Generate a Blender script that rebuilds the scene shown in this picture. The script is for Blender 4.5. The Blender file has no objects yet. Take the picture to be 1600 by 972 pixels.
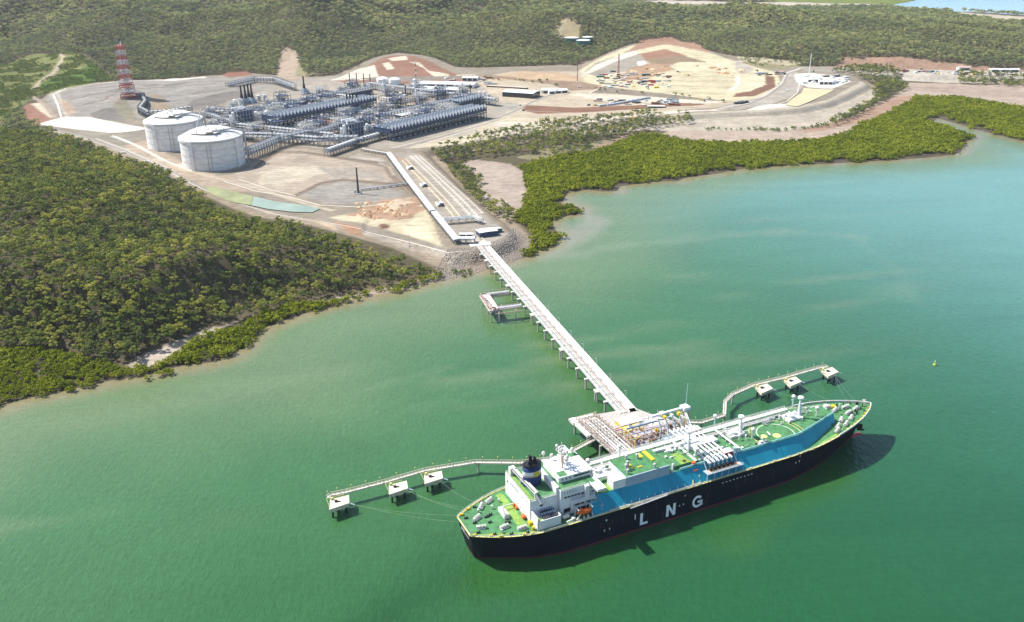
import bpy, math, random
import numpy as np
from math import sin, cos, pi, radians

random.seed(7)
RS = np.random.RandomState(11)
SC = bpy.context.scene
COL = SC.collection

# ------------------------------------------------------------------ camera
CF, CTH, CR, CH = 1392.63, .4031, -.0131, 306.7
cam_d = bpy.data.cameras.new('camera')
cam = bpy.data.objects.new('camera', cam_d)
COL.objects.link(cam)
cam_d.sensor_width = 36.0
cam_d.lens = CF / 1600 * 36.0
cam_d.clip_start = 1.0
cam_d.clip_end = 60000
import mathutils
cam.location = (0, 0, CH)
cam.rotation_mode = 'QUATERNION'
cam.rotation_quaternion = (mathutils.Euler((pi / 2 - CTH, 0, 0)).to_quaternion()
                           @ mathutils.Euler((0, 0, CR)).to_quaternion())
SC.camera = cam

# ------------------------------------------------------------------ sky, sun
SUN_EL, SUN_AZ = radians(51), radians(-69)     # azimuth measured from +Y, negative = to the left
world = bpy.data.worlds.new('World')
SC.world = world
world.use_nodes = True
wn = world.node_tree.nodes
wl = world.node_tree.links
wn.clear()
wo = wn.new('ShaderNodeOutputWorld')
wb = wn.new('ShaderNodeBackground')
ws = wn.new('ShaderNodeTexSky')
ws.sky_type = 'NISHITA'
ws.sun_disc = False
ws.sun_elevation = SUN_EL
ws.sun_rotation = SUN_AZ
ws.altitude = 300
ws.air_density = 1.0
ws.dust_density = 1.5
wb.inputs['Strength'].default_value = 0.12
wl.new(ws.outputs[0], wb.inputs[0])
wl.new(wb.outputs[0], wo.inputs[0])
sun_d = bpy.data.lights.new('sun', 'SUN')
sun_d.energy = 4.6
sun_d.angle = radians(0.5)
sun_d.color = (1.0, 0.95, 0.87)
sun = bpy.data.objects.new('sun', sun_d)
COL.objects.link(sun)
sd = mathutils.Vector((sin(SUN_AZ) * cos(SUN_EL), cos(SUN_AZ) * cos(SUN_EL), sin(SUN_EL)))
sun.rotation_mode = 'QUATERNION'
sun.rotation_quaternion = sd.to_track_quat('Z', 'Y')
sun.location = (0, 0, 500)
SC.view_settings.view_transform = 'Standard'
SC.view_settings.look = 'None'
SC.view_settings.gamma = 1.0
SC.view_settings.exposure = 0.76
HAZE_D = 2.2e-5
SC.view_settings.use_curve_mapping = False
SC.render.engine = 'CYCLES'
cy = SC.cycles
cy.max_bounces = 5
cy.diffuse_bounces = 2
cy.glossy_bounces = 2
cy.transmission_bounces = 2
cy.transparent_max_bounces = 4
cy.volume_bounces = 1
cy.sample_clamp_indirect = 4.0
cy.use_denoising = True

# ------------------------------------------------------------------ pixel of the survey photo -> place on the ground
_c, _s = cos(CTH), sin(CTH)


def G(px, py, z=0.0):
    dx, dy = px - 800.0, py - 486.0
    u = dx * cos(CR) + dy * sin(CR)
    v = -dx * sin(CR) + dy * cos(CR)
    X, Y, Z = u / CF, _c - (v / CF) * _s, -_s - (v / CF) * _c
    t = (z - CH) / Z
    return (X * t, Y * t)


def GP(pts, z=0.0):
    return np.array([G(p[0], p[1], z) for p in pts])


def project(x, y, z):
    z = z - CH
    zc = y * _c - z * _s
    yc = -(z * _c + y * _s)
    u, v = CF * x / zc, CF * yc / zc
    return 800 + u * cos(CR) - v * sin(CR), 486 + u * sin(CR) + v * cos(CR)


def lin(h):
    h = h.lstrip('#')
    o = []
    for i in (0, 2, 4):
        c = int(h[i:i + 2], 16) / 255
        o.append(c / 12.92 if c <= .04045 else ((c + .055) / 1.055) ** 2.4)
    return tuple(o)


def alb(h, k=0.62):
    return tuple(min(.85, c * k) for c in lin(h))


# ------------------------------------------------------------------ materials
def nodemat(name):
    m = bpy.data.materials.new(name)
    m.use_nodes = True
    nt = m.node_tree
    b = nt.nodes['Principled BSDF']
    b.inputs['Specular IOR Level'].default_value = 0.25
    return m, nt, b


MATS = {}


def mat(name, color, rough=.6, metal=0.0, var=.18, scale=.35, spec=.3, stretch=None, bump=0.0):
    """a paint, metal or concrete with soft weathering in object space"""
    if name in MATS:
        return MATS[name]
    m, nt, b = nodemat(name)
    b.inputs['Roughness'].default_value = rough
    b.inputs['Metallic'].default_value = metal
    b.inputs['Specular IOR Level'].default_value = spec
    tc = nt.nodes.new('ShaderNodeTexCoord')
    mp = nt.nodes.new('ShaderNodeMapping')
    nt.links.new(tc.outputs['Object'], mp.inputs[0])
    if stretch:
        mp.inputs['Scale'].default_value = stretch
    n = nt.nodes.new('ShaderNodeTexNoise')
    n.inputs['Scale'].default_value = scale
    n.inputs['Detail'].default_value = 5
    n.inputs['Roughness'].default_value = .65
    nt.links.new(mp.outputs[0], n.inputs['Vector'])
    r = nt.nodes.new('ShaderNodeMapRange')
    r.inputs['From Min'].default_value = .3
    r.inputs['From Max'].default_value = .7
    r.inputs['To Min'].default_value = 1 - var
    r.inputs['To Max'].default_value = 1 + var * .45
    nt.links.new(n.outputs[0], r.inputs[0])
    mx = nt.nodes.new('ShaderNodeVectorMath')
    mx.operation = 'SCALE'
    mx.inputs[0].default_value = color[:3]
    nt.links.new(r.outputs[0], mx.inputs['Scale'])
    nt.links.new(mx.outputs[0], b.inputs['Base Color'])
    if bump:
        bp = nt.nodes.new('ShaderNodeBump')
        bp.inputs['Strength'].default_value = bump
        bp.inputs['Distance'].default_value = .5
        nt.links.new(n.outputs[0], bp.inputs['Height'])
        nt.links.new(bp.outputs[0], b.inputs['Normal'])
    MATS[name] = m
    return m


# ------------------------------------------------------------------ mesh builder
class MB:
    def __init__(s):
        s.v, s.f = [], []

    def add(s, vs, fs):
        o = len(s.v)
        s.v += [tuple(map(float, p)) for p in vs]
        s.f += [tuple(i + o for i in f) for f in fs]
        return s

    def box(s, c, d, rz=0.0, taper=1.0):
        cx, cy_, cz = c
        hx, hy, hz = d[0] / 2, d[1] / 2, d[2] / 2
        P = []
        for k, t in ((-1, 1.0), (1, taper)):
            for i, j in ((-1, -1), (1, -1), (1, 1), (-1, 1)):
                x, y = i * hx * t, j * hy * t
                P.append((cx + x * cos(rz) - y * sin(rz), cy_ + x * sin(rz) + y * cos(rz), cz + k * hz))
        return s.add(P, [(3, 2, 1, 0), (4, 5, 6, 7), (0, 1, 5, 4), (1, 2, 6, 5), (2, 3, 7, 6), (3, 0, 4, 7)])

    def bx(s, x0, x1, y0, y1, z0, z1):
        return s.box(((x0 + x1) / 2, (y0 + y1) / 2, (z0 + z1) / 2), (abs(x1 - x0), abs(y1 - y0), abs(z1 - z0)))

    def beam(s, p, q, w, h=None):
        h = h or w
        p, q = np.array(p, float), np.array(q, float)
        d = q - p
        L = np.linalg.norm(d)
        if L < 1e-6:
            return s
        d /= L
        up = np.array([0, 0, 1.0]) if abs(d[2]) < .95 else np.array([1.0, 0, 0])
        a = np.cross(d, up)
        a /= np.linalg.norm(a)
        b = np.cross(a, d)
        P = []
        for e in (p, q):
            for i, j in ((-1, -1), (1, -1), (1, 1), (-1, 1)):
                P.append(e + a * i * w / 2 + b * j * h / 2)
        return s.add(P, [(0, 1, 2, 3), (7, 6, 5, 4), (0, 4, 5, 1), (1, 5, 6, 2), (2, 6, 7, 3), (3, 7, 4, 0)])

    def cyl(s, p, q, r, n=10, r2=None, cap=True):
        r2 = r if r2 is None else r2
        p, q = np.array(p, float), np.array(q, float)
        d = q - p
        L = np.linalg.norm(d)
        d /= L
        up = np.array([0, 0, 1.0]) if abs(d[2]) < .95 else np.array([1.0, 0, 0])
        a = np.cross(d, up)
        a /= np.linalg.norm(a)
        b = np.cross(d, a)
        P = []
        for e, rr in ((p, r), (q, r2)):
            for k in range(n):
                t = 2 * pi * k / n
                P.append(e + (a * cos(t) + b * sin(t)) * rr)
        F = [(k, (k + 1) % n, n + (k + 1) % n, n + k) for k in range(n)]
        if cap:
            F += [tuple(range(n))[::-1], tuple(range(n, 2 * n))]
        return s.add(P, F)

    def path(s, pts, r, n=6):
        for a, b in zip(pts[:-1], pts[1:]):
            s.cyl(a, b, r, n)
        return s

    def lathe(s, prof, c=(0, 0, 0), n=24):
        P = []
        for r, z in prof:
            for k in range(n):
                t = 2 * pi * k / n
                P.append((c[0] + r * cos(t), c[1] + r * sin(t), c[2] + z))
        F = []
        for i in range(len(prof) - 1):
            for k in range(n):
                F.append((i * n + k, i * n + (k + 1) % n, (i + 1) * n + (k + 1) % n, (i + 1) * n + k))
        return s.add(P, F)

    def prism(s, poly, z0, z1):
        n = len(poly)
        P = [(p[0], p[1], z0) for p in poly] + [(p[0], p[1], z1) for p in poly]
        F = [(k, (k + 1) % n, n + (k + 1) % n, n + k) for k in range(n)]
        F += [tuple(range(n))[::-1], tuple(range(n, 2 * n))]
        return s.add(P, F)

    def tank(s, p, q, r, n=12):
        """lying or standing vessel with domed ends"""
        p, q = np.array(p, float), np.array(q, float)
        d = (q - p) / np.linalg.norm(q - p)
        s.cyl(p, q, r, n, cap=False)
        s.cyl(q, q + d * r * .35, r, n, r * .6)
        s.cyl(p, p - d * r * .35, r, n, r * .6)
        return s

    def build(s, name, m, parent=None, smooth=False):
        me = bpy.data.meshes.new(name)
        me.from_pydata(s.v, [], s.f)
        me.materials.append(m)
        if smooth:
            me.polygons.foreach_set('use_smooth', [True] * len(me.polygons))
        o = bpy.data.objects.new(name, me)
        COL.objects.link(o)
        if parent:
            o.parent = parent
        return o


def tag(o, label=None, cat=None, group=None, kind=None):
    if label:
        o['label'] = label
    if cat:
        o['category'] = cat
    if group:
        o['group'] = group
    if kind:
        o['kind'] = kind
    return o


def empty(name, loc, rz=0.0, label=None, cat=None, group=None):
    o = bpy.data.objects.new(name, None)
    o.empty_display_size = 1
    COL.objects.link(o)
    o.location = loc
    o.rotation_euler = (0, 0, rz)
    return tag(o, label, cat, group)


KIDS = {}


def copy_tree(o, parent=None, label=None, loc=None, rz=None, scale=None):
    c = o.copy()
    COL.objects.link(c)
    c.parent = parent
    if label:
        c['label'] = label
    if loc is not None:
        c.location = loc
    if rz is not None:
        c.rotation_euler = (0, 0, rz)
    if scale is not None:
        c.scale = scale
    if o.name not in KIDS:
        KIDS[o.name] = [ch for ch in COL.objects if ch.parent is o]
    for ch in KIDS[o.name]:
        copy_tree(ch, c)
    return c


# ------------------------------------------------------------------ polygons in the plan
def inside(X, Y, P):
    r = np.zeros(X.shape, bool)
    n = len(P)
    for i in range(n):
        x1, y1 = P[i]
        x2, y2 = P[(i + 1) % n]
        if y1 == y2:
            continue
        c = ((y1 > Y) != (y2 > Y)) & (X < (x2 - x1) * (Y - y1) / (y2 - y1) + x1)
        r ^= c
    return r


def sdf(X, Y, P, lim=None):
    """signed distance, positive inside"""
    if lim is not None:
        out = np.full(X.shape, -lim, float)
        m = ((X > P[:, 0].min() - lim) & (X < P[:, 0].max() + lim) & (Y > P[:, 1].min() - lim) & (Y < P[:, 1].max() + lim))
        if m.any():
            out[m] = np.maximum(sdf(X[m], Y[m], P), -lim)
        return out
    d = np.full(X.shape, 1e18)
    n = len(P)
    for i in range(n):
        x1, y1 = P[i]
        x2, y2 = P[(i + 1) % n]
        ex, ey = x2 - x1, y2 - y1
        L = ex * ex + ey * ey
        if L < 1e-9:
            continue
        t = np.clip(((X - x1) * ex + (Y - y1) * ey) / L, 0, 1)
        d = np.minimum(d, (X - x1 - t * ex) ** 2 + (Y - y1 - t * ey) ** 2)
    d = np.sqrt(d)
    return np.where(inside(X, Y, P), d, -d)


def vnoise(X, Y, scale, seed=0):
    """smooth value noise in numpy"""
    r = np.random.RandomState(seed)
    T = r.rand(64, 64)
    x, y = X / scale, Y / scale
    ix, iy = np.floor(x).astype(int), np.floor(y).astype(int)
    fx, fy = x - ix, y - iy
    fx, fy = fx * fx * (3 - 2 * fx), fy * fy * (3 - 2 * fy)
    a = T[ix % 64, iy % 64]
    b = T[(ix + 1) % 64, iy % 64]
    c = T[ix % 64, (iy + 1) % 64]
    d = T[(ix + 1) % 64, (iy + 1) % 64]
    return (a * (1 - fx) + b * fx) * (1 - fy) + (c * (1 - fx) + d * fx) * fy


def sm(x, a, b):
    t = np.clip((x - a) / (b - a), 0, 1)
    return t * t * (3 - 2 * t)


LAND = GP([(-160, 690), (-60, 655), (0, 637), (30, 628), (60, 619), (105, 612), (150, 603), (195, 592), (232, 587), (262, 580),
           (290, 573), (330, 569), (368, 557), (385, 543), (397, 528), (418, 513), (440, 505), (465, 497), (490, 487), (525, 478), (560, 469),
           (600, 461), (640, 453), (690, 440), (720, 433), (745, 427), (770, 420), (792, 413), (812, 406), (830, 402), (845, 392), (868, 386),
           (884, 370), (870, 357), (866, 345), (880, 338), (905, 337), (912, 325), (895, 320), (880, 318), (893, 300), (915, 298), (940, 300),
           (968, 300), (972, 292), (1000, 288), (1030, 284), (1062, 284), (1075, 278), (1118, 273), (1160, 265), (1200, 262), (1250, 258),
           (1290, 257), (1340, 254), (1400, 251), (1450, 247), (1490, 243), (1505, 238), (1510, 225), (1524, 214), (1500, 207), (1475, 198),
           (1462, 190), (1466, 186), (1492, 193), (1525, 203), (1560, 212), (1600, 222), (1680, 240), (1800, 262), (2600, 200), (3200, 30),
           (3000, -40), (-900, -60), (-1500, 200)], 0)
BAY = GP([(1408, 9), (1440, 3), (1460, -3), (1480, -9), (3000, -30), (3200, 60), (1700, 27), (1600, 22), (1540, 18), (1480, 16), (1440, 14)], 0)
MANG_R = GP([(770, 425), (800, 385), (838, 372), (822, 352), (800, 348), (818, 318), (820, 290), (808, 262), (850, 250), (885, 245),
             (920, 240), (950, 232), (985, 213), (1030, 212), (1080, 223), (1130, 223), (1200, 222), (1290, 217), (1330, 200),
             (1375, 175), (1410, 160), (1432, 150), (1500, 152), (1560, 160), (1600, 168), (1700, 185), (1900, 205), (1900, 300), (1600, 238),
             (1500, 260), (1290, 268), (1000, 305), (930, 420)], 2)
MANG_L = GP([(-160, 545), (0, 547), (60, 549), (110, 558), (150, 568), (185, 570), (230, 574), (262, 562), (285, 546), (315, 528), (345, 512),
             (380, 498), (420, 484), (455, 478), (500, 474), (540, 468), (600, 457), (600, 480), (400, 580), (200, 620), (-160, 720)], 2)
MANG_L2 = GP([(540, 464), (600, 452), (650, 441), (695, 428), (735, 414), (752, 420), (750, 432), (700, 450), (600, 475), (540, 485)], 1)
MUD_A = GP([(722, 255), (745, 248), (800, 256), (818, 268), (822, 295), (818, 318), (800, 345), (775, 335), (765, 318), (745, 300), (738, 275)], 3)
MUD_B = GP([(1030, 212), (1060, 198), (1120, 197), (1200, 198), (1290, 192), (1330, 180), (1375, 160), (1400, 150), (1420, 128), (1600, 133),
            (1800, 140), (1900, 205), (1600, 168), (1500, 152), (1432, 150), (1400, 168), (1330, 204), (1290, 217), (1130, 223)], 3)
SITE = GP([(735, 392), (700, 389), (640, 373), (560, 357), (500, 345), (430, 334), (350, 312), (290, 288), (235, 258), (200, 240),
           (160, 224), (125, 210), (62, 196), (60, 188), (52, 165), (88, 143), (110, 137), (150, 131), (195, 128), (260, 126), (300, 120),
           (345, 117), (380, 113), (430, 118), (450, 122), (520, 118), (560, 104), (585, 93), (602, 87), (622, 83), (645, 87), (680, 96), (712, 106), (745, 106), (880, 102), (912, 104), (930, 94), (955, 85),
           (990, 75), (1040, 71), (1085, 79), (1140, 92), (1160, 97), (1200, 106), (1240, 104), (1300, 104), (1400, 108), (1600, 112), (1850, 122), (1850, 132), (1600, 123), (1500, 119), (1400, 115),
           (1330, 118), (1345, 126), (1352, 131), (1320, 148), (1290, 160), (1250, 168), (1200, 173), (1120, 176), (1040, 180), (980, 187),
           (900, 199), (850, 206), (790, 214), (740, 220), (690, 230), (655, 236), (668, 248), (690, 270), (720, 300), (750, 325),
           (778, 345), (792, 362), (790, 372), (770, 380), (748, 388)], 12)


LOWG = GP([(1338, 104), (1450, 107), (1620, 113), (1900, 127), (1900, 225), (1200, 215), (1300, 180), (1352, 148), (1350, 122)], 8)


def gau(X, Y, px, py, h, rx, ry, rot=0.0, z=12):
    cx, cy_ = G(px, py, z)
    dx, dy = X - cx, Y - cy_
    a = dx * cos(rot) + dy * sin(rot)
    b = -dx * sin(rot) + dy * cos(rot)
    return h * np.exp(-(a / rx) ** 2 - (b / ry) ** 2)


def hfun(X, Y):
    X, Y = np.asarray(X, float), np.asarray(Y, float)
    d = sdf(X, Y, LAND)
    base = np.where(d > 0, np.minimum(d * .05, 2.2) - .15, np.maximum(d * .12, -3) - .15)
    ds = sdf(X, Y, SITE)
    dm = np.maximum(sdf(X, Y, MANG_R, 200), sdf(X, Y, MUD_B, 200))
    dm = np.maximum(dm, sdf(X, Y, MUD_A, 200))
    dm = np.maximum(dm, sdf(X, Y, MANG_L, 200))
    upl = sm(-dm, 0, 80) * sm(d, 10, 120)                   # away from the tidal flats
    upl = upl * (1 - sm(sdf(X, Y, LOWG, 60), -40, 20))
    n1 = vnoise(X, Y, 300, 1) * .5 + vnoise(X + .4 * Y, Y, 150, 2) * .36 + vnoise(X, Y, 60, 3) * .14
    hills = (gau(X, Y, 500, 55, 95, 430, 420) + gau(X, Y, 780, 25, 90, 500, 600) + gau(X, Y, 120, 55, 70, 420, 420)
             + gau(X, Y, 20, 20, 120, 700, 500) + gau(X, Y, 330, 5, 150, 600, 700) + gau(X, Y, 890, 66, 30, 150, 200)
             + gau(X, Y, 1060, 30, 25, 700, 300) + gau(X, Y, 1400, 50, 14, 600, 300) + gau(X, Y, 600, -20, 150, 900, 600)
             + gau(X, Y, 640, 82, 14, 95, 150) + gau(X, Y, 1040, 70, 10, 190, 190))
    wild = base + upl * (8 + 78 * np.maximum(n1 - .3, -.1) + hills * (.15 + 1.7 * n1)) * (.3 + .7 * sm(-ds, 0, 260)) * (.12 + .88 * sm(-sdf(X, Y, BAY, 1300), 200, 1300)) * (1 - .7 * sm(Y, 2900, 3500) * sm(X, -100, 500))
    fg = gau(X, Y, 100, 350, 20, 240, 260) + gau(X, Y, 420, 420, 9, 120, 120) + gau(X, Y, 60, 470, 14, 200, 120)
    wild = wild + fg * sm(d, 20, 110) * sm(-dm, 0, 60)
    # graded site: level pads with engineered batters round it
    w = sm(ds, -16, 0)
    pad = np.full(X.shape, 12.0)
    pad = pad + gau(X, Y, 635, 98, 12, 110, 130) + gau(X, Y, 1040, 78, 12, 240, 240) - 2.1 * sm(-Y, -1040, -930) * (X > -160)
    tg = gau(X, Y, 225, 146, 11, 210, 150)
    pad = pad + 2.7 * (np.floor(tg / 2.7) + sm(tg / 2.7 - np.floor(tg / 2.7), .62, 1.0))
    pad = pad - 0 
    pad = pad + 1.2 * (vnoise(X, Y, 60, 9) - .5) * sm(ds, 5, 30)
    toe = np.minimum(wild, np.maximum(base, 3) + np.maximum(0, -ds - 16) * .6)
    lowside = np.maximum(sm(G(800, 215, 12)[1] - Y, 0, 60), sm(X, 120, 220) * sm(G(800, 140, 12)[1] - Y, 0, 60))
    lowside = lowside * (ds < 0) * sm(ds, -90, -60) * sm(X, -200, -60)
    wild = wild * (1 - lowside) + toe * lowside
    h = wild * (1 - w) + pad * w
    # the rock-armoured nose of the causeway and the far bay
    db = sdf(X, Y, BAY, 120)
    h = np.where(db > -120, h * sm(-db, 0, 100) + (-2.0) * (1 - sm(-db, 0, 100)), h)
    return h


# ------------------------------------------------------------------ terrain
def axis(segs):
    o = [segs[0][0]]
    for a, b, st in segs:
        n = max(1, int(round((b - a) / st)))
        o += list(np.linspace(a, b, n + 1)[1:])
    return np.array(o)


ax_x = axis([(-9000, -3200, 300), (-3200, -1600, 20), (-1600, -950, 6), (-950, 120, 3), (120, 1100, 4.5), (1100, 2600, 15), (2600, 9000, 300)])
ax_y = axis([(250, 480, 12), (480, 1650, 3.2), (1650, 2300, 4.5), (2300, 3200, 12), (3200, 6500, 40), (6500, 24000, 700)])
TX, TY = np.meshgrid(ax_x, ax_y)
TZ = hfun(TX, TY)


def hgrid(x, y):
    """height of the terrain mesh at points"""
    x, y = np.atleast_1d(np.asarray(x, float)), np.atleast_1d(np.asarray(y, float))
    i = np.clip(np.searchsorted(ax_x, x) - 1, 0, len(ax_x) - 2)
    j = np.clip(np.searchsorted(ax_y, y) - 1, 0, len(ax_y) - 2)
    fx = (x - ax_x[i]) / (ax_x[i + 1] - ax_x[i])
    fy = (y - ax_y[j]) / (ax_y[j + 1] - ax_y[j])
    return (TZ[j, i] * (1 - fx) + TZ[j, i + 1] * fx) * (1 - fy) + (TZ[j + 1, i] * (1 - fx) + TZ[j + 1, i + 1] * fx) * fy


def hz(x, y):
    return float(hgrid(x, y)[0])


ZC = np.zeros(TX.shape + (3,))
ZC[:] = alb('6d6650')                       # leaf litter and dry grass under the forest
NOTREE = np.zeros(TX.shape, bool)


def zone(pts, color, z=12, soft=2.0, k=.62, rag=0.0, notree=True, world_pts=None):
    """real ground cover of one colour inside a surveyed outline"""
    P = GP(pts, z) if world_pts is None else np.array(world_pts)
    lim = soft + rag + 30
    d = sdf(TX, TY, P, lim)
    if rag:
        d = d + rag * (vnoise(TX, TY, max(6, rag * 1.6), 5) + .5 * vnoise(TX, TY, max(3, rag * .7), 6) - .75) * 2
    w = sm(d, -soft / 2, soft / 2)[..., None]
    c_ = np.array(alb(color, k * 1.03))
    g_ = c_.mean()
    if c_[1] < c_[0] * 1.02:                     # bare earth: keep it dusty
        c_ = g_ * np.array((1.06, 1.0, .88)) * .5 + c_ * .5
    ZC[:] = ZC * (1 - w) + c_ * w
    if notree:
        NOTREE[:] |= d > -2


def ring(center, r, n=20, rx=1.0, ry=1.0):
    return [(center[0] + cos(2 * pi * k / n) * r * rx, center[1] + sin(2 * pi * k / n) * r * ry) for k in range(n)]


def strip(pts, width, z=12):
    """outline in plan of a strip of even width along surveyed points"""
    P = GP(pts, z)
    L, R = [], []
    for i in range(len(P)):
        a, b = P[max(0, i - 1)], P[min(len(P) - 1, i + 1)]
        d = (b - a) / np.linalg.norm(b - a)
        n = np.array([-d[1], d[0]]) * width / 2
        L.append(P[i] + n)
        R.append(P[i] - n)
    return L + R[::-1]


def szone(pts, width, color, z=12, soft=2.0, **k):
    zone(None, color, z, soft, world_pts=strip(pts, width, z), **k)


# beaches and tidal flats
dl = sdf(TX, TY, LAND)
w = (sm(dl, -20, 4) * (1 - sm(dl, 6, 28)))[..., None]
ZC[:] = ZC * (1 - w) + np.array(alb('b49f84')) * w
zone([(200, 568), (215, 556), (245, 545), (290, 526), (335, 510), (400, 491), (440, 479), (400, 496), (335, 521), (285, 541), (262, 557), (232, 569)],
     'd9bfa6', 3, 5, rag=3)
zone([(500, 470), (560, 455), (640, 440), (700, 425), (740, 405), (760, 412), (740, 425), (640, 452)], 'b9a48d', 2, 4, rag=6, notree=False)
zone(None, '6b5f48', world_pts=MANG_R, notree=False)
zone(None, '6b5f48', world_pts=MANG_L, notree=False)
zone(None, 'c9ab93', world_pts=MUD_B, soft=8, rag=7)
zone(None, 'c6ab98', world_pts=MUD_A, soft=5, rag=4)
zone([(1350, 190), (1420, 160), (1420, 150), (1390, 152), (1330, 182), (1250, 200), (1250, 210)], 'c58f6c', 3, 6, rag=10)
zone([(1440, 140), (1520, 150), (1600, 152), (1600, 143), (1500, 133), (1420, 136)], 'c2a08c', 3, 5, rag=10)
zone([(812, 247), (860, 236), (930, 222), (985, 210), (1000, 214), (950, 232), (900, 245), (850, 252)], 'a39b58', 3, 5, rag=8, notree=False)
zone([(925, 230), (985, 208), (1000, 210), (960, 226), (930, 236)], 'bb9470', 3, 4, rag=8)
# the graded site and its batters
zone(None, 'a8977f', world_pts=SITE, soft=3)
_b = sdf(TX, TY, SITE, 40)
w = (sm(_b, -30, -24) * (1 - sm(_b, -2, 1)))
w = w * ((TY < G(800, 200, 12)[1]) | (TX > 0))
ZC[:] = ZC * (1 - w[..., None]) + np.array(alb('ac9d88')) * w[..., None]
NOTREE |= (w > .4)
zone([(690, 425), (700, 400), (735, 392), (770, 381), (792, 370), (800, 350), (822, 372), (830, 380), (800, 398), (770, 410), (735, 420), (712, 432)], 'a79b8c', 6, 3, rag=2)
zone([(725, 408), (750, 400), (765, 404), (745, 420), (720, 425)], 'c09c80', 4, 3, rag=3)
# grey rock-lined terraces round the flare
zone([(70, 158), (90, 146), (118, 138), (200, 129), (280, 125), (345, 120), (430, 121), (470, 124), (530, 118), (548, 119), (545, 124), (500, 131), (440, 135),
      (460, 142), (400, 152), (350, 160), (300, 168), (232, 186), (100, 181)], 'a9a199', 12)
for q in ([(165, 147), (190, 142), (210, 146), (180, 150)], [(212, 140), (240, 136), (254, 137), (230, 142)], [(252, 138), (290, 132), (296, 134), (260, 141)],
          [(140, 176), (160, 170), (186, 166), (198, 176), (195, 188), (150, 186)], [(300, 158), (350, 147), (390, 140), (400, 146), (350, 160), (320, 168), (285, 172)],
          [(500, 128), (545, 122), (580, 122), (600, 130), (560, 133), (505, 137)]):
    zone(q, '8e867e', 14, 2)
for q in ([(98, 150), (150, 142), (230, 136)], [(110, 158), (170, 149), (260, 143), (340, 132)], [(118, 168), (160, 160), (180, 152)], [(300, 150), (400, 132), (440, 128)]):
    szone(q, 3, '8f867c', 14, 1.5)
szone([(80, 150), (92, 165), (108, 180), (118, 186)], 9, 'c4b4a2')
szone([(105, 184), (96, 160), (90, 150), (112, 139), (150, 133), (195, 128), (260, 126)], 5, 'd8cdbd')
zone([(96, 158), (112, 165), (118, 176), (104, 180), (98, 170)], 'cda57e', 12, 3)
zone([(236, 160), (242, 152), (258, 160), (270, 172), (240, 172)], 'b79d72', 12, 2)
zone([(176, 168), (184, 158), (196, 155), (206, 170), (215, 185), (196, 186)], '9a9273', 14, 2)
zone([(0, 105), (60, 95), (95, 96), (150, 110), (178, 122), (130, 134), (88, 145), (60, 150), (40, 160), (0, 190), (-60, 190), (-60, 110)], '80854f', 14, 5, notree=False)
# bare red earth near the left forest edge
zone([(40, 176), (38, 168), (48, 163), (66, 164), (75, 172), (86, 184), (60, 194), (44, 190)], 'b8734e', 12, 3, rag=2)
zone([(48, 164), (66, 163), (76, 174), (84, 184), (78, 184), (60, 172)], 'e8d3a6', 12, 2)
szone([(50, 152), (62, 160), (76, 172), (86, 184)], 8, 'bfa48f')
szone([(52, 140), (60, 131), (85, 118), (102, 106), (98, 99), (90, 95)], 9, 'd6b79c', 14)
szone([(62, 132), (95, 124), (140, 118)], 6, 'a7b56c', 14)
szone([(100, 116), (128, 114)], 6, 'a7b56c', 14)
zone([(66, 148), (62, 134), (96, 122), (150, 112), (176, 122), (150, 130), (110, 136), (88, 142)], '5f7a34', 12, 4, notree=False)
# white pad, tank yard
zone([(58, 194), (100, 183), (140, 183), (232, 201), (205, 206), (170, 207), (110, 201)], 'f1e9d8', 12, 1.5, k=.7)
zone([(110, 202), (170, 208), (232, 203), (232, 214), (190, 226), (150, 214)], 'a59c88', 12, 1.5)
zone([(190, 228), (232, 218), (262, 240), (300, 262), (340, 275), (395, 268), (384, 250), (440, 240), (470, 234), (400, 300), (330, 300), (240, 250)], 'c9ab8c', 12, 3, rag=3)
zone(None, 'd8c39c', world_pts=ring((-413, 1230), 50, 28), soft=2)
zone(None, 'c9ab90', world_pts=ring((-507, 1353), 50, 28), soft=2)
# bunded basins in front of the plant
zone([(392, 262), (432, 238), (470, 236), (520, 246), (575, 256), (600, 262), (612, 280), (604, 286), (560, 281), (530, 281), (500, 288), (460, 304), (420, 300),
      (372, 286), (355, 276)], 'c8b096', 12, 3)
zone([(405, 285), (410, 268), (440, 262), (480, 260), (520, 262), (500, 272), (470, 284), (430, 292)], 'd9c8a6', 12, 6, rag=6)
zone([(500, 262), (560, 262), (596, 272), (600, 280), (560, 277), (520, 279)], 'b4a695', 12, 5, rag=4)
zone([(468, 304), (500, 290), (535, 284), (600, 291), (628, 303), (626, 310), (600, 316), (550, 320), (510, 318)], 'aaa199', 12, 1.5)
zone([(425, 234), (470, 232), (520, 243), (515, 246), (470, 240), (430, 240)], 'b9a78c', 12, 2)
zone([(540, 248), (560, 240), (606, 250), (590, 256)], 'bcae9c', 12, 1.5)
szone([(398, 262), (432, 236), (480, 238), (530, 246), (585, 253), (603, 258), (612, 276), (630, 290), (645, 305)], 7, '8a7460')
szone([(460, 306), (500, 286), (535, 280), (590, 285), (640, 290)], 6, '8a7460')
szone([(350, 284), (400, 298), (450, 306), (500, 320), (560, 323), (610, 317), (650, 308)], 6, 'b39b80')
szone([(592, 254), (608, 262), (614, 274)], 6, 'cbb89c')
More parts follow.
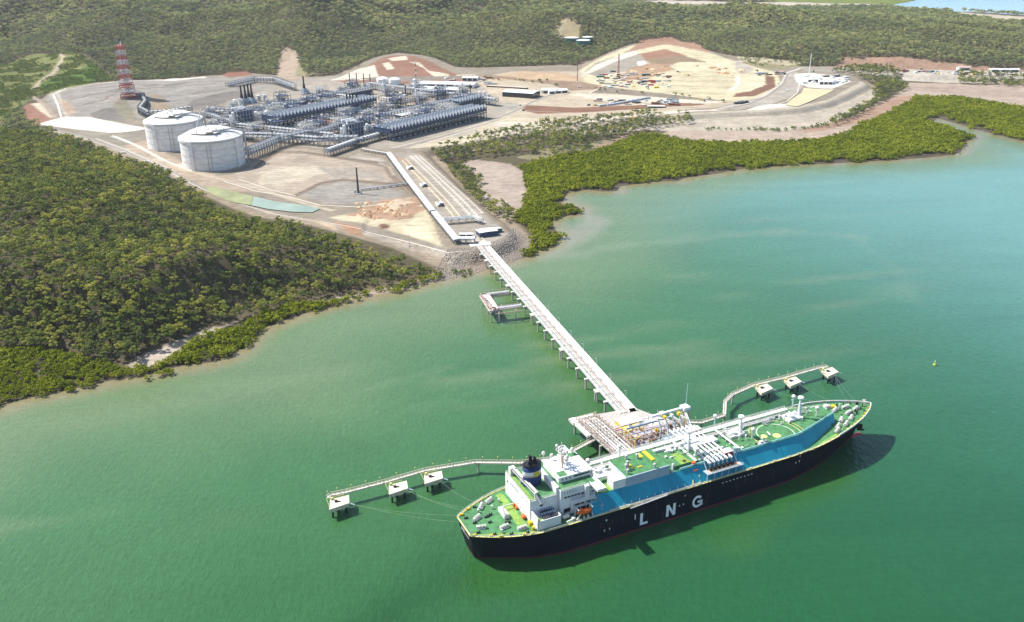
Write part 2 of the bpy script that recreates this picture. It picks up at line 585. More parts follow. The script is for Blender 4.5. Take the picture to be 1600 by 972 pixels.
# works yard with dug-over earth
zone([(512, 340), (560, 332), (590, 318), (620, 312), (650, 308), (668, 330), (680, 352), (690, 382), (640, 366), (580, 350), (535, 345)], 'e2cf9a', 12, 3)
zone([(545, 336), (575, 322), (600, 312), (650, 308), (662, 325), (645, 338), (610, 345), (575, 340)], 'cb9468', 12, 4, rag=7)
zone([(590, 320), (622, 312), (640, 316), (620, 328), (600, 330)], 'e6c79c', 12, 4, rag=7)
zone([(625, 350), (650, 340), (668, 350), (680, 378), (640, 365)], 'ece0aa', 12, 3)
zone([(592, 349), (600, 347), (608, 350), (605, 355), (594, 354)], '9a5c3e', 12, 1.5)
# roads along the front
szone([(60, 198), (120, 212), (170, 228), (215, 246), (262, 268), (300, 290), (352, 314), (430, 336), (500, 348), (560, 360), (640, 378), (700, 393)], 9, 'c3b29c')
szone([(150, 216), (200, 234), (250, 256), (292, 282), (320, 300)], 2, 'efe4d2')
szone([(175, 212), (215, 228), (256, 250)], 5, 'f2e8d8', 12)
szone([(240, 248), (300, 268), (360, 284), (420, 300), (470, 316), (520, 330)], 6, 'd6c2a0')
szone([(500, 341), (560, 353), (640, 372), (700, 388), (735, 388)], 5, 'a79c8c')
zone([(520, 348), (560, 356), (570, 372), (545, 366)], 'd08b52', 10, 2, rag=2)
zone([(480, 345), (520, 352), (530, 366), (500, 356)], 'd9b98a', 10, 3, rag=3)
zone([(740, 386), (758, 380), (700, 398), (690, 398)], 'e0d3b0', 12, 2)
# causeway surface
zone([(605, 242), (640, 235), (660, 245), (688, 272), (716, 300), (746, 326), (775, 348), (792, 362), (780, 378), (745, 384), (716, 378), (690, 345), (655, 300)], 'b5a898', 12, 2)
szone([(628, 250), (655, 278), (690, 315), (712, 340)], 4, 'cfb684')
szone([(634, 248), (664, 278), (700, 315), (722, 340)], 3, 'cfb684')
szone([(648, 243), (680, 272), (718, 308), (745, 335), (760, 348)], 3.0, 'ded6c8')
szone([(641, 243), (672, 272), (708, 308), (738, 338)], 2.6, 'ded6c8')
szone([(655, 243), (690, 274), (728, 308), (755, 332)], 2.6, 'd2c8b8')
zone([(605, 243), (632, 246), (650, 262), (622, 250)], 'c7a27e', 12, 4, rag=3)
# plant floor
zone([(445, 125), (600, 118), (740, 120), (800, 130), (850, 150), (800, 175), (770, 190), (640, 232), (600, 235), (555, 225), (500, 232), (400, 215), (330, 190), (350, 165), (400, 150)],
     'b9ab98', 12, 5)
zone([(470, 205), (505, 190), (535, 195), (500, 210)], 'e9ddc8', 12, 2)
zone([(560, 180), (620, 165), (640, 170), (600, 188), (570, 192)], 'e3d6bf', 12, 2)
zone([(598, 172), (650, 158), (665, 162), (620, 176)], 'e3d6bf', 12, 2)
# bare ground right of the plant
zone([(740, 122), (800, 112), (900, 112), (960, 100), (1150, 100), (1205, 112), (1215, 140), (1160, 165), (1060, 172), (960, 186), (880, 200), (800, 212), (700, 228), (640, 232),
      (770, 188), (800, 170), (770, 150)], 'd6bf98', 12, 5)
zone([(645, 232), (720, 212), (770, 190), (800, 182), (850, 186), (880, 200), (800, 212), (720, 225)], 'e2cfa4', 12, 4, rag=5)
szone([(612, 232), (700, 210), (778, 186), (800, 178), (850, 152), (880, 140)], 6, 'cfc2ae')
zone([(768, 172), (790, 160), (810, 162), (808, 172), (780, 176)], 'b6b0a0', 12, 2)
zone([(690, 210), (740, 202), (760, 206), (710, 216)], 'c4b8a0', 12, 2, rag=4)
zone([(768, 190), (860, 192), (900, 190), (960, 182), (1060, 172), (1060, 177), (960, 186), (880, 199), (780, 212)], 'e8d8bc', 12, 3)
zone([(816, 172), (822, 164), (900, 168), (1000, 164), (1100, 160), (1100, 164), (1000, 170), (920, 176), (840, 178)], 'a8673f', 12, 2)
zone([(870, 112), (820, 110), (760, 118), (740, 124), (800, 124), (860, 128), (910, 126), (905, 118)], 'dcae72', 14, 3, rag=4)
zone([(745, 126), (780, 122), (860, 132), (890, 142), (950, 138), (980, 132), (900, 128), (830, 124), (760, 116)], 'b08a66', 12, 3, rag=3)
zone([(885, 148), (905, 146), (990, 150), (1060, 154), (1110, 154), (1150, 158), (1100, 162), (1010, 160), (940, 156)], 'e9dcc0', 12, 3, rag=3)
zone([(920, 145), (950, 128), (980, 132), (1060, 142), (1140, 152), (1170, 148), (1178, 152), (1150, 160), (1080, 156), (1000, 150), (950, 146)], 'a08e78', 12, 2, rag=2)
# cut face in the hill behind the trains
zone([(520, 119), (560, 106), (582, 96), (600, 88), (622, 84), (645, 88), (680, 97), (710, 108), (745, 112), (745, 124), (660, 126), (600, 122), (540, 122)], 'b5714c', 22, 3, rag=3)
zone([(515, 120), (560, 104), (585, 100), (593, 118), (560, 120)], 'eadfc6', 20, 2)
for q in ([(606, 90), (634, 86), (638, 93), (612, 94)], [(597, 96), (608, 95), (616, 102), (604, 103)], [(640, 95), (660, 100), (676, 110), (690, 116), (706, 115), (700, 107), (670, 104), (655, 95)],
          [(712, 108), (742, 108), (745, 113), (715, 113)]):
    zone(q, 'ead9b0', 24, 2, rag=1)
zone([(560, 122), (600, 118), (680, 118), (740, 116), (745, 121), (680, 124), (600, 126)], '9d8d7c', 14, 2)
zone([(345, 116), (355, 111), (385, 110), (395, 115), (360, 120)], 'b5653f', 14, 3, rag=2)
zone([(230, 126), (300, 120), (320, 118), (322, 121), (270, 127)], 'efe6d4', 14, 1.5)
zone([(430, 118), (438, 92), (448, 88), (466, 90), (470, 105), (480, 118), (455, 122)], 'c9a987', 18, 4, rag=5)
zone([(462, 118), (466, 100), (480, 112), (500, 116)], 'a9a35f', 14, 4, rag=4, notree=False)
# big excavation on the right
zone([(905, 108), (930, 95), (955, 86), (990, 76), (1040, 72), (1085, 80), (1140, 94), (1180, 104), (1215, 112), (1220, 132), (1200, 148), (1150, 158), (1080, 150), (980, 138), (915, 128)],
     'e6d79c', 14, 3)
zone([(994, 78), (1040, 72), (1075, 80), (1060, 86), (1000, 86)], 'c07a50', 30, 3, rag=2)
zone([(1008, 87), (1070, 84), (1130, 96), (1110, 101), (1050, 102), (1020, 97)], 'a98a5c', 24, 3, rag=3)
zone([(912, 108), (930, 96), (960, 88), (1000, 86), (1015, 100), (980, 108), (930, 115)], 'b3a795', 18, 2)
zone([(905, 113), (930, 96), (960, 86), (990, 78), (1000, 82), (960, 92), (925, 106)], 'e6dccb', 22, 2)
zone([(995, 96), (1008, 95), (1016, 104), (1000, 107)], 'f6f3ee', 16, 2, rag=2)
zone([(985, 106), (1010, 100), (1060, 100), (1070, 104), (1040, 112), (1010, 122), (960, 126)], 'cf9a68', 14, 4, rag=6)
zone([(1045, 104), (1060, 98), (1160, 98), (1172, 104), (1150, 110), (1060, 110)], 'e9dca6', 14, 3, rag=4)
for i in range(9):
    y0 = 112 + i * 4.2
    szone([(1040 - i * 3, y0), (1100, y0 + 1), (1150 - i * 2, y0 + 2)], 3.5, ('b9a878', 'd9c080', 'c49a66')[i % 3], 12)
szone([(1152, 118), (1154, 132), (1140, 142)], 10, 'f0e8d4')
zone([(1150, 96), (1160, 95), (1180, 108), (1160, 116), (1148, 108)], 'c9bda8', 14, 2)
zone([(1196, 118), (1210, 120), (1212, 136), (1180, 150), (1145, 152), (1150, 146), (1175, 142), (1195, 130)], 'a2613c', 12, 1.5)
zone([(1160, 120), (1195, 118), (1196, 132), (1172, 143), (1150, 142), (1158, 130)], 'ece0aa', 12, 3, rag=3)
# haul road sweeping round and the settling pond
szone([(880, 196), (960, 184), (1060, 174), (1120, 172), (1170, 162), (1200, 148), (1225, 130), (1232, 114), (1255, 106), (1300, 106)], 13, 'e6d9c8')
zone([(1120, 166), (1200, 150), (1225, 128), (1240, 112), (1262, 118), (1252, 138), (1235, 152), (1200, 164), (1150, 172)], 'c0b4a5', 12, 2)
zone([(1190, 164), (1230, 162), (1245, 166), (1200, 172), (1160, 174)], 'f0e9dc', 12, 2)
zone([(1240, 116), (1265, 114), (1310, 119), (1330, 127), (1300, 139), (1262, 136), (1244, 128)], 'efe8da', 12, 1.5)
zone([(1250, 106), (1300, 104), (1330, 107), (1335, 112), (1300, 112), (1255, 112)], 'b3a596', 12, 2)
zone([(1290, 106), (1320, 95), (1400, 97), (1500, 102), (1600, 106), (1850, 114), (1850, 118), (1600, 111), (1400, 104)], 'c38c66', 14, 4, rag=5)
zone([(1300, 105), (1400, 106), (1600, 113), (1850, 124), (1850, 127), (1600, 118), (1500, 114), (1400, 109)], 'ded2c0', 12, 2)
zone([(1200, 95), (1250, 98), (1240, 104), (1200, 108), (1160, 98), (1180, 92)], 'a59c58', 14, 3, rag=5)
zone([(1150, 88), (1230, 94), (1260, 96), (1230, 98), (1160, 93)], 'cdbf8e', 14, 2, rag=3)
zone([(850, 207), (980, 190), (1080, 181), (1200, 175), (1250, 169), (1292, 161), (1345, 131), (1358, 133), (1374, 149), (1330, 173), (1290, 190), (1230, 200), (1080, 199), (1000, 201), (900, 213)],
     'cdbda3', 7, 3)
zone([(975, 84), (990, 76), (1000, 66), (1045, 60), (1095, 70), (1110, 84), (1085, 80), (1040, 73)], 'c98a5e', 18, 4, rag=3)
zone([(1300, 102), (1400, 105), (1600, 111), (1600, 123), (1480, 122), (1360, 116), (1330, 112)], 'cfc3b0', 12, 3)
# water-tank clearing and far flats
zone([(862, 59), (880, 56), (908, 57), (900, 62), (872, 63)], 'cdb26c', 30, 4, rag=5)
zone([(1475, 16), (1500, 18), (1600, 26), (1700, 30), (1700, 43), (1600, 41), (1560, 39), (1540, 32), (1500, 27)], 'cfbfa0', 4, 25)
zone([(975, 4), (1030, 1), (1150, 4), (1260, 3), (1390, 3), (1380, 11), (1300, 12), (1150, 12), (1080, 12)], 'd3c3b0', 4, 25)
zone([(1300, -20), (1400, -5), (1440, 2), (1400, 6), (1300, 5), (1190, 2)], '7d8a46', 4, 30)
ZC *= (0.86 + .28 * vnoise(TX, TY, 23, 12) * .6 + .28 * vnoise(TX, TY, 8, 13) * .4)[..., None]


def grid_mesh(name, X, Y, Z, m, colors=None):
    ny, nx = X.shape
    me = bpy.data.meshes.new(name)
    co = np.stack([X, Y, Z], -1).reshape(-1, 3)
    idx = np.arange(ny * nx).reshape(ny, nx)
    q = np.stack([idx[:-1, :-1], idx[:-1, 1:], idx[1:, 1:], idx[1:, :-1]], -1).reshape(-1, 4)
    me.vertices.add(len(co))
    me.vertices.foreach_set('co', co.ravel())
    me.loops.add(q.size)
    me.loops.foreach_set('vertex_index', q.ravel().astype(np.int32))
    me.polygons.add(len(q))
    me.polygons.foreach_set('loop_start', (np.arange(len(q)) * 4).astype(np.int32))
    me.polygons.foreach_set('loop_total', np.full(len(q), 4, np.int32))
    me.update()
    me.polygons.foreach_set('use_smooth', np.ones(len(q), bool))
    if colors is not None:
        a = me.color_attributes.new('cover', 'FLOAT_COLOR', 'POINT')
        cc = np.ones((len(co), 4))
        cc[:, :3] = colors.reshape(-1, 3)
        a.data.foreach_set('color', cc.ravel())
    me.materials.append(m)
    o = bpy.data.objects.new(name, me)
    COL.objects.link(o)
    return o


def ground_material():
    m, nt, b = nodemat('ground_cover')
    b.inputs['Roughness'].default_value = .95
    b.inputs['Specular IOR Level'].default_value = .08
    at = nt.nodes.new('ShaderNodeVertexColor')
    at.layer_name = 'cover'
    ge = nt.nodes.new('ShaderNodeNewGeometry')
    mul = None
    prev = at.outputs[0]
    for sc_, lo, hi in ((.9, .86, 1.08), (.16, .86, 1.1), (.035, .9, 1.08)):
        n = nt.nodes.new('ShaderNodeTexNoise')
        n.inputs['Scale'].default_value = sc_
        n.inputs['Detail'].default_value = 4
        nt.links.new(ge.outputs['Position'], n.inputs['Vector'])
        r = nt.nodes.new('ShaderNodeMapRange')
        r.inputs['From Min'].default_value = .3
        r.inputs['From Max'].default_value = .7
        r.inputs['To Min'].default_value = lo
        r.inputs['To Max'].default_value = hi
        nt.links.new(n.outputs[0], r.inputs[0])
        v = nt.nodes.new('ShaderNodeVectorMath')
        v.operation = 'SCALE'
        nt.links.new(prev, v.inputs[0])
        nt.links.new(r.outputs[0], v.inputs['Scale'])
        prev = v.outputs[0]
    mpg = nt.nodes.new('ShaderNodeMapping')
    mpg.inputs['Rotation'].default_value = (0, 0, -.9)
    mpg.inputs['Scale'].default_value = (.035, .4, 1)
    nt.links.new(ge.outputs['Position'], mpg.inputs[0])
    n = nt.nodes.new('ShaderNodeTexNoise')
    n.inputs['Scale'].default_value = 1.0
    n.inputs['Detail'].default_value = 5
    n.inputs['Distortion'].default_value = .5
    nt.links.new(mpg.outputs[0], n.inputs['Vector'])
    r = nt.nodes.new('ShaderNodeMapRange')
    r.inputs['From Min'].default_value = .34
    r.inputs['From Max'].default_value = .66
    r.inputs['To Min'].default_value = .80
    r.inputs['To Max'].default_value = 1.14
    nt.links.new(n.outputs[0], r.inputs[0])
    v = nt.nodes.new('ShaderNodeVectorMath')
    v.operation = 'SCALE'
    nt.links.new(prev, v.inputs[0])
    nt.links.new(r.outputs[0], v.inputs['Scale'])
    nt.links.new(v.outputs[0], b.inputs['Base Color'])
    return m


terrain = grid_mesh('ground', TX, TY, TZ, ground_material(), ZC)
tag(terrain, 'pale graded earth, forest floor and tidal flats of the island', 'ground', kind='structure')

# ------------------------------------------------------------------ water
wx = axis([(-12000, -1500, 500), (-1500, -600, 30), (-600, 1700, 10), (1700, 3000, 60), (3000, 15000, 600)])
wy = axis([(-600, 200, 60), (200, 1600, 10), (1600, 3000, 50), (3000, 30000, 600)])
WX, WY = np.meshgrid(wx, wy)
dW = -sdf(WX, WY, LAND)
dist = np.clip(dW, 0, 1e6)
wob = dist + 38 * (vnoise(WX, WY, 70, 21) - .5) * sm(dist, 0, 60) + 70 * (vnoise(WX + .5 * WY, WY, 180, 22) - .5) * sm(dist, 10, 150)
mudw, shal, mid, deep = [np.array(alb(c, .42)) for c in ('c3b790', '90b07a', '5f9c64', '2f7840')]
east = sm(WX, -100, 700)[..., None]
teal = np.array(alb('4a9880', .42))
fore = np.array(alb('1f5c33', .42))
C = mudw + (shal - mudw) * sm(wob, 0, 22)[..., None]
C = C + (mid - C) * sm(wob, 20, 190)[..., None]
C = C + (deep - C) * sm(wob, 150, 480)[..., None]
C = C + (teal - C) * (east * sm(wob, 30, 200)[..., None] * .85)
C = C + (np.array((.22, .44, .66)) - C) * sm(WY, 3000, 3300)[..., None]  # far bay: reflected sky blue put into the water colour
C = C + (np.array(alb('93d6d4', .42)) - C) * (sm(WX + .6 * WY, 560, 1250) * sm(dist, 15, 120))[..., None] * .85  # eastern shallows, with sky reflection mixed into the paler teal
C = C + (fore - C) * (sm(WX, 60, 420) * sm(-WY, -480, -300))[..., None] * .7
def water_band(C, pts, width, color, amt, seed):
    """soft band of water colour along a line, such as silt stirred up by piles or propellers"""
    P = GP(pts, 0)
    d = np.full(WX.shape, 1e9)
    for a, b in zip(P[:-1], P[1:]):
        e_ = b - a
        t = np.clip(((WX - a[0]) * e_[0] + (WY - a[1]) * e_[1]) / (e_ @ e_), 0, 1)
        d = np.minimum(d, np.hypot(WX - a[0] - t * e_[0], WY - a[1] - t * e_[1]))
    d = d + width * .9 * (vnoise(WX, WY, width * 1.5, seed) - .5)
    return C + (np.array(alb(color, .42)) - C) * ((1 - sm(d, 0, width)) * amt)[..., None]


C = water_band(C, [(772, 440), (800, 480), (840, 545), (880, 600), (910, 650)], 26, '6f9a4a', .5, 41)
C = water_band(C, [(1150, 830), (1250, 775), (1300, 750)], 26, '5a8f3c', .42, 42)
C = water_band(C, [(760, 905), (850, 905), (940, 880)], 26, '4f8a34', .42, 43)
C = water_band(C, [(900, 690), (930, 715), (960, 700)], 18, '4f7f32', .42, 44)
C = water_band(C, [(560, 1010), (620, 950), (690, 905)], 30, '2a6638', .6, 45)  # darker green patch across the near water
C = water_band(C, [(895, 400), (960, 385), (1100, 372), (1220, 362), (1340, 370)], 16, 'b9cdb0', .30, 46)
C = water_band(C, [(1340, 372), (1400, 420), (1425, 470)], 12, 'a5c9a8', .16, 50)
C = water_band(C, [(540, 620), (640, 588), (700, 575)], 7, 'a5c79a', .25, 47)
C = water_band(C, [(640, 640), (760, 610), (830, 600)], 8, '9cc596', .2, 48)
C = water_band(C, [(880, 330), (930, 345), (900, 375), (850, 400)], 22, 'c9c6ae', .7, 49)
C = C * np.array((.87, .875, .82))
stk = vnoise(WX * .16 + WY * .06, WY - .22 * WX, 15, 23) * vnoise(WX * .12, WY - .22 * WX, 48, 24)
C = C + (np.array(alb('b4bf95', .42)) - C) * (sm(stk, .3, .7) * sm(dist, 20, 90) * (1 - sm(dist, 250, 420)) * .26)[..., None]


def water_material():
    m, nt, b = nodemat('sea_water')
    b.inputs['Roughness'].default_value = .12
    b.inputs['IOR'].default_value = 1.333
    b.inputs['Specular IOR Level'].default_value = .5
    at = nt.nodes.new('ShaderNodeVertexColor')
    at.layer_name = 'cover'
    ge = nt.nodes.new('ShaderNodeNewGeometry')
    n2 = nt.nodes.new('ShaderNodeTexNoise')
    n2.inputs['Scale'].default_value = .006
    n2.inputs['Detail'].default_value = 6
    n2.inputs['Distortion'].default_value = 2.2
    mp2 = nt.nodes.new('ShaderNodeMapping')
    mp2.inputs['Rotation'].default_value = (0, 0, -.35)
    mp2.inputs['Scale'].default_value = (.55, 1.6, 1)
    nt.links.new(ge.outputs['Position'], mp2.inputs[0])
    nt.links.new(mp2.outputs[0], n2.inputs['Vector'])
    r = nt.nodes.new('ShaderNodeMapRange')
    r.inputs['From Min'].default_value = .3
    r.inputs['From Max'].default_value = .7
    r.inputs['To Min'].default_value = .93
    r.inputs['To Max'].default_value = 1.07
    nt.links.new(n2.outputs[0], r.inputs[0])
    v = nt.nodes.new('ShaderNodeVectorMath')
    v.operation = 'SCALE'
    nt.links.new(at.outputs[0], v.inputs[0])
    nt.links.new(r.outputs[0], v.inputs['Scale'])
    n5 = nt.nodes.new('ShaderNodeTexNoise')
    n5.inputs['Scale'].default_value = .22
    n5.inputs['Detail'].default_value = 5
    n5.inputs['Roughness'].default_value = .7
    nt.links.new(mp2.outputs[0], n5.inputs['Vector'])
    r5 = nt.nodes.new('ShaderNodeMapRange')
    r5.inputs['From Min'].default_value = .35
    r5.inputs['From Max'].default_value = .65
    r5.inputs['To Min'].default_value = .91
    r5.inputs['To Max'].default_value = 1.09
    nt.links.new(n5.outputs[0], r5.inputs[0])
    v5 = nt.nodes.new('ShaderNodeVectorMath')
    v5.operation = 'SCALE'
    nt.links.new(v.outputs[0], v5.inputs[0])
    nt.links.new(r5.outputs[0], v5.inputs['Scale'])
    nt.links.new(v5.outputs[0], b.inputs['Base Color'])
    mp = nt.nodes.new('ShaderNodeMapping')
    mp.inputs['Rotation'].default_value = (0, 0, .5)
    mp.inputs['Scale'].default_value = (1.0, .45, 1)
    nt.links.new(ge.outputs['Position'], mp.inputs[0])
    hs = []
    for sc_, w_ in ((.34, .9), (1.1, .4), (.07, .35)):
        n = nt.nodes.new('ShaderNodeTexNoise')
        n.inputs['Scale'].default_value = sc_
        n.inputs['Detail'].default_value = 3
        nt.links.new(mp.outputs[0], n.inputs['Vector'])
        mu = nt.nodes.new('ShaderNodeMath')
        mu.operation = 'MULTIPLY'
        mu.inputs[1].default_value = w_
        nt.links.new(n.outputs[0], mu.inputs[0])
        hs.append(mu)
    a1 = nt.nodes.new('ShaderNodeMath')
    a2 = nt.nodes.new('ShaderNodeMath')
    nt.links.new(hs[0].outputs[0], a1.inputs[0])
    nt.links.new(hs[1].outputs[0], a1.inputs[1])
    nt.links.new(a1.outputs[0], a2.inputs[0])
    nt.links.new(hs[2].outputs[0], a2.inputs[1])
    bp = nt.nodes.new('ShaderNodeBump')
    bp.inputs['Strength'].default_value = .55
    bp.inputs['Distance'].default_value = 1.0
    nt.links.new(a2.outputs[0], bp.inputs['Height'])
    nt.links.new(bp.outputs[0], b.inputs['Normal'])
    return m


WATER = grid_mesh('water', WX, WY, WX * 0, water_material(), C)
tag(WATER, 'green silty sea water, paler over the shallows by the shore', 'water', kind='structure')


# ------------------------------------------------------------------ trees
def leaf_mat(name, c1, c2, c3, ns=.012):
    m, nt, b = nodemat(name)
    b.inputs['Roughness'].default_value = .65
    b.inputs['Specular IOR Level'].default_value = .15
    oi = nt.nodes.new('ShaderNodeObjectInfo')
    ge = nt.nodes.new('ShaderNodeNewGeometry')
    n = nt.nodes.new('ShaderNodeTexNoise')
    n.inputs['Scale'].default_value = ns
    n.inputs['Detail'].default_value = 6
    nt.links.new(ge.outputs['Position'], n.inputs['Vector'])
    n3 = nt.nodes.new('ShaderNodeTexNoise')
    n3.inputs['Scale'].default_value = .8
    nt.links.new(ge.outputs['Position'], n3.inputs['Vector'])
    ad = nt.nodes.new('ShaderNodeMath')
    ad.operation = 'MULTIPLY_ADD'
    nt.links.new(oi.outputs['Random'], ad.inputs[0])
    ad.inputs[1].default_value = .55
    mu = nt.nodes.new('ShaderNodeMath')
    mu.operation = 'MULTIPLY_ADD'
    nt.links.new(n.outputs[0], mu.inputs[0])
    mu.inputs[1].default_value = .9
    mu2 = nt.nodes.new('ShaderNodeMath')
    mu2.operation = 'MULTIPLY_ADD'
    nt.links.new(n3.outputs[0], mu2.inputs[0])
    mu2.inputs[1].default_value = .5
    mu2.inputs[2].default_value = -.45
    nt.links.new(mu2.outputs[0], mu.inputs[2])
    nt.links.new(mu.outputs[0], ad.inputs[2])
    cr = nt.nodes.new('ShaderNodeValToRGB')
    e = cr.color_ramp.elements
    e[0].position, e[0].color = 0.1, c1 + (1,)
    e[1].position, e[1].color = .5, c2 + (1,)
    x = e.new(.95)
    x.color = c3 + (1,)
    nt.links.new(ad.outputs[0], cr.inputs[0])
    nt.links.new(cr.outputs[0], b.inputs['Base Color'])
    tr = nt.nodes.new('ShaderNodeBsdfTranslucent')
    nt.links.new(cr.outputs[0], tr.inputs[0])
    mix = nt.nodes.new('ShaderNodeMixShader')
    mix.inputs[0].default_value = .32
    out = nt.nodes['Material Output']
    nt.links.new(b.outputs[0], mix.inputs[1])
    nt.links.new(tr.outputs[0], mix.inputs[2])
    nt.links.new(mix.outputs[0], out.inputs['Surface'])
    return m


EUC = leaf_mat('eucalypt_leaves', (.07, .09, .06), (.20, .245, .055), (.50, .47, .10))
EUCF = leaf_mat('far_eucalypt_shade_toned', (.11, .145, .10), (.27, .305, .13), (.55, .53, .22), .0045)  # far leaves, paled for distance, broad noise painting ridge and gully shade
MAN = leaf_mat('mangrove_leaves', (.14, .17, .012), (.22, .265, .010), (.36, .38, .03))
BUSH = leaf_mat('shrub_leaves', (.09, .14, .03), (.17, .23, .05), (.30, .33, .10))
BARK = mat('pale_bark', (.28, .25, .21), .9, var=.3, scale=1.0)


def crown_mesh(name, H, R, nclump, nleaf, leaf, seed, flat=.55, low=.35, m=EUC, trunk=False):
    """leaf-sized faces gathered into clumps at the ends of the limbs"""
    r = np.random.RandomState(seed)
    V, F, MI = [], [], []
    tips = []
    for c in range(nclump):
        t = 2 * pi * (c / nclump) * 2.4 + r.rand()
        rr = R * (.15 + .72 * math.sqrt(r.rand()))
        cz = H * (low + (1 - low) * (.35 + .6 * r.rand()) * (1 - .35 * (rr / R) ** 2))
        cr = R * (.30 + .18 * r.rand())
        C0 = np.array([cos(t) * rr, sin(t) * rr, cz])
        tips.append(C0)
        for k in range(nleaf):
            d = r.normal(size=3)
            d /= np.linalg.norm(d)
            if d[2] < -.3:
                d[2] *= -.6
            p = C0 + d * np.array([cr, cr, cr * flat]) * (.62 + .42 * r.rand())
            n = d + r.normal(size=3) * .45
            n /= np.linalg.norm(n)
            a = np.cross(n, r.normal(size=3))
            a /= np.linalg.norm(a)
            b = np.cross(n, a)
            s1, s2 = leaf * (.6 + .7 * r.rand()), leaf * (.4 + .5 * r.rand())
            i = len(V)
            V += [tuple(p - a * s1), tuple(p + b * s2 - a * s1 * .1), tuple(p + a * s1), tuple(p - b * s2 + a * s1 * .1)]
            F.append((i, i + 1, i + 2, i + 3))
            MI.append(0)
    tm = MB()
    tm.cyl((0, 0, -1.0), (.1, .05, H * .45), .028 * H * .55, 5, .018 * H * .5, cap=False)
    for C0 in tips[::2]:
        tm.cyl((.1, .05, H * .36), tuple(C0 * np.array([.9, .9, .95])), .12, 3, .05, cap=False)
    if trunk:
        o = len(V)
        V += tm.v
        F += [tuple(i + o for i in f) for f in tm.f]
        MI += [1] * len(tm.f)
    me = bpy.data.meshes.new(name)
    me.from_pydata(V, [], F)
    me.materials.append(m)
    if trunk:
        me.materials.append(BARK)
        me.polygons.foreach_set('material_index', MI)
    tme = None
    if not trunk:
        tme = bpy.data.meshes.new('trunk')
        tme.from_pydata(tm.v, [], tm.f)
        tme.materials.append(BARK)
    return me, tme


# where trees stand
YOUNG = GP([(0, 105), (60, 95), (95, 96), (150, 110), (178, 122), (130, 134), (88, 145), (60, 150), (40, 160), (0, 190), (-60, 190), (-60, 110)], 14)
FRONT = np.concatenate([GP([(-200, 190), (0, 194), (60, 198), (110, 207), (140, 220), (185, 246), (220, 262), (262, 280), (290, 300), (330, 318), (370, 336), (430, 352)], 25),
         GP([(470, 366), (505, 376), (545, 382), (590, 390), (625, 394), (655, 404), (680, 420)], 17), GP([(690, 432), (640, 448), (560, 462), (470, 478),
            (400, 492), (330, 508), (262, 536), (210, 560), (150, 562), (80, 545), (0, 545), (-200, 545)], 4)])


def jitter_points(x0, x1, y0, y1, sp, seed):
    r = np.random.RandomState(seed)
    xs, ys = np.arange(x0, x1, sp), np.arange(y0, y1, sp)
    X, Y = np.meshgrid(xs, ys)
    X[1::2] += sp / 2
    X = X + (r.rand(*X.shape) - .5) * sp * .95
    Y = Y + (r.rand(*Y.shape) - .5) * sp * .95
    return X.ravel(), Y.ravel()


def inview(x, y, z, m=60):
    u, v = project(x, y, z)
    return (u > -m) & (u < 1600 + m) & (v > -m) & (v < 972 + m)


def notree_at(x, y):
    i = np.clip(np.searchsorted(ax_x, x), 0, len(ax_x) - 1)
    j = np.clip(np.searchsorted(ax_y, y), 0, len(ax_y) - 1)
    return NOTREE[j, i]


def scatter_object(name, pts, protos, label, cat, smin, smax, seed):
    """many plants nobody could count: one object, instanced by geometry nodes"""
    r = np.random.RandomState(seed)
    n = len(pts)
    me = bpy.data.meshes.new(name)
    me.vertices.add(n)
    me.vertices.foreach_set('co', pts.astype(np.float32).ravel())
    for nm, typ, val in (('rot', 'FLOAT', r.rand(n) * 6.283), ('siz', 'FLOAT', smin + (smax - smin) * r.rand(n) ** 1.3),
                         ('pick', 'INT', r.randint(0, len(protos), n))):
        a = me.attributes.new(nm, typ, 'POINT')
        a.data.foreach_set('value', val.astype(np.int32 if typ == 'INT' else np.float32))
    o = bpy.data.objects.new(name, me)
    COL.objects.link(o)
    pc = bpy.data.collections.new(name + '_kinds')
    for i, p in enumerate(protos):
        po = bpy.data.objects.new('%s_%02d' % (name, i), p)
        pc.objects.link(po)
    ng = bpy.data.node_groups.new(name, 'GeometryNodeTree')
    ng.interface.new_socket('Geometry', in_out='INPUT', socket_type='NodeSocketGeometry')
    ng.interface.new_socket('Geometry', in_out='OUTPUT', socket_type='NodeSocketGeometry')
    gi, go = ng.nodes.new('NodeGroupInput'), ng.nodes.new('NodeGroupOutput')
    ip = ng.nodes.new('GeometryNodeInstanceOnPoints')
    ci = ng.nodes.new('GeometryNodeCollectionInfo')
    ci.inputs['Collection'].default_value = pc
    ci.inputs['Separate Children'].default_value = True
    ci.inputs['Reset Children'].default_value = True

    def named(nm, typ):
        k = ng.nodes.new('GeometryNodeInputNamedAttribute')
        k.data_type = typ
        k.inputs['Name'].default_value = nm
        return k.outputs['Attribute']
    cx = ng.nodes.new('ShaderNodeCombineXYZ')
    ng.links.new(named('rot', 'FLOAT'), cx.inputs[2])
    ng.links.new(gi.outputs[0], ip.inputs['Points'])
    ng.links.new(ci.outputs[0], ip.inputs['Instance'])
    ip.inputs['Pick Instance'].default_value = True
    ng.links.new(named('pick', 'INT'), ip.inputs['Instance Index'])
    ng.links.new(cx.outputs[0], ip.inputs['Rotation'])
    ng.links.new(named('siz', 'FLOAT'), ip.inputs['Scale'])
    ng.links.new(ip.outputs[0], go.inputs[0])
    md = o.modifiers.new('plants', 'NODES')
    md.node_group = ng
    tag(o, label, cat, kind='stuff')
    return o


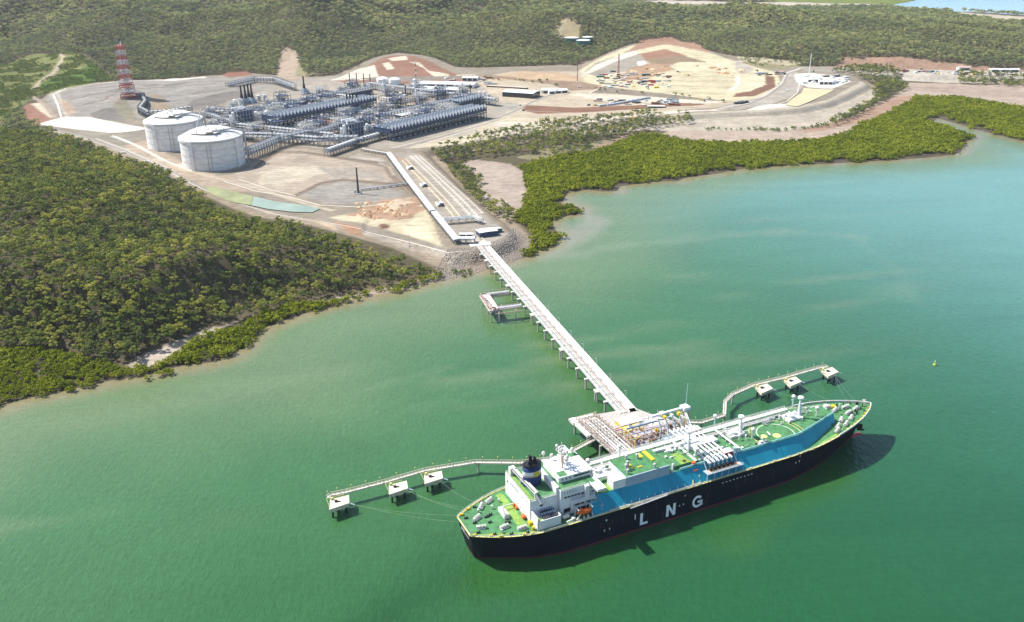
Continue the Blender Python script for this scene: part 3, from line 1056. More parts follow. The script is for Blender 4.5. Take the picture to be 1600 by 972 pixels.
near_euc = [crown_mesh('crown', 11 + i % 3 * 1.5, 3.5 + (i % 2) * .7, 9 + i % 3, 52, .52, 40 + i, m=EUC) for i in range(6)]
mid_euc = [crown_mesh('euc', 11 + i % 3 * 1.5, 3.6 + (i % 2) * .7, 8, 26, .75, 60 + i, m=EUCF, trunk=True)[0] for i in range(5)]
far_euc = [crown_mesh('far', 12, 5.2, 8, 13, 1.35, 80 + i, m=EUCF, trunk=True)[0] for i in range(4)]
near_full_extra = [crown_mesh('thin', 13, 3.0, 5, 8, .45, 200 + i, m=EUC, trunk=True)[0] for i in range(2)]
near_man = [crown_mesh('crown', 5.0, 2.8, 9, 40, .42, 100 + i, flat=.7, low=.1, m=MAN) for i in range(4)]
mid_man = [crown_mesh('man', 4.6, 3.3, 9, 16, .62, 120 + i, flat=.7, low=.1, m=MAN, trunk=True)[0] for i in range(4)]
bushes = [crown_mesh('bush', 3.4, 2.4, 7, 22, .5, 140 + i, flat=.8, low=.05, m=BUSH, trunk=True)[0] for i in range(3)]

# foreground forest
x, y = jitter_points(FRONT[:, 0].min(), FRONT[:, 0].max(), FRONT[:, 1].min(), FRONT[:, 1].max(), 5.7, 1)
d = sdf(x, y, FRONT)
gap = vnoise(x, y, 22, 31) * .6 + vnoise(x, y, 9, 32) * .4
k = (d > -1) & (gap > .235 + .06 * (1 - sm(d, 0, 45)))
x, y = x[k], y[k]
z = hgrid(x, y)
k = inview(x, y, z) & (z > .8)
x, y, z = x[k], y[k], z[k]
depth = y * _c + (CH - z) * _s
order = np.argsort(depth)
sel, rest = order[:300], order[300:]
first = {}
for j, i in enumerate(sel):
    a = j % 6
    rz = random.random() * 6.28
    s = .72 + .5 * random.random()
    if a not in first:
        cm, tm_ = near_euc[a]
        t = empty('eucalyptus_tree', (x[i], y[i], z[i]), rz, 'olive green eucalyptus tree in the nearest part of the shore forest', 'tree',
                  'eucalyptus trees of the nearest shore forest')
        for nm, md in (('crown', cm), ('trunk', tm_)):
            o = bpy.data.objects.new(nm, md)
            COL.objects.link(o)
            o.parent = t
        first[a] = t
        KIDS[t.name] = [c for c in COL.objects if c.parent is t]
        t.scale = (s, s, s)
    else:
        copy_tree(first[a], loc=(x[i], y[i], z[i]), rz=rz, scale=(s, s, s))
near_full = [crown_mesh('nf', 11 + i % 3 * 1.5, 3.5 + (i % 2) * .7, 9, 36, .6, 50 + i, m=EUC, trunk=True)[0] for i in range(6)] + near_full_extra[:1]
pr = np.stack([x[rest], y[rest], z[rest]], 1)
scatter_object('shore_forest', pr, near_full, 'dense olive green eucalyptus forest between the shore and the plant road', 'forest', .42, 1.25, 3)

# background forest
x, y = jitter_points(-3000, 2600, 1330, 2700, 8.6, 2)
x2, y2 = jitter_points(-3600, 3200, 2700, 6400, 12.5, 4)
cls = []
for (xx, yy, tag_) in ((x, y, 0), (x2, y2, 1)):
    zz = hgrid(xx, yy)
    k = inview(xx, yy, zz) & ~notree_at(xx, yy) & (zz > 1.5)
    xx, yy, zz = xx[k], yy[k], zz[k]
    ok = (sdf(xx, yy, SITE, 60) < -3) & (sdf(xx, yy, MANG_R, 20) < -3) & (sdf(xx, yy, FRONT, 20) < -4)
    ok &= (sdf(xx, yy, YOUNG, 20) < -4)
    ok &= (sdf(xx, yy, LAND, 20) > 8) & (sdf(xx, yy, BAY, 200) < -110)
    lowr = (xx > -150) & (yy < G(1000, 150, 12)[1]) | ((xx > 500) & (yy < G(1400, 108, 12)[1]))
    ok &= ~lowr
    ok &= (vnoise(xx, yy, 30, 33) * .6 + vnoise(xx, yy, 12, 34) * .4) > .16
    cls.append(np.stack([xx[ok], yy[ok], zz[ok]], 1))
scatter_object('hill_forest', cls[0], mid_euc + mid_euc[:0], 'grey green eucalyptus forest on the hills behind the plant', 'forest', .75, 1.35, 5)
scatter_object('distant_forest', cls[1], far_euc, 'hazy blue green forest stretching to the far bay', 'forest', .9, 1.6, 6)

# tree belts by the mudflats
BELTS = [[(675, 244), (700, 236), (730, 232), (745, 222), (790, 218), (830, 208), (870, 198), (900, 200), (930, 195), (980, 190), (1010, 186), (1040, 190), (1075, 186),
          (1080, 192), (1030, 200), (1000, 206), (975, 214), (930, 222), (918, 240), (880, 246), (850, 240), (780, 243), (740, 246), (710, 254), (690, 254)],
         [(700, 262), (720, 258), (738, 270), (752, 285), (752, 302), (775, 318), (800, 330), (812, 345), (802, 350), (778, 340), (760, 330), (738, 308), (715, 285)],
         [(1300, 120), (1330, 112), (1360, 108), (1400, 118), (1418, 138), (1400, 146), (1380, 148), (1362, 150), (1372, 132), (1350, 126)],
         [(1495, 122), (1600, 126), (1800, 134), (1800, 142), (1600, 136), (1500, 130)],
         [(1300, 188), (1330, 176), (1360, 160), (1378, 146), (1388, 150), (1370, 164), (1330, 186), (1300, 196)]]
bp_ = []
for q in BELTS:
    P = GP(q, 4)
    x, y = jitter_points(P[:, 0].min(), P[:, 0].max(), P[:, 1].min(), P[:, 1].max(), 7.5, 8)
    k = (sdf(x, y, P) > -2) & (vnoise(x, y, 14, 35) > .22)
    bp_.append(np.stack([x[k], y[k]], 1))
bp_ = np.concatenate(bp_)
bz = hgrid(bp_[:, 0], bp_[:, 1])
bp_ = np.column_stack([bp_, bz])
# nearer trees of the belts stand singly
dep = np.argsort(bp_[:, 1])
nb = min(110, len(dep))
for j, i in enumerate(dep[:nb]):
    a = j % 6
    s = .6 + .45 * random.random()
    c = copy_tree(first[a], loc=tuple(bp_[i]), rz=random.random() * 6.28, scale=(s, s, s),
                  label='grey green gum tree in the belt between the causeway and the mudflat')
    c['group'] = 'gum trees beside the causeway mudflat'
    c.name = 'gum_tree'
scatter_object('gum_tree_belt', bp_[dep[nb:]], near_full, 'belt of grey green gum trees along the edge of the graded land', 'tree belt', .6, 1.15, 9)

# young regrowth on the left and scrub on the batters
x, y = jitter_points(-1500, -600, 1300, 2300, 5.5, 12)
k = (sdf(x, y, YOUNG) > 0) & (vnoise(x, y, 25, 36) > .4) & ~notree_at(x, y)
x, y = x[k], y[k]
pts = [np.stack([x, y, hgrid(x, y)], 1)]
for q, sp in (([(1290, 190), (1330, 172), (1372, 150), (1378, 154), (1330, 182), (1290, 198), (1220, 203), (1100, 202), (1100, 199), (1220, 199)], 8),
              ([(1200, 94), (1260, 98), (1260, 103), (1180, 106), (1150, 96)], 9),
              ([(620, 395), (700, 420), (745, 410), (740, 425), (690, 438), (640, 450), (660, 425)], 6),
              ([(1250, 96), (1400, 98), (1400, 102), (1250, 104)], 12)):
    P = GP(q, 5)
    x, y = jitter_points(P[:, 0].min(), P[:, 0].max(), P[:, 1].min(), P[:, 1].max(), sp, 14)
    k = (sdf(x, y, P) > 0) & (vnoise(x, y, 17, 37) > .45)
    pts.append(np.stack([x[k], y[k], hgrid(x[k], y[k])], 1))
scatter_object('scrub', np.concatenate(pts), bushes, 'bright green young scrub on cleared slopes and batters', 'scrub', .6, 1.5, 15)

# mangroves
mp_ = []
for P, sp, sd_ in ((MANG_R, 4.4, 16), (MANG_L, 4.2, 17), (MANG_L2, 5.0, 18)):
    x, y = jitter_points(P[:, 0].min(), P[:, 0].max(), P[:, 1].min(), P[:, 1].max(), sp, sd_)
    rag = (5 if P is MANG_R else -2) + 30 * (vnoise(x, y, 26, 38) - .45) * (1 if P is MANG_R else .3) + 16 * (vnoise(x, y, 9, 39) - .5)
    k = (sdf(x, y, P) > 0) & (sdf(x, y, LAND) > 3 + rag) & ~notree_at(x, y)
    if P is not MANG_R:
        k &= vnoise(x, y, 11, 40) > .12
    k &= inview(x, y, x * 0)
    mp_.append(np.stack([x[k], y[k]], 1))
mp_ = np.concatenate(mp_)
# a few stand out in the shallows
ex = np.array([G(*p) for p in [(491, 484), (493, 489), (500, 483), (232, 594), (250, 588), (268, 584), (905, 330), (900, 327), (911, 327), (895, 332), (560, 470), (115, 612), (830, 399)]])
mp_ = np.concatenate([mp_, ex])
mz = np.maximum(hgrid(mp_[:, 0], mp_[:, 1]), -.3)
mp_ = np.column_stack([mp_, mz])
dep = np.argsort(mp_[:, 1] * _c + CH * _s)
mf = {}
for j, i in enumerate(dep[:300]):
    a = j % 4
    rz, s = random.random() * 6.28, .7 + .5 * random.random()
    if a not in mf:
        cm, tm_ = near_man[a]
        t = empty('mangrove_tree', tuple(mp_[i]), rz, 'low yellow green mangrove at the nearest water edge on the left', 'mangrove', 'mangroves of the near left shore')
        for nm, md in (('crown', cm), ('trunk', tm_)):
            o = bpy.data.objects.new(nm, md)
            COL.objects.link(o)
            o.parent = t
        mf[a] = t
        KIDS[t.name] = [c for c in COL.objects if c.parent is t]
        t.scale = (s, s, s)
    else:
        copy_tree(mf[a], loc=tuple(mp_[i]), rz=rz, scale=(s, s, s))
scatter_object('mangrove_thicket', mp_[dep[300:]], mid_man, 'bright yellow green mangrove thicket fringing the bay', 'mangroves', .55, 1.55, 19)

# ================================================================== paints
WHITE = mat('white_paint', (.74, .75, .74), .45, var=.14, scale=.25)
OFFW = mat('weathered_white', (.62, .61, .57), .6, var=.22, scale=.4)
GALV = mat('galvanised_steel', (.46, .47, .47), .5, var=.25, scale=.5)
DGREY = mat('dark_steel', (.055, .065, .085), .6, var=.3, scale=.4)
BLUEG = mat('blue_grey_steel', (.045, .07, .135), .6, var=.3, scale=.4)
CONC = mat('concrete', (.47, .44, .38), .85, var=.2, scale=.5)
PCONC = mat('pale_concrete', (.62, .60, .55), .85, var=.16, scale=.4)
TCONC = mat('tank_concrete', (.74, .735, .71), .85, var=.22, scale=.12, stretch=(1, 1, 2.2))
BLACKP = mat('black_steel', (.018, .018, .022), .6, var=.3, scale=.4)
HULL = mat('navy_hull_paint', (.005, .008, .020), .55, var=.35, scale=.12, spec=.12, stretch=(1, 1, .25))
BOOT = mat('red_boot_topping', (.13, .022, .035), .6, var=.3, scale=.3)
DECKG = mat('green_deck_paint', (.072, .215, .085), .75, var=.45, scale=.3)
DECKY = mat('yellowed_green_deck', (.20, .34, .07), .7, var=.35, scale=.3)
TEAL = mat('blue_trunk_paint', (.010, .28, .40), .6, var=.22, scale=.12, stretch=(1, .2, .2))
YEL = mat('yellow_paint', (.62, .46, .03), .5, var=.2, scale=.5)
LYEL = mat('pale_yellow_paint', (.66, .60, .22), .6, var=.2, scale=.5)
ORG = mat('orange_paint', (.66, .13, .02), .5, var=.15, scale=.8)
REDP = mat('red_paint', (.42, .03, .03), .5, var=.2, scale=.5)
FRAMEG = mat('frame_grey', (.17, .19, .23), .6, var=.25, scale=.5)
PINK = mat('primer_pink', (.50, .34, .30), .7, var=.3, scale=.6)
FUNB = mat('funnel_blue', (.015, .035, .13), .5, var=.15, scale=.2)
GLASS = mat('dark_glass', (.015, .02, .03), .12, var=.1, spec=.6)
ROPE = mat('mooring_rope', (.28, .34, .24), .8)
RUST = mat('rusty_brown', (.20, .10, .06), .8, var=.4, scale=.6)
TGREEN = mat('tank_green', (.03, .13, .11), .5, var=.2)
LBLUE = mat('pale_blue_grey', (.34, .42, .50), .6, var=.15)
PONDM = mat('pond_green_water', (.25, .32, .25), .35, var=.25, scale=.03, spec=.5)
PONDY = mat('pond_yellow_water', (.62, .47, .17), .15, var=.2, scale=.02, spec=.5)

# ================================================================== the gas carrier
SX, SY, HD = -27.09, 388.17, .4343
SHIP = empty('gas_carrier_ship', (SX, SY, 0), HD,
             'long navy hulled gas carrier with green deck, LNG in white letters on its side', 'ship')
ZD = 17.8


def lerp(a, b, t):
    return a + (b - a) * t


def interp(x, pts):
    return float(np.interp(x, [p[0] for p in pts], [p[1] for p in pts]))


DK = [(0, 9.2), (2, 10.8), (10, 15.3), (19, 19.2), (27.5, 21.9), (36, 23.3), (48, 23.45), (60, 23.45)]
WLs = [(0, 4.5), (10, 8.5), (19, 13), (28, 17.5), (38, 21), (50, 23), (60, 23.45)]


def zdeck(a):
    return ZD + 2.8 * sm(np.array(float(a)), 205, 262)


def stem(t):
    return 274.5 + 11.5 * max(0, t) ** 1.25


def hw(a, t):
    """half breadth at station a, t = 0 waterline .. 1 deck"""
    if a <= 60:
        return lerp(interp(a, WLs), interp(a, DK), max(0, t) ** .75)
    if a <= 190:
        return 23.45
    s = (a - 190) / (stem(t) - 190)
    if s >= 1:
        return 0.0
    tt = max(0, min(1, t))
    p = lerp(1.75, 2.9, tt)
    q = lerp(1.05, .85, tt)
    return 23.45 * (1 - s ** p) ** q


ST = [0, 1, 2, 4, 7, 10, 14, 19, 24, 28, 32, 36, 42, 50, 60] + list(range(70, 200, 10)) + list(range(200, 274, 4)) + [274, 276, 278, 280, 282, 283.5, 285, 286]
ZL = [-3.0, .0, .9, 3.5, 7, 10.5, 14, 1e9]


def hull_section(zl):
    out = []
    for a in ST:
        zd = zdeck(a)
        z = min(zl, zd)
        t = z / zd
        aa = min(a, stem(t)) if a > 200 else a
        if a < 10 and t < .35:                     # transom tucks under towards the water
            aa = a
        b = hw(aa, t)
        out.append((aa + (1 - min(1, max(0, t))) * (3.5 if a < 3 else 0), b, z))
    return out


def hull_part(name, levels, m, parent, cap_stern=True):
    V, F = [], []
    secs = [hull_section(z) for z in levels]
    n = len(ST)
    for side in (-1, 1):
        o = len(V)
        for s_ in secs:
            V += [(p[0], side * p[1], p[2]) for p in s_]
        for i in range(len(secs) - 1):
            for j in range(n - 1):
                q = (o + i * n + j, o + i * n + j + 1, o + (i + 1) * n + j + 1, o + (i + 1) * n + j)
                F.append(q if side == -1 else q[::-1])
    if cap_stern:
        h = len(secs) * n
        for i in range(len(secs) - 1):
            F.append((i * n, (i + 1) * n, h + (i + 1) * n, h + i * n))
    me = bpy.data.meshes.new(name)
    me.from_pydata(V, [], F)
    me.materials.append(m)
    ob = bpy.data.objects.new(name, me)
    COL.objects.link(ob)
    ob.parent = parent
    me.polygons.foreach_set('use_smooth', [len(set(round(v) for v in (V[i][0] for i in p.vertices))) > 1 for p in me.polygons])
    return ob


hull = hull_part('hull', [1.3, 3.5, 7, 10.5, 14, 1e9], HULL, SHIP)
hull_part('boot_topping', [-3, 0, .6, 1.3], BOOT, hull)

# main deck
V, F = [], []
for a in ST:
    b = hw(a, 1) - .02
    z = zdeck(a) - .02
    V += [(a, -b, z), (a, b, z)]
for j in range(len(ST) - 1):
    F.append((2 * j, 2 * j + 2, 2 * j + 3, 2 * j + 1))
m_ = MB()
m_.add(V, F)
deck = m_.build('deck', DECKG, SHIP)
# bulwark round the bow and gunwale strip
bw = MB()
for side in (-1, 1):
    for (a0, a1, hh, mt) in ((240, 286, 1.3, 0),):
        L = [a for a in ST if a0 <= a <= a1]
        for p, q in zip(L[:-1], L[1:]):
            bw.add([(p, side * hw(p, 1), zdeck(p) - .1), (q, side * hw(q, 1), zdeck(q) - .1), (q + .4, side * (hw(q, 1) + .25), zdeck(q) + hh),
                    (p + .4, side * (hw(p, 1) + .25), zdeck(p) + hh)], [(0, 1, 2, 3)])
            bw.beam((p, side * hw(p, 1), zdeck(p) + hh), (q, side * hw(q, 1), zdeck(q) + hh), .5, .2)
bw.build('bulwark', OFFW, SHIP)
gw = MB()
for side in (-1, 1):
    L = [a for a in ST if a <= 244]
    for p, q in zip(L[:-1], L[1:]):
        gw.beam((p, side * (hw(p, 1) - .5), zdeck(p) + .05), (q, side * (hw(q, 1) - .5), zdeck(q) + .05), .9, .16)
gw.beam((.3, -9, ZD + .05), (.3, 9, ZD + .05), .9, .16)
gw.build('waterway_stripe', LYEL, deck)


def rail(pts, name='railing', m=OFFW, h=1.15, step=3.0, parent=SHIP, w=.09):
    r = MB()
    for p, q in zip(pts[:-1], pts[1:]):
        p, q = np.array(p, float), np.array(q, float)
        L = np.linalg.norm(q - p)
        if L < .1:
            continue
        for hh in (h, h * .55):
            r.beam(p + (0, 0, hh), q + (0, 0, hh), w, w)
        n = max(1, int(L / step))
        for i in range(n + 1):
            c = p + (q - p) * i / n
            r.beam(c, c + (0, 0, h), w * 1.2)
    return r.build(name, m, parent)


for side in (-1, 1):
    rail([(a, side * (hw(a, 1) - .15), zdeck(a)) for a in ST if a <= 240], w=.14)
rail([(.1, -9, ZD), (.1, 9, ZD)])

# trunk deck with the blue sloping sides
ZT = 25.6
TR = [(66, 15.6, 22.2), (200, 15.6, 22.2), (212, 15.4, 21.2), (222, 12.8, 18.0), (249, 5.0, 7.6), (250, 4.8, 7.2)]


def tr_half(a):
    return interp(a, [(p[0], p[1]) for p in TR]), interp(a, [(p[0], p[2]) for p in TR])


TA = list(range(66, 206, 10)) + [206, 212, 217, 222, 230, 240, 249]
V, F = [], []
for a in TA:
    t_, b_ = tr_half(a)
    zb = zdeck(a) - .1
    V += [(a, -b_, zb), (a, -t_, ZT), (a, t_, ZT), (a, b_, zb)]
for j in range(len(TA) - 1):
    i = 4 * j
    F += [(i, i + 4, i + 5, i + 1), (i + 2, i + 6, i + 7, i + 3)]
e = 4 * (len(TA) - 1)
F += [(0, 1, 2, 3), (e + 3, e + 2, e + 1, e)]
m_ = MB()
m_.add(V, F)
trunk_side = m_.build('trunk_side', TEAL, SHIP)
F = [(4 * j + 1, 4 * j + 5, 4 * j + 6, 4 * j + 2) for j in range(len(TA) - 1)]
m_ = MB()
m_.add([(p[0], p[1], p[2] + .0) for p in V], F)
trunk_top = m_.build('trunk_deck', DECKG, SHIP)
rail([(a, -tr_half(a)[0] + .2, ZT) for a in TA if 120 < a < 128 or a > 168], m=mat('pale_blue_rail', (.30, .60, .68), .6), w=.3, step=4)
rail([(a, tr_half(a)[0] - .2, ZT) for a in TA], w=.12)
sb = MB()
for a in (86, 108, 132, 196, 214):                       # faint welded seams
    t_, b_ = tr_half(a)
    sb.beam((a, -b_, zdeck(a) + .0), (a, -t_ - .05, ZT - .03), .18, .1)
sb.build('weld_seam', mat('seam_blue', (.01, .15, .26), .5), trunk_side)

# ---- aft mooring deck
g = MB()
RR = random.Random(5)


def winch(cx, cy_, z, rz, name='mooring_winch', m=OFFW):
    w_ = MB()
    w_.box((cx, cy_, z + .35), (4.2, 2.6, .5), rz)
    c, s_ = cos(rz), sin(rz)
    for k in (-1.4, 0, 1.4):
        w_.cyl((cx + k * c - .9 * s_ * 0, cy_ + k * s_, z + 1.3), (cx + (k + .9) * c, cy_ + (k + .9) * s_, z + 1.3), 1.0, 10)
    w_.box((cx - 2.2 * c, cy_ - 2.2 * s_, z + 1.1), (.9, 1.4, 1.5), rz)
    o = w_.build(name, m, SHIP)
    dr = MB()
    for k in (-.9, .6):
        dr.cyl((cx + k * c, cy_ + k * s_, z + 1.3), (cx + (k + .5) * c, cy_ + (k + .5) * s_, z + 1.3), .75, 8)
    dr.build('rope_drum', mat('rope_green', (.20, .28, .17), .8), o)
    return o


for (a, b, rz) in ((9, 3, .5), (8, -5.5, -.3), (19, -10.5, .1), (15, 11.5, .9), (21, 14.5, .5), (27, -15.5, .0)):
    winch(a, b, ZD, rz)
for (a, b) in ((4, 6), (5, -8.5), (12, 13), (12, -13.4), (17, 15.6), (20, -17), (23, 17.6), (28, -19.6), (6.5, 0), (14, 2), (15.5, 2.6), (17, 3.2), (14, -3), (22, -7), (23, -7.4)):
    bol = MB()
    for k in (-.6, .6):
        bol.cyl((a + k, b, ZD + .2), (a + k, b, ZD + 1.1), .4, 7)
    bol.box((a, b, ZD + .12), (2.2, .9, .22))
    bol.build('bollard', BLACKP, SHIP)
for (a, b) in ((3, 9.6), (2.2, -9.6), (14, -16.8), (8, 12.8), (10, -13.8), (26, -20.6), (30, -21.4)):
    fl = MB()
    fl.box((a, b, ZD + .35), (2.4, .9, .8))
    fl.cyl((a - .6, b, ZD + .7), (a - .6, b, ZD + 1.2), .38, 8)
    fl.cyl((a + .6, b, ZD + .7), (a + .6, b, ZD + 1.2), .38, 8)
    fl.build('fairlead', YEL, SHIP)
yd = MB()
yd.bx(31.5, 33.5, -15, -12.6, ZD, ZD + 2)
yd.cyl((32, -18.5, ZD), (32, -18.5, ZD + 2), .9, 10)
yd.build('foam_locker', YEL, SHIP)
rd = MB()
rd.tank((31.6, -8.6, ZD + 1.3), (31.6, -6.2, ZD + 1.3), 1.1)
rd.bx(31.2, 32.4, 1, 2.6, ZD, ZD + 1.6)
rd.bx(31.2, 32.4, 4, 5.2, ZD, ZD + 1.8)
rd.build('rescue_gear', ORG, SHIP)
dh = MB()
dh.bx(22, 25, -4, 4.5, ZD, ZD + 2.6)
dh.bx(22.4, 24.6, -3.5, 4, ZD + 2.6, ZD + 3.0)
dh.bx(25, 31, 4.1, 4.5, ZD + 2.0, ZD + 2.5)
dh.build('stern_store', OFFW, SHIP)
va = MB()
for k in range(6):
    va.cyl((22.3 + .4 * k, -3 + 1.3 * k, ZD + 3), (22.3 + .4 * k, -3 + 1.3 * k, ZD + 3.9), .3, 6)
for (a, b) in ((16, -13.5), (20, 8), (26, 12), (12, 8)):
    va.cyl((a, b, ZD), (a, b, ZD + 1.6), .35, 7)
    va.lathe([(0, 2.2), (.7, 2.0), (.7, 1.6), (0, 1.5)], (a, b, ZD), 8)
va.build('vent_heads', GALV, SHIP)
m_ = MB()
m_.add([(1.5, -8.4, ZD + .03), (3.2, -10.6, ZD + .03), (34, -22.2, ZD + .03), (34, -20.8, ZD + .03), (24, -17.5, ZD + .03), (10, -11.6, ZD + .03)], [(0, 1, 2, 3, 4, 5)])
m_.add([(26, -12, ZD + .03), (31, -16, ZD + .03), (31, 19, ZD + .03), (27, 19, ZD + .03)], [(0, 1, 2, 3)])
m_.build('worn_walkway', DECKY, deck)

# ---- superstructure
def windows(mb, a0, a1, b, z, w, h, n, face=-1):
    """dark openings set proud of a fore-and-aft wall"""
    for i in range(n):
        c = a0 + (a1 - a0) * (i + .5) / n
        mb.bx(c - w / 2, c + w / 2, b + face * .06, b + face * .16, z, z + h)


def windows_x(mb, b0, b1, a, z, w, h, n, face=-1):
    for i in range(n):
        c = b0 + (b1 - b0) * (i + .5) / n
        mb.bx(a + face * .06, a + face * .16, c - w / 2, c + w / 2, z, z + h)


house = MB()
house.bx(33, 50, -12.5, 18.5, ZD, 31)            # engine casing
house.bx(50, 71, -14.8, 16, ZD, 34)              # accommodation
house.bx(56, 70, -16.6, -14.8, ZD + 2.6, 27.0)
house.build('accommodation_block', WHITE, SHIP)
acc = SHIP.children[-1] if False else [c for c in COL.objects if c.parent is SHIP][-1]
m_ = MB()
m_.bx(33.3, 50.2, -12.2, 18.2, 31, 31.06)
m_.bx(50.3, 71.3, -14.6, 15.8, 34, 34.06)
m_.build('upper_deck', DECKG, acc)
m_ = MB()
m_.bx(34.2, 36.0, -11.8, 17.8, 31.06, 31.09)
m_.build('worn_walkway', DECKY, acc)
rail([(33.2, -12.3, 31), (33.2, 18.3, 31), (50, 18.3, 31)], parent=acc, w=.13)
rail([(33.2, -12.3, 31), (50, -12.3, 31)], parent=acc, w=.13)
rail([(50.2, -14.7, 34), (64.8, -14.7, 34)], parent=acc, w=.13)
rail([(71, 15.8, 34), (50.2, 15.8, 34), (50.2, -4, 34)], parent=acc, w=.13)
# bridge wings and wheelhouse
wg = MB()
wg.bx(67.5, 72.5, -23.6, 23.6, 33.5, 34.0)
for s_ in (-1, 1):
    wg.bx(67.4, 67.7, s_ * 15, s_ * 23.6, 34, 35.1)
    wg.bx(72.3, 72.6, s_ * 10, s_ * 23.6, 34, 35.1)
    wg.bx(67.4, 72.6, s_ * 23.4, s_ * 23.7, 34, 35.1)
    wg.beam((70, s_ * 15, 28), (70, s_ * 22, 33.4), .5)
wg.build('bridge_wing', WHITE, SHIP)
wh = MB()
wh.bx(52.5, 72, -8.0, 10.5, 34, 37.4)
wh.bx(51.8, 72.8, -8.6, 11.2, 37.4, 37.75)
wh.bx(58, 68, -3, 6, 37.75, 38.4)
wheel = wh.build('wheelhouse', WHITE, SHIP)
w = MB()
windows(w, 61.5, 71.5, -8.0, 35.5, .95, 1.0, 9)
windows(w, 53.5, 60.5, -8.0, 35.3, .7, .9, 3)
windows_x(w, -7.5, 10, 72.0, 35.4, 1.2, 1.1, 11, 1)
w.build('bridge_windows', GLASS, wheel)
m_ = MB()
m_.bx(53, 58, -8, -3, 37.76, 37.8)
m_.bx(66, 72.4, 7, 11, 37.76, 37.8)
m_.build('roof_walkway', DECKG, wheel)
# sloping casing wall between funnel deck and bridge deck
m_ = MB()
m_.bx(48.5, 50.4, -12.4, 14, 31, 35.2)
m_.build('casing_wall', WHITE, acc)
# windows and openings of the side wall
w = MB()
windows(w, 38.8, 40.6, -12.5, 26.3, .8, 1.1, 2)
windows(w, 51.5, 60, -14.8, 31.6, .5, .5, 5)
windows(w, 52, 62, -14.8, 28.6, 1.6, .9, 5)
w.bx(62.5, 66.5, -14.98, -14.86, 28.4, 29.4)
w.bx(57, 63.4, -16.78, -16.66, 23.6, 24.9)
w.bx(64.2, 68.6, -16.78, -16.66, 23.6, 24.9)
w.bx(58.5, 68.6, -16.78, -16.66, 19.8, 22.4)
windows(w, 68.6, 70.4, -14.8, 30.4, 1.1, .7, 1)
windows(w, 68.6, 70.4, -14.8, 27.6, 1.1, 1.2, 1)
w.bx(52, 55.8, -14.98, -14.86, 19.6, 22.0)
w.bx(39.5, 49, -12.7, -12.56, ZD + .4, ZD + 2.4)
w.build('side_opening', GLASS, acc)
w = MB()
windows_x(w, 2, 12, 33, 28.0, 1.0, .55, 5)
windows_x(w, -10, -2, 33, 28.4, .6, .5, 2)
windows_x(w, 14.6, 16.4, 33, 26.4, 1.0, 1.2, 1)
windows_x(w, -11, 17, 33, 20.2, .5, .5, 7)
w.build('aft_windows', GLASS, acc)
w = MB()
for z in (22.9, 25.6, 28.0, 30.6):
    w.bx(55.8, 70.2, -17.8 if z < 27 else -16, -14.9, z, z + .18)
for a in (57, 60.5, 64, 67.5, 70):
    w.beam((a, -17.6, ZD), (a, -17.6, 26), .22)
w.bx(64, 66.5, -16.8, -14.9, 27, 34)
w.build('side_galleries', WHITE, acc)
rail([(56, -17.7, 23.1), (70, -17.7, 23.1)], parent=acc)
rail([(56, -17.7, 25.8), (70, -17.7, 25.8)], parent=acc)
# low quarter house
m_ = MB()
m_.bx(33.5, 47.5, -20.6, -20.2, ZD, 23.4)
m_.bx(33.5, 34.0, -20.6, -12.4, ZD, 25.5)
m_.bx(47.1, 47.5, -20.6, -17, ZD, 23.4)
m_.bx(33.5, 47.5, -20.4, -12.4, 21.6, 21.9)
m_.build('quarter_house', WHITE, SHIP)
qh = [c for c in COL.objects if c.parent is SHIP][-1]
m_ = MB()
m_.bx(34.2, 37.5, -19.8, -15.5, 21.92, 21.98)
m_.build('roof_walkway', DECKY, qh)
m_ = MB()
for i in range(7):
    m_.bx(38 + i * 1.25, 38.8 + i * 1.25, -19, -16.4, 21.9, 23.3)
    m_.cyl((38.4 + i * 1.25, -14.6, 21.9), (38.4 + i * 1.25, -14.6, 24.6), .35, 6)
m_.build('fan_casings', DGREY, qh)
m_ = MB()
for i in range(6):
    m_.cyl((38.9 + i * 1.3, -13.4, 21.9), (38.9 + i * 1.3, -13.4, 24.8), .45, 6)
    m_.bx(38 + i * 1.3, 38.9 + i * 1.3, -16.2, -15.4, 23.4, 24.2)
m_.build('vent_pipes', LBLUE, qh)
# funnel
m_ = MB()
NF = 28


def fun(mb, z0, z1, k=1.0, cx=41.5, cy_=2.2):
    ra, rb = 5.4 * k, 3.5 * k
    P = []
    for z, q in ((z0, 1.0), (z1, 1.0)):
        for i in range(NF):
            t = 2 * pi * i / NF
            P.append((cx + ra * q * cos(t), cy_ + rb * q * sin(t), z))
    mb.add(P, [(i, (i + 1) % NF, NF + (i + 1) % NF, NF + i) for i in range(NF)] + [tuple(range(NF, 2 * NF))])


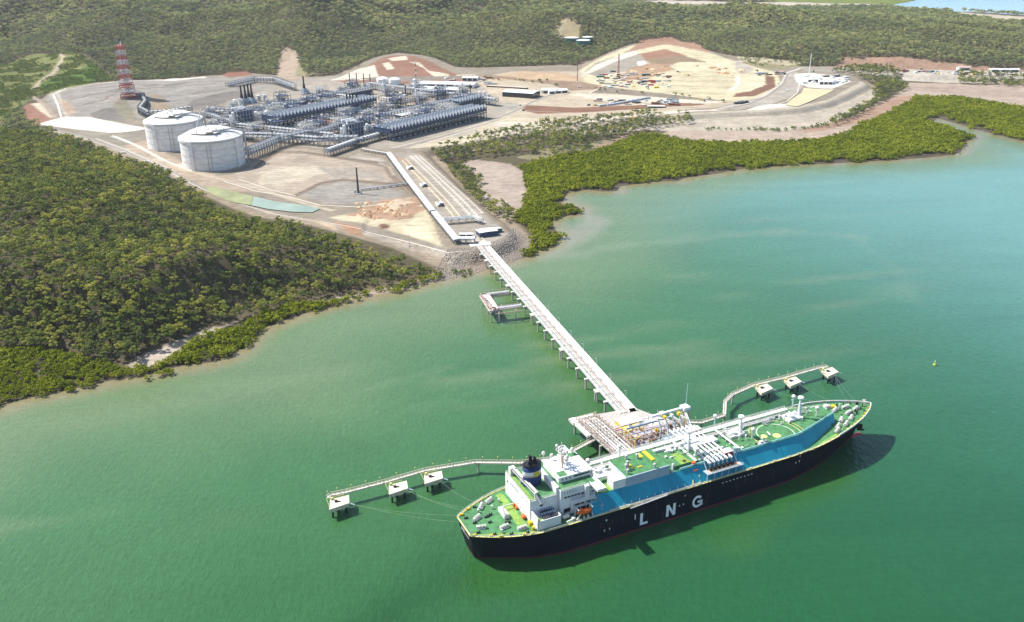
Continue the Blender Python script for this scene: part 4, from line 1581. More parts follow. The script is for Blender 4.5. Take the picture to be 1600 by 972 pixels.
fun(m_, 31, 43.4)
funnel = m_.build('funnel', FUNB, SHIP, True)
m_ = MB()
fun(m_, 43.4, 44.2, 1.02)
fun(m_, 44.2, 44.3, .9)
for (a, b, h) in ((40.5, 2.4, 48.2), (42.8, 1.6, 47.4), (41.6, 3.8, 46.8), (39.4, 1.0, 46), (43.8, 3.2, 46)):
    m_.cyl((a, b, 44), (a, b, h), .75, 8)
    m_.cyl((a, b, h), (a - .9, b, h + .8), .75, 8)
m_.build('funnel_top', BLACKP, funnel)
m_ = MB()
fun(m_, 37.2, 39.6, 1.006)
m_.build('funnel_band', PINK, funnel)
m_ = MB()
fun(m_, 38.2, 40.4, 1.008)
m_.build('white_band', WHITE, funnel)
m_ = MB()                                        # round yellow emblem that follows the curve of the funnel
for k in range(2):
    cc = (-1.35, 1.9)[k]
    P = [(41.5 + 5.46 * cos(cc), 2.2 + 3.56 * sin(cc), 39.0)]
    P = [(41.5 + 5.47 * cos(cc), 2.2 + 3.57 * sin(cc), 38.9)]
    for i in range(16):
        t = 2 * pi * i / 16
        th_ = cc + .40 * cos(t)
        P.append((41.5 + 5.52 * cos(th_), 2.2 + 3.62 * sin(th_), 38.9 + 1.75 * sin(t)))
    m_.add(P, [(0, 1 + i, 1 + (i + 1) % 16) for i in range(16)])
m_.build('yellow_emblem', YEL, funnel)
# stern crane lying across the casing top
m_ = MB()
m_.beam((35.5, 15, 35.2), (37.2, -11.5, 34.2), 1.5, 1.3)
m_.beam((37.3, 14.6, 34.6), (38.6, -10.5, 34.0), .7, .7)
m_.bx(34.2, 37.4, 13.8, 16.8, 31, 35.5)
m_.cyl((36, 5, 31), (36, 5, 34.4), .5, 8)
m_.cyl((37, -11, 31), (37, -11, 34), .8, 8)
m_.beam((37, -11.4, 34.2), (38.6, -14.6, 29.5), .7)
m_.build('provision_crane', OFFW, SHIP)
m_ = MB()
m_.beam((34.9, 14, 35.2 + .72), (36.6, -10.8, 34.2 + .72), .5, .1)
m_.build('crane_cable', DGREY, [c for c in COL.objects if c.parent is SHIP][-1])
# radar mast
m_ = MB()
m_.beam((60, 3.2, 37.7), (60, 3.2, 47.5), 1.1)
m_.beam((60, 3.2, 47.5), (60, 3.2, 51.5), .3)
m_.beam((60, -3.4, 43.5), (60, 9.0, 43.5), .7)
m_.beam((60, -2.4, 41.2), (60, 8.0, 41.2), .5)
m_.beam((60, -1, 37.7), (60, 3, 44), .45)
m_.beam((60, 7.4, 37.7), (60, 3.4, 44), .45)
m_.box((60.4, 8.6, 44.3), (3.4, .5, .5), .5)
m_.box((60.4, -2.6, 44.6), (4.4, .5, .5), .3)
m_.box((60.4, 3.2, 46.4), (3.6, .5, .5), -.4)
for b in (-3.2, 8.8, 5.8, 0.8):
    m_.cyl((60, b, 43.5), (60, b, 46.2), .35, 6)
    m_.lathe([(0, 0), (.8, .2), (.9, .9), (.5, 1.6), (0, 1.8)], (60, b, 45.4), 8)
m_.build('radar_mast', OFFW, SHIP)
for (a, b) in ((66, 8.5), (70, 9.6), (57, 9), (64, 12.5), (54, 13)):
    m_ = MB()
    m_.cyl((a, b, 37.6 if b < 11 else 34), (a, b, 40), .25, 6)
    m_.lathe([(0, 0), (1.0, .3), (1.15, 1.1), (.7, 2.0), (0, 2.3)], (a, b, 39.6), 10)
    m_.build('satellite_dome', OFFW, SHIP)
m_ = MB()
m_.beam((58.2, -1.4, 37.6), (58.2, -1.4, 46), .7)
m_.build('rear_mast', mat('mast_buff', (.5, .36, .26), .6), SHIP)
# lifeboat in its davits
lb = empty('lifeboat', (61.5, -20.6, 21.4), 0)
lb.parent = SHIP
m_ = MB()
prof = [(-4.6, .05), (-4.1, .8), (-3, 1.35), (-1, 1.6), (1, 1.6), (3, 1.4), (4.1, .8), (4.6, .05)]
V, F = [], []
for (x_, r_) in prof:
    for k in range(12):
        t = 2 * pi * k / 12
        zz = sin(t) * r_ * (1.0 if sin(t) < 0 else .95)
        V.append((x_, cos(t) * r_, zz))
for i in range(len(prof) - 1):
    for k in range(12):
        F.append((i * 12 + k, i * 12 + (k + 1) % 12, (i + 1) * 12 + (k + 1) % 12, (i + 1) * 12 + k))
m_.add(V, F)
m_.bx(-3.2, -1.2, -.7, .7, 1.3, 2.0)
m_.build('boat_hull', ORG, lb, True)
lb.name = 'lifeboat'
m_ = MB()
for a in (-4.2, 4.2):
    m_.beam((a, 2.6, -3.4), (a, 1.8, 2.6), .5)
    m_.beam((a, 1.8, 2.6), (a, -1.2, 2.2), .5)
    m_.beam((a, -2.0, -3.6), (a, -.4, -1.4), .5)
m_.build('davit', OFFW, lb)
m_ = MB()
m_.tank((50, -17.5, ZD + 1.4), (53.5, -17.5, ZD + 1.4), 1.1)
m_.bx(54, 56, -21, -19, ZD, ZD + 1.5)
m_.beam((50, -21.5, ZD + .8), (55, -21.2, ZD + 1.6), .6)
m_.beam((56, -22, ZD + .6), (58.5, -21.6, ZD + 3.2), .5)
for a in (60.5, 63):
    m_.cyl((a, -21.9, ZD + .1), (a, -21.9, ZD + 1.6), .6, 8)
m_.build('deck_stores', OFFW, SHIP)
m_ = MB()
for (a, b) in ((73.0, -19.5), (74.2, -19.5)):
    m_.beam((a, b, ZD), (a - 3.5, b + 3, 30), .18)
m_.beam((72, -21, ZD), (72, -21, ZD + 6), .3)
m_.beam((70.8, -21, ZD + 4.6), (73.2, -21, ZD + 4.6), .3)
m_.build('forward_stays', LBLUE, SHIP)

# ---- trunk deck fittings
m_ = MB()
m_.bx(90, 118.5, -15.9, -15.3, ZT - 1.6, 31.2)       # long screen wall of the cargo machinery house
m_.bx(90, 90.5, -15.6, -6, ZT, 31.2)
mh = m_.build('machinery_house_wall', LBLUE, SHIP)
m_ = MB()
m_.bx(90.4, 118.5, -15.3, 3.2, ZT, 30.9)
m_.build('machinery_house', WHITE, SHIP)
mroof = [c for c in COL.objects if c.parent is SHIP][-1]
m_ = MB()
m_.bx(90.6, 118.4, -15.2, 3.1, 30.9, 31.0)
m_.bx(122, 140, -13.5, 3.0, ZT + .02, ZT + 1.9)
m_.build('green_roof', DECKG, mroof)
m_ = MB()
m_.bx(112, 114.4, -7.5, 2.8, 31.0, 31.5)
m_.bx(108, 110, -2, 2.2, 31.0, 31.4)
m_.bx(101, 104, -10.2, -9.2, 31.0, 31.4)
m_.bx(98, 99, -9, -4, 31.0, 31.5)
m_.build('yellow_hatch', YEL, mroof)
m_ = MB()
for (a, b, h) in ((94, -9, 3.0), (95.6, -8, 4.0), (97, -6.4, 2.6), (93, -12.4, 2.0), (109.5, -14, 1.8), (106, -1.5, 2.0), (100, .4, 1.6)):
    m_.cyl((a, b, 31), (a, b, 31 + h), .6, 8)
    m_.lathe([(.6, 0), (.95, .3), (.8, .9), (0, 1.2)], (a, b, 31 + h), 8)
m_.build('roof_vents', GALV, mroof)
m_ = MB()
m_.bx(82, 90.3, -15.6, -9, ZT, 31.0)
m_.bx(84, 90, -9, -4, ZT, 29)
m_.bx(73, 92, -5.8, -4.2, 27.6, 28.7)
m_.bx(74, 76, -12, -4, ZT, 27.2)
m_.build('compressor_house', WHITE, SHIP)
m_ = MB()
m_.bx(75, 82, -15.4, -9, ZT, ZT + .08)
m_.bx(128, 134.5, -13.4, -2.0, ZT + 1.92, ZT + 1.96)
m_.build('worn_walkway', DECKY, trunk_top)
# longitudinal pipe trunk
m_ = MB()
m_.bx(76, 224, 8.6, 11.4, ZT + 2.0, ZT + 2.35)
for a in range(78, 224, 6):
    m_.beam((a, 8.8, ZT), (a, 8.8, ZT + 2), .35)
    m_.beam((a, 11.2, ZT), (a, 11.2, ZT + 2), .35)
m_.build('pipe_gallery', WHITE, SHIP)
m_ = MB()
for k, b in enumerate((7.9, 7.1, 6.2, 5.4, 12.2, 12.9)):
    m_.cyl((78 + 3 * k, b, ZT + 1.1), (222 - 5 * k, b, ZT + 1.1), .36 if k % 2 else .28, 6)
for a in range(80, 220, 9):
    m_.beam((a, 5, ZT + .5), (a, 13.4, ZT + .5), .4)
m_.build('deck_pipes', OFFW, SHIP)
rail([(76, 11.4, ZT + 2.4), (224, 11.4, ZT + 2.4)], parent=SHIP, w=.12)
rail([(76, 8.6, ZT + 2.4), (224, 8.6, ZT + 2.4)], parent=SHIP, w=.12)
# tank domes: liquid and gas domes with their pipework
for (a, sc_) in ((84, .8), (132, 1.0), (178, 1.1), (222, 1.1)):
    m_ = MB()
    rr = random.Random(int(a))
    m_.bx(a - 5 * sc_, a + 5 * sc_, -1.5, 6, ZT, ZT + 1.5)
    m_.cyl((a - 2, 1.5, ZT + 1.5), (a - 2, 1.5, ZT + 3.2), 1.9, 12)
    m_.cyl((a + 3, 3.6, ZT + 1.5), (a + 3, 3.6, ZT + 2.8), 1.2, 10)
    for k in range(12):
        x_, y_ = a + rr.uniform(-7, 7), rr.uniform(-5.5, 6.5)
        h_ = rr.uniform(1.2, 3.4)
        m_.cyl((x_, y_, ZT), (x_, y_, ZT + h_), .28, 6)
        m_.cyl((x_, y_, ZT + h_), (x_ + rr.uniform(-3.5, 3.5), y_, ZT + h_), .28, 6)
        m_.box((x_, y_, ZT + h_), (.9, .9, .7))
    m_.build('tank_dome', WHITE, SHIP)
for a in (171, 206, 232):
    m_ = MB()
    rr = random.Random(a)
    for k in range(10):
        x_, y_ = a + rr.uniform(-6, 6), rr.uniform(2, 7.5)
        m_.cyl((x_, y_, ZT + .9), (x_ + rr.uniform(1, 5), y_ + rr.uniform(-1, 1), ZT + .9 + rr.uniform(0, .8)), .25, 5)
        m_.cyl((x_, y_, ZT), (x_, y_, ZT + 1.6), .22, 5)
    m_.build('dome_pipework', GALV, SHIP)
# vent masts
for (a, b, h, nm) in ((140.2, -3, 15.5, 1), (180.4, .5, 13.2, 1), (226.4, 1.2, 14.5, 1)):
    m_ = MB()
    m_.cyl((a, b, ZT), (a, b, ZT + h - 1.4), 1.0 if h > 14 and a > 200 else .7, 8, .55)
    m_.lathe([(.5, 0), (1.8, .3), (1.9, 1.3), (1.2, 1.7), (0, 1.8)], (a, b, ZT + h - 1.6), 12)
    m_.cyl((a + 1.0, b - .4, ZT), (a + 1.0, b - .4, ZT + h * .62), .25, 5)
    m_.box((a + 1.2, b - .4, ZT + h * .62), (1.8, 1.4, .3))
    for t in (0, 2.1, 4.2):
        m_.beam((a + 3 * cos(t), b + 3 * sin(t), ZT), (a, b, ZT + h * .5), .22)
    m_.build('vent_mast', WHITE, SHIP)
for (a, b, h, z0) in ((78.5, 6, 7, ZT), (101, 9, 8.5, ZT), (176, 19, 8, ZT - 4), (236, 17.0, 8.0, ZT - 4), (237, -3, 5.6, ZT), (184, -6.5, 6, ZT)):
    m_ = MB()
    m_.cyl((a, b, z0), (a, b, z0 + h), .45, 7)
    m_.lathe([(.3, 0), (1.3, .2), (1.4, 1.2), (.6, 1.9), (0, 2.0)], (a, b, z0 + h - .2), 10)
    m_.beam((a - 1.6, b, z0 + h * .8), (a + 1.6, b, z0 + h * .8), .35)
    m_.build('searchlight_post', OFFW, SHIP)
# manifold
m_ = MB()
for i, a in enumerate((144, 147, 150, 153, 156, 159)):
    m_.cyl((a, -19.4, ZT + 1.5), (a, 21.5, ZT + 1.5), .62, 8)
    for b in (-18.6, -15, 19, 15):
        m_.cyl((a - .3, b, ZT + 1.5), (a - .3, b + .5, ZT + 1.5), 1.0, 8)
    m_.box((a, -10, ZT + 2.6), (1.1, 1.1, 1.6))
    m_.box((a, 17, ZT + 2.6), (1.1, 1.1, 1.6))
m_.bx(141, 163, -1, 4.5, ZT, ZT + 2.2)
m_.bx(146, 152, 2, 7.5, ZT, ZT + 3)
for b in (-12, -7, 13):
    m_.bx(141, 162, b - .5, b + .5, ZT, ZT + .9)
m_.build('cargo_manifold', WHITE, SHIP)
m_ = MB()
for s_ in (-1, 1):
    m_.bx(140, 165, s_ * 16, s_ * 22.8, ZD + 4.4, ZD + 4.7)
    for a in range(140, 166, 5):
        m_.beam((a, s_ * 22.5, ZD), (a, s_ * 22.5, ZD + 4.4), .45)
        m_.beam((a, s_ * 17, ZD + 4.7), (a, s_ * 15.6, ZT + .2), .45)
m_.build('manifold_platform', LBLUE, SHIP)
mplat = [c for c in COL.objects if c.parent is SHIP][-1]
m_ = MB()
m_.bx(141.5, 163.5, -22.2, -18.6, ZD + 4.72, ZD + 4.76)
m_.build('drip_tray', mat('tray_pink', (.62, .42, .30), .7), mplat)
m_ = MB()
for a in (144, 147, 150, 153, 156, 159):
    m_.cyl((a, -20.6, ZD + 5.9), (a, -19.0, ZD + 5.9), 1.05, 9)
m_.build('manifold_flange', BLACKP, mplat)
m_ = MB()
for i, a in enumerate(range(142, 166, 3)):
    m_.beam((a, -16.2, ZT + .6), (a + .4, -18.6, ZD + 4.8), .5)
m_.build('drain_chute', mat('chute_pale', (.5, .62, .68), .6), mplat)
for s_ in (-1, 1):
    rail([(140, s_ * 22.7, ZD + 4.7), (165, s_ * 22.7, ZD + 4.7)], parent=mplat, w=.16)
for (a, b) in ((159.5, -13.8), (158, 14.8)):
    m_ = MB()
    m_.bx(a - 3, a + 3, b - 2, b + 2, ZT, ZT + 2.6)
    o_ = m_.build('hose_house', REDP, SHIP)
    m_ = MB()
    m_.bx(a - 3.1, a + 3.1, b - 2.1, b + 2.1, ZT + 2.6, ZT + 2.9)
    m_.build('house_roof', WHITE, o_)
m_ = MB()
m_.cyl((165.5, -14, ZT), (165.5, -14, ZT + 3.4), 1.5, 10)
m_.build('pale_tank', LBLUE, SHIP)
# white athwartship bridges
for a in (137.5, 168):
    m_ = MB()
    m_.bx(a - .7, a + .7, -14.5, 9, ZT + 2.2, ZT + 2.5)
    for b in range(-14, 9, 4):
        m_.beam((a, b, ZT), (a, b, ZT + 2.2), .3)
    m_.build('cross_walkway', WHITE, SHIP)
m_ = MB()
m_.beam((121, -15.2, ZT), (121, -15.2, ZT + 5.4), .9)
m_.build('roof_post', WHITE, SHIP)
m_ = MB()
m_.bx(119, 143, 3.2, 4.8, ZT + .2, ZT + 3.2)
m_.build('pipe_house', WHITE, SHIP)
# hose crane amidships
m_ = MB()
m_.cyl((141, -9.5, ZT), (141, -9.5, ZT + 5.5), .95, 10)
m_.beam((141, -9.5, ZT + 6), (141, 8, ZT + 7.2), 1.0, 1.0)
m_.box((141, -9.5, ZT + 6.1), (2.6, 2.6, 2.0))
m_.build('hose_crane', OFFW, SHIP)
m_ = MB()
m_.cyl((135.7, -14.4, ZT + .1), (135.7, -14.4, ZT + 2.0), 1.2, 9)
m_.bx(134, 137, -17.5, -16.5, ZT - 2.6, ZT - 1.6)
m_.build('hose_reel', ORG, SHIP)
# helideck markings
def arc(mb, cx, cy_, r, w, t0, t1, z, n=48, clip=-15.0):
    for i in range(n):
        a0, a1 = t0 + (t1 - t0) * i / n, t0 + (t1 - t0) * (i + 1) / n
        P = [(cx + r * cos(a0), cy_ + r * sin(a0)), (cx + r * cos(a1), cy_ + r * sin(a1)),
             (cx + (r - w) * cos(a1), cy_ + (r - w) * sin(a1)), (cx + (r - w) * cos(a0), cy_ + (r - w) * sin(a0))]
        if all(p[1] > -tr_half(p[0])[0] + .1 for p in P):
            mb.add([(p[0], p[1], z) for p in P], [(0, 1, 2, 3)])


m_ = MB()
arc(m_, 200.5, -8.2, 11.6, .55, 0, 2 * pi, ZT + .05)
m_.build('landing_circle', mat('circle_white', (.55, .66, .5), .7), trunk_top)
m_ = MB()
arc(m_, 200.5, -8.2, 16.0, .45, pi * .55, pi * 1.3, ZT + .05)
arc(m_, 200.5, -8.2, 16.0, .45, -.4, pi * .35, ZT + .05)
arc(m_, 200.5, -8.2, 18.6, .4, -.2, pi * .2, ZT + .05)
m_.build('outer_circle', LYEL, trunk_top)
m_ = MB()
m_.cyl((199.6, -10.2, ZT), (199.6, -10.2, ZT + .09), 2.5, 24)
m_.build('landing_spot', LYEL, trunk_top)
m_ = MB()
m_.box((197.0, -6.0, ZT + .06), (1.0, 3.8, .06), -.2)
m_.build('spot_bar', WHITE, trunk_top)
# fire monitor beside the circle
m_ = MB()
m_.cyl((187.5, -12.6, ZT), (187.5, -12.6, ZT + 3.4), .7, 8)
m_.bx(182.5, 189.5, -14.6, -13.2, ZT, ZT + 1.1)
m_.bx(184, 186, -14.2, -12.6, ZT, ZT + 2)
fm = m_.build('fire_monitor', OFFW, SHIP)
m_ = MB()
m_.lathe([(.6, 0), (2.0, .5), (2.0, .9), (.5, 1.1), (0, 1.1)], (187.5, -12.6, ZT + 3.2), 10)
m_.build('monitor_platform', LYEL, fm)
# pilot stairs over the side
m_ = MB()
m_.beam((76, -22.4, ZD + .8), (136, -22.4, ZD + .8), .25, .5)
for a in range(80, 136, 5):
    m_.beam((a, -22.3, ZD), (a, -22.3, ZD + 2.6), .2)
m_.build('side_lockers', OFFW, SHIP)
m_ = MB()
m_.beam((88, -24.0, ZD - .6), (112, -24.0, ZD + .9), 1.3, .35)
m_.beam((88, -24.6, ZD + .4), (112, -24.6, ZD + 1.9), .12)
m_.beam((88, -23.6, ZD + .4), (112, -23.6, ZD + 1.9), .12)
for k in range(12):
    a = 88 + 2 * k
    m_.beam((a, -24.6, ZD - .6 + k * .125), (a, -24.6, ZD + .4 + k * .125), .1)
m_.build('accommodation_ladder', GALV, SHIP)
m_ = MB()
for (a, b, h) in ((129, -21.5, 1.5), (131, -21.8, 2.4), (133, -21.4, 1.6), (136, -20.8, 3.6)):
    m_.beam((a, b, ZD), (a + .8, b + 1.6, ZD + h), .6)
m_.build('hose_rests', LYEL, SHIP)

m_ = MB()
m2_ = MB()
rr = random.Random(31)
for k in range(150):
    a, b = rr.choice(((rr.uniform(122, 140), rr.uniform(-12, 7)), (rr.uniform(164, 186), rr.uniform(-13, 7)), (rr.uniform(208, 238), rr.uniform(-2, 7)), (rr.uniform(76, 90), rr.uniform(-8, 7)),
                      (rr.uniform(92, 200), rr.uniform(12.4, 14.6)), (rr.uniform(142, 163), rr.uniform(-14, 14))))
    if abs(b) > tr_half(a)[0] - .8:
        continue
    mm = MB()
    z_ = ZT + (1.9 if 122 < a < 140 and b < 3 else 0)
    if k % 4 == 0:
        mm.cyl((a, b, z_), (a, b, z_ + rr.uniform(.8, 2.4)), .25, 6)
    elif k % 4 == 1:
        mm.cyl((a, b, z_ + .7), (a + rr.uniform(2, 6), b, z_ + .7), .2, 5)
    elif k % 4 == 2:
        mm.cyl((a, b, z_ + .7), (a, b + rr.uniform(1, 3), z_ + .7), .2, 5)
    else:
        mm.box((a, b, z_ + .5), (rr.uniform(.6, 1.8), rr.uniform(.6, 1.4), 1.0))
    if k < 96:
        mm.build(('vent_pipe', 'pipe_spool', 'cross_pipe', 'valve_box')[k % 4], OFFW if k % 3 else RUST, SHIP)
m_ = MB()
for k in range(70):
    a = rr.uniform(74, 218)
    s_ = rr.choice((-1, 1))
    b = s_ * rr.uniform(22.6, 22.9)
    m_.box((a, b, ZD + .4), (rr.uniform(.5, 1.6), .5, rr.uniform(.5, 1.1)))
m_.build('side_fittings', LYEL, SHIP)
m_ = MB()
rk = mat('hull_rust', (.10, .055, .05), .9, var=.4, scale=1.0)
for k in range(34):
    a = rr.uniform(46, 200)
    z_ = rr.uniform(6, 17)
    m_.bx(a, a + rr.uniform(.12, .35), -23.5, -23.46, max(1.4, z_ - rr.uniform(1.5, 6)), z_)
m_.build('rust_streak', rk, hull)
m_ = MB()
for k in range(12):
    a = 64 + k * 12
    m_.bx(a, a + .12, -23.49, -23.46, 1.4, 17)
m_.build('plate_seam', mat('seam_navy', (.012, .018, .035), .6), hull)

# ---- forecastle
for (a, b, rz) in ((247, 11.5, .2), (252, 6.5, -.2), (259, 3.5, .4), (254, -7.5, .7), (247, -12.0, .5), (264, -3, .2), (268, 3.5, .0), (242, 13.5, .1), (250, 2.5, .3), (257, 8.5, .1), (261, -8.5, .6), (245, 7, .2), (272, -1, .3), (253, -12.5, .5), (243, -15.5, .4)):
    winch(a, b, zdeck(a), rz, 'anchor_windlass' if a in (254, 252) else 'mooring_winch')
m_ = MB()
rr = random.Random(3)
for k in range(34):
    a = rr.uniform(244, 280)
    b = rr.uniform(-.75, .75) * hw(a, 1)
    m_.cyl((a, b, zdeck(a)), (a, b, zdeck(a) + rr.uniform(.8, 1.8)), .45, 7)
m_.build('fore_bollards', BLACKP, SHIP)
m_ = MB()
for k in range(9):
    a = 250 + 4 * k
    m_.box((a, -hw(a, 1) + 1.1, zdeck(a) + .4), (1.6, .8, .8))
m_.cyl((262, 8, zdeck(262)), (262, 8, zdeck(262) + 1), 1.6, 10)
m_.build('fore_fairleads', YEL, SHIP)
m_ = MB()
m_.bx(241, 246, 1, 9, zdeck(243), zdeck(243) + 2.6)
m_.cyl((262, 3, 20), (262, 3, 25.5), .4, 7)
m_.cyl((280.5, 0, 20.4), (280.5, 0, 25.5), .35, 6)
m_.beam((280.5, -1.8, 24.4), (280.5, 1.8, 24.4), .5)
m_.bx(256, 258.4, 9, 11, zdeck(257), zdeck(257) + 1.8)
m_.build('foremast', OFFW, SHIP)
m_ = MB()
m_.add([(224, -20.2, zdeck(224) + .03), (225, -21.4, zdeck(225) + .03), (242, -18.4, zdeck(242) + .03), (252, -12.5, zdeck(252) + .03), (258, -6, zdeck(258) + .03), (256.5, -5, zdeck(256) + .03),
        (250, -11.6, zdeck(250) + .03), (241, -17.0, zdeck(241) + .03)], [(0, 1, 2, 3, 4, 5, 6, 7)])
m_.build('worn_walkway', DECKY, deck)
m_ = MB()
m_.box((268.5, -9.6, 13.4), (3.2, 1.0, 3.6), -.55)
m_.box((269.0, -10.4, 11.6), (4.2, .7, 1.0), -.55)
m_.build('anchor', BLACKP, SHIP)
m_ = MB()                                         # bulb breaking the surface
m_.tank((272, 0, -1.0), (281, 0, -1.0), 1.9, 12)
m_.build('bulbous_bow', mat('bulb_red', (.38, .07, .06), .6), hull)

# ---- lettering on the starboard side
YS = -23.62


def strokes(name, quads, m, parent=hull):
    mb = MB()
    for q in quads:
        n = len(q)
        mb.add([(p[0], YS, p[1]) for p in q] + [(p[0], YS + .1, p[1]) for p in q],
               [tuple(range(n)), tuple(range(2 * n - 1, n - 1, -1))] + [(i, i + n, (i + 1) % n + n, (i + 1) % n) for i in range(n)])
    return mb.build(name, m, parent)


LW = mat('lettering_white', (.86, .87, .88), .5, var=.04)
z0, z1 = 3.2, 11.0
strokes('letter_l', [[(95.2, z0), (96.9, z0), (96.9, z1), (95.2, z1)], [(96.9, z0), (100.2, z0), (100.2, z0 + 1.4), (96.9, z0 + 1.4)]], LW)
strokes('letter_n', [[(112.4, z0), (114.1, z0), (114.1, z1), (112.4, z1)], [(116.9, z0), (118.6, z0), (118.6, z1), (116.9, z1)],
                     [(114.1, z1), (114.1, z1 - 2.9), (116.9, z0), (116.9, z0 + 2.9)]], LW)
gq = []
gx, gz, ro, rx_ = 133.6, (z0 + z1) / 2, (z1 - z0) / 2 + .1, .88
for i in range(20):
    t0, t1 = radians(42 + i * 15.9), radians(42 + (i + 1) * 15.9)
    ri = ro - 1.55
    gq.append([(gx + ro * rx_ * cos(t0), gz + ro * sin(t0)), (gx + ro * rx_ * cos(t1), gz + ro * sin(t1)),
               (gx + ri * rx_ * cos(t1), gz + ri * sin(t1)), (gx + ri * rx_ * cos(t0), gz + ri * sin(t0))])
gq.append([(gx + .1, gz - .9), (gx + 3.45, gz - .9), (gx + 3.45, gz + .45), (gx + .1, gz + .45)])
gq.append([(gx + 1.9, gz - 3.2), (gx + 3.45, gz - 3.2), (gx + 3.45, gz - .9), (gx + 1.9, gz - .9)])
strokes('letter_g', gq, LW)
mk = []
for (a, z, w_, h_) in ((73, 13.2, .9, 1.0), (72.2, 6.6, .5, 1.2), (75.4, 6.8, .5, 1.2), (91.6, 8.2, .5, 3.6), (121, 7.6, .5, 1.0), (123.6, 7.8, .5, 1.0), (124.5, 13.4, .5, .7),
                       (206.6, 12.6, .5, 1.2), (204.0, 12.2, .5, 1.2), (206.8, 18.4 - 2.2, .5, .8)):
    mk.append([(a, z), (a + w_, z), (a + w_, z + h_), (a, z + h_)])
for k in range(9):
    mk.append([(150 + 2.6 * k, 14.4), (151 + 2.6 * k, 14.4), (151 + 2.6 * k, 14.8), (150 + 2.6 * k, 14.8)])
strokes('draught_mark', mk, LW)
# name and port on the transom: two short lines of small white capitals
m_ = MB()
for row, (z, b0, b1, n) in enumerate(((14.4, 4.6, -.2, 7), (12.8, 5.6, -5.2, 14))):
    for k in range(n):
        b = b0 + (b1 - b0) * k / n
        zt = z / ZD
        x_ = (1 - zt) * 3.5 - .12
        m_.bx(x_ - .06, x_, b - .34, b - .1, z, z + .9)
        m_.bx(x_ - .06, x_, b - .5, b - .1, z + (.7 if k % 2 else .05), z + (.9 if k % 2 else .25))
m_.build('transom_lettering', LW, hull)

# ================================================================== jetty
JT0, JT1 = np.array([-32.5, 878.0]), np.array([77.0, 520.5])
JD = (JT1 - JT0) / np.linalg.norm(JT1 - JT0)
JN = np.array([-JD[1], JD[0]])                     # to the right of the photograph (east)
JL = float(np.linalg.norm(JT1 - JT0))
JRZ = math.atan2(JD[1], JD[0])
TREST = empty('jetty_trestle', (JT0[0], JT0[1], 0), JRZ, 'long white trestle bridge carrying a road and pipes from the shore to the ship', 'jetty')
# local: x along towards the ship, y to the east
DZ = 10.0
m_ = MB()
m_.bx(-14, JL, -.2 + 1.0, 6.4, DZ - .5, DZ)
road_ = m_.build('road_deck', mat('white_concrete', (.60, .59, .56), .8, var=.1, scale=.3), TREST)
m_ = MB()
for y_ in (.9, 6.3):
    m_.bx(-14, JL, y_ - .12, y_ + .12, DZ, DZ + .9)
m_.build('road_barrier', OFFW, TREST)
m_ = MB()
for y_ in (-6.2, .4):
    m_.bx(-14, JL, y_ - .25, y_ + .25, DZ - 1.6, DZ - .1)
for k in range(int(JL / 6)):
    m_.bx(k * 6, k * 6 + .5, -6.2, .4, DZ - .6, DZ - .2)
m_.build('pipe_girder', GALV, TREST)
for k, (y_, r_) in enumerate(((-5.5, .28), (-4.5, .28), (-3.3, .42), (-2.0, .42), (-.7, .24))):
    m_ = MB()
    m_.cyl((-14, y_, DZ + .5), (JL, y_, DZ + .5), r_, 6)
    m_.build('pipe', (OFFW, GALV, OFFW, WHITE, PINK)[k], TREST)
m_ = MB()
for k in range(int(JL / 12)):
    m_.beam((k * 12, -6.0, DZ + 1.3), (k * 12, .2, DZ + 1.3), .18)
    for y_ in (-5.9, .1):
        m_.beam((k * 12, y_, DZ - .2), (k * 12, y_, DZ + 1.3), .3)
m_.build('pipe_support', GALV, TREST)
m_ = MB()
m_.bx(-14, JL, -6.6, -6.0, DZ + .1, DZ + .2)
for k in range(int(JL / 4)):
    m_.beam((k * 4, -6.6, DZ), (k * 4, -6.6, DZ + 1.2), .12)
m_.beam((-2, -6.6, DZ + 1.2), (JL, -6.6, DZ + 1.2), .12)
m_.build('walkway', OFFW, TREST)
m_ = MB()
m_.bx(-14, JL, -2.7, -2.45, DZ + 1.1, DZ + 1.3)
m_.build('cable_tray', PINK, TREST)
NB = 22
for k in range(NB):
    x_ = JL - 4 - k * 17.86
    if x_ < 12:
        break
    m_ = MB()
    m_.bx(x_ - .9, x_ + .9, -8.8, 8.2, DZ - 2.7, DZ - 1.62)
    m_.build('pile_cap', PCONC, TREST)
    m_ = MB()
    ys = (-7.6, 6.9) if k % 4 else (-7.6, 6.9)
    for y_ in ys:
        m_.cyl((x_, y_, -4), (x_, y_, DZ - 2.7), .75, 10)
        if k % 4 == 2:
            m_.cyl((x_ + 3.2, y_, -4), (x_ + 3.2, y_, DZ - 2.7), .62, 10)
    if k % 4 == 2:
        m_.bx(x_ + .9, x_ + 4.1, -8.8, 8.2, DZ - 2.7, DZ - 1.62)
    m_.build('pile', CONC, TREST)
m_ = MB()
for k in range(14):
    x_ = 10 + k * 26.5
    m_.beam((x_, 6.7, DZ), (x_, 6.7, DZ + 5.5), .2)
    m_.beam((x_, 6.7, DZ + 5.5), (x_, 5.2, DZ + 5.7), .25)
for k in range(18):
    x_ = 6 + k * 20
    m_.beam((x_, .5, DZ), (x_, .5, DZ + 2.4), .3)
m_.build('lamp_posts', OFFW, TREST)

# expansion loop platform on the west side
LP_ = empty('pipe_loop_platform', (0, 0, 0), 0, 'square white piled platform with a pipe loop on the left of the trestle', 'platform')
q = [np.array(p) for p in ((-24.5, 733.0), (-15.0, 697.0), (8.0, 703.5), (-2.5, 739.0))]
m_ = MB()


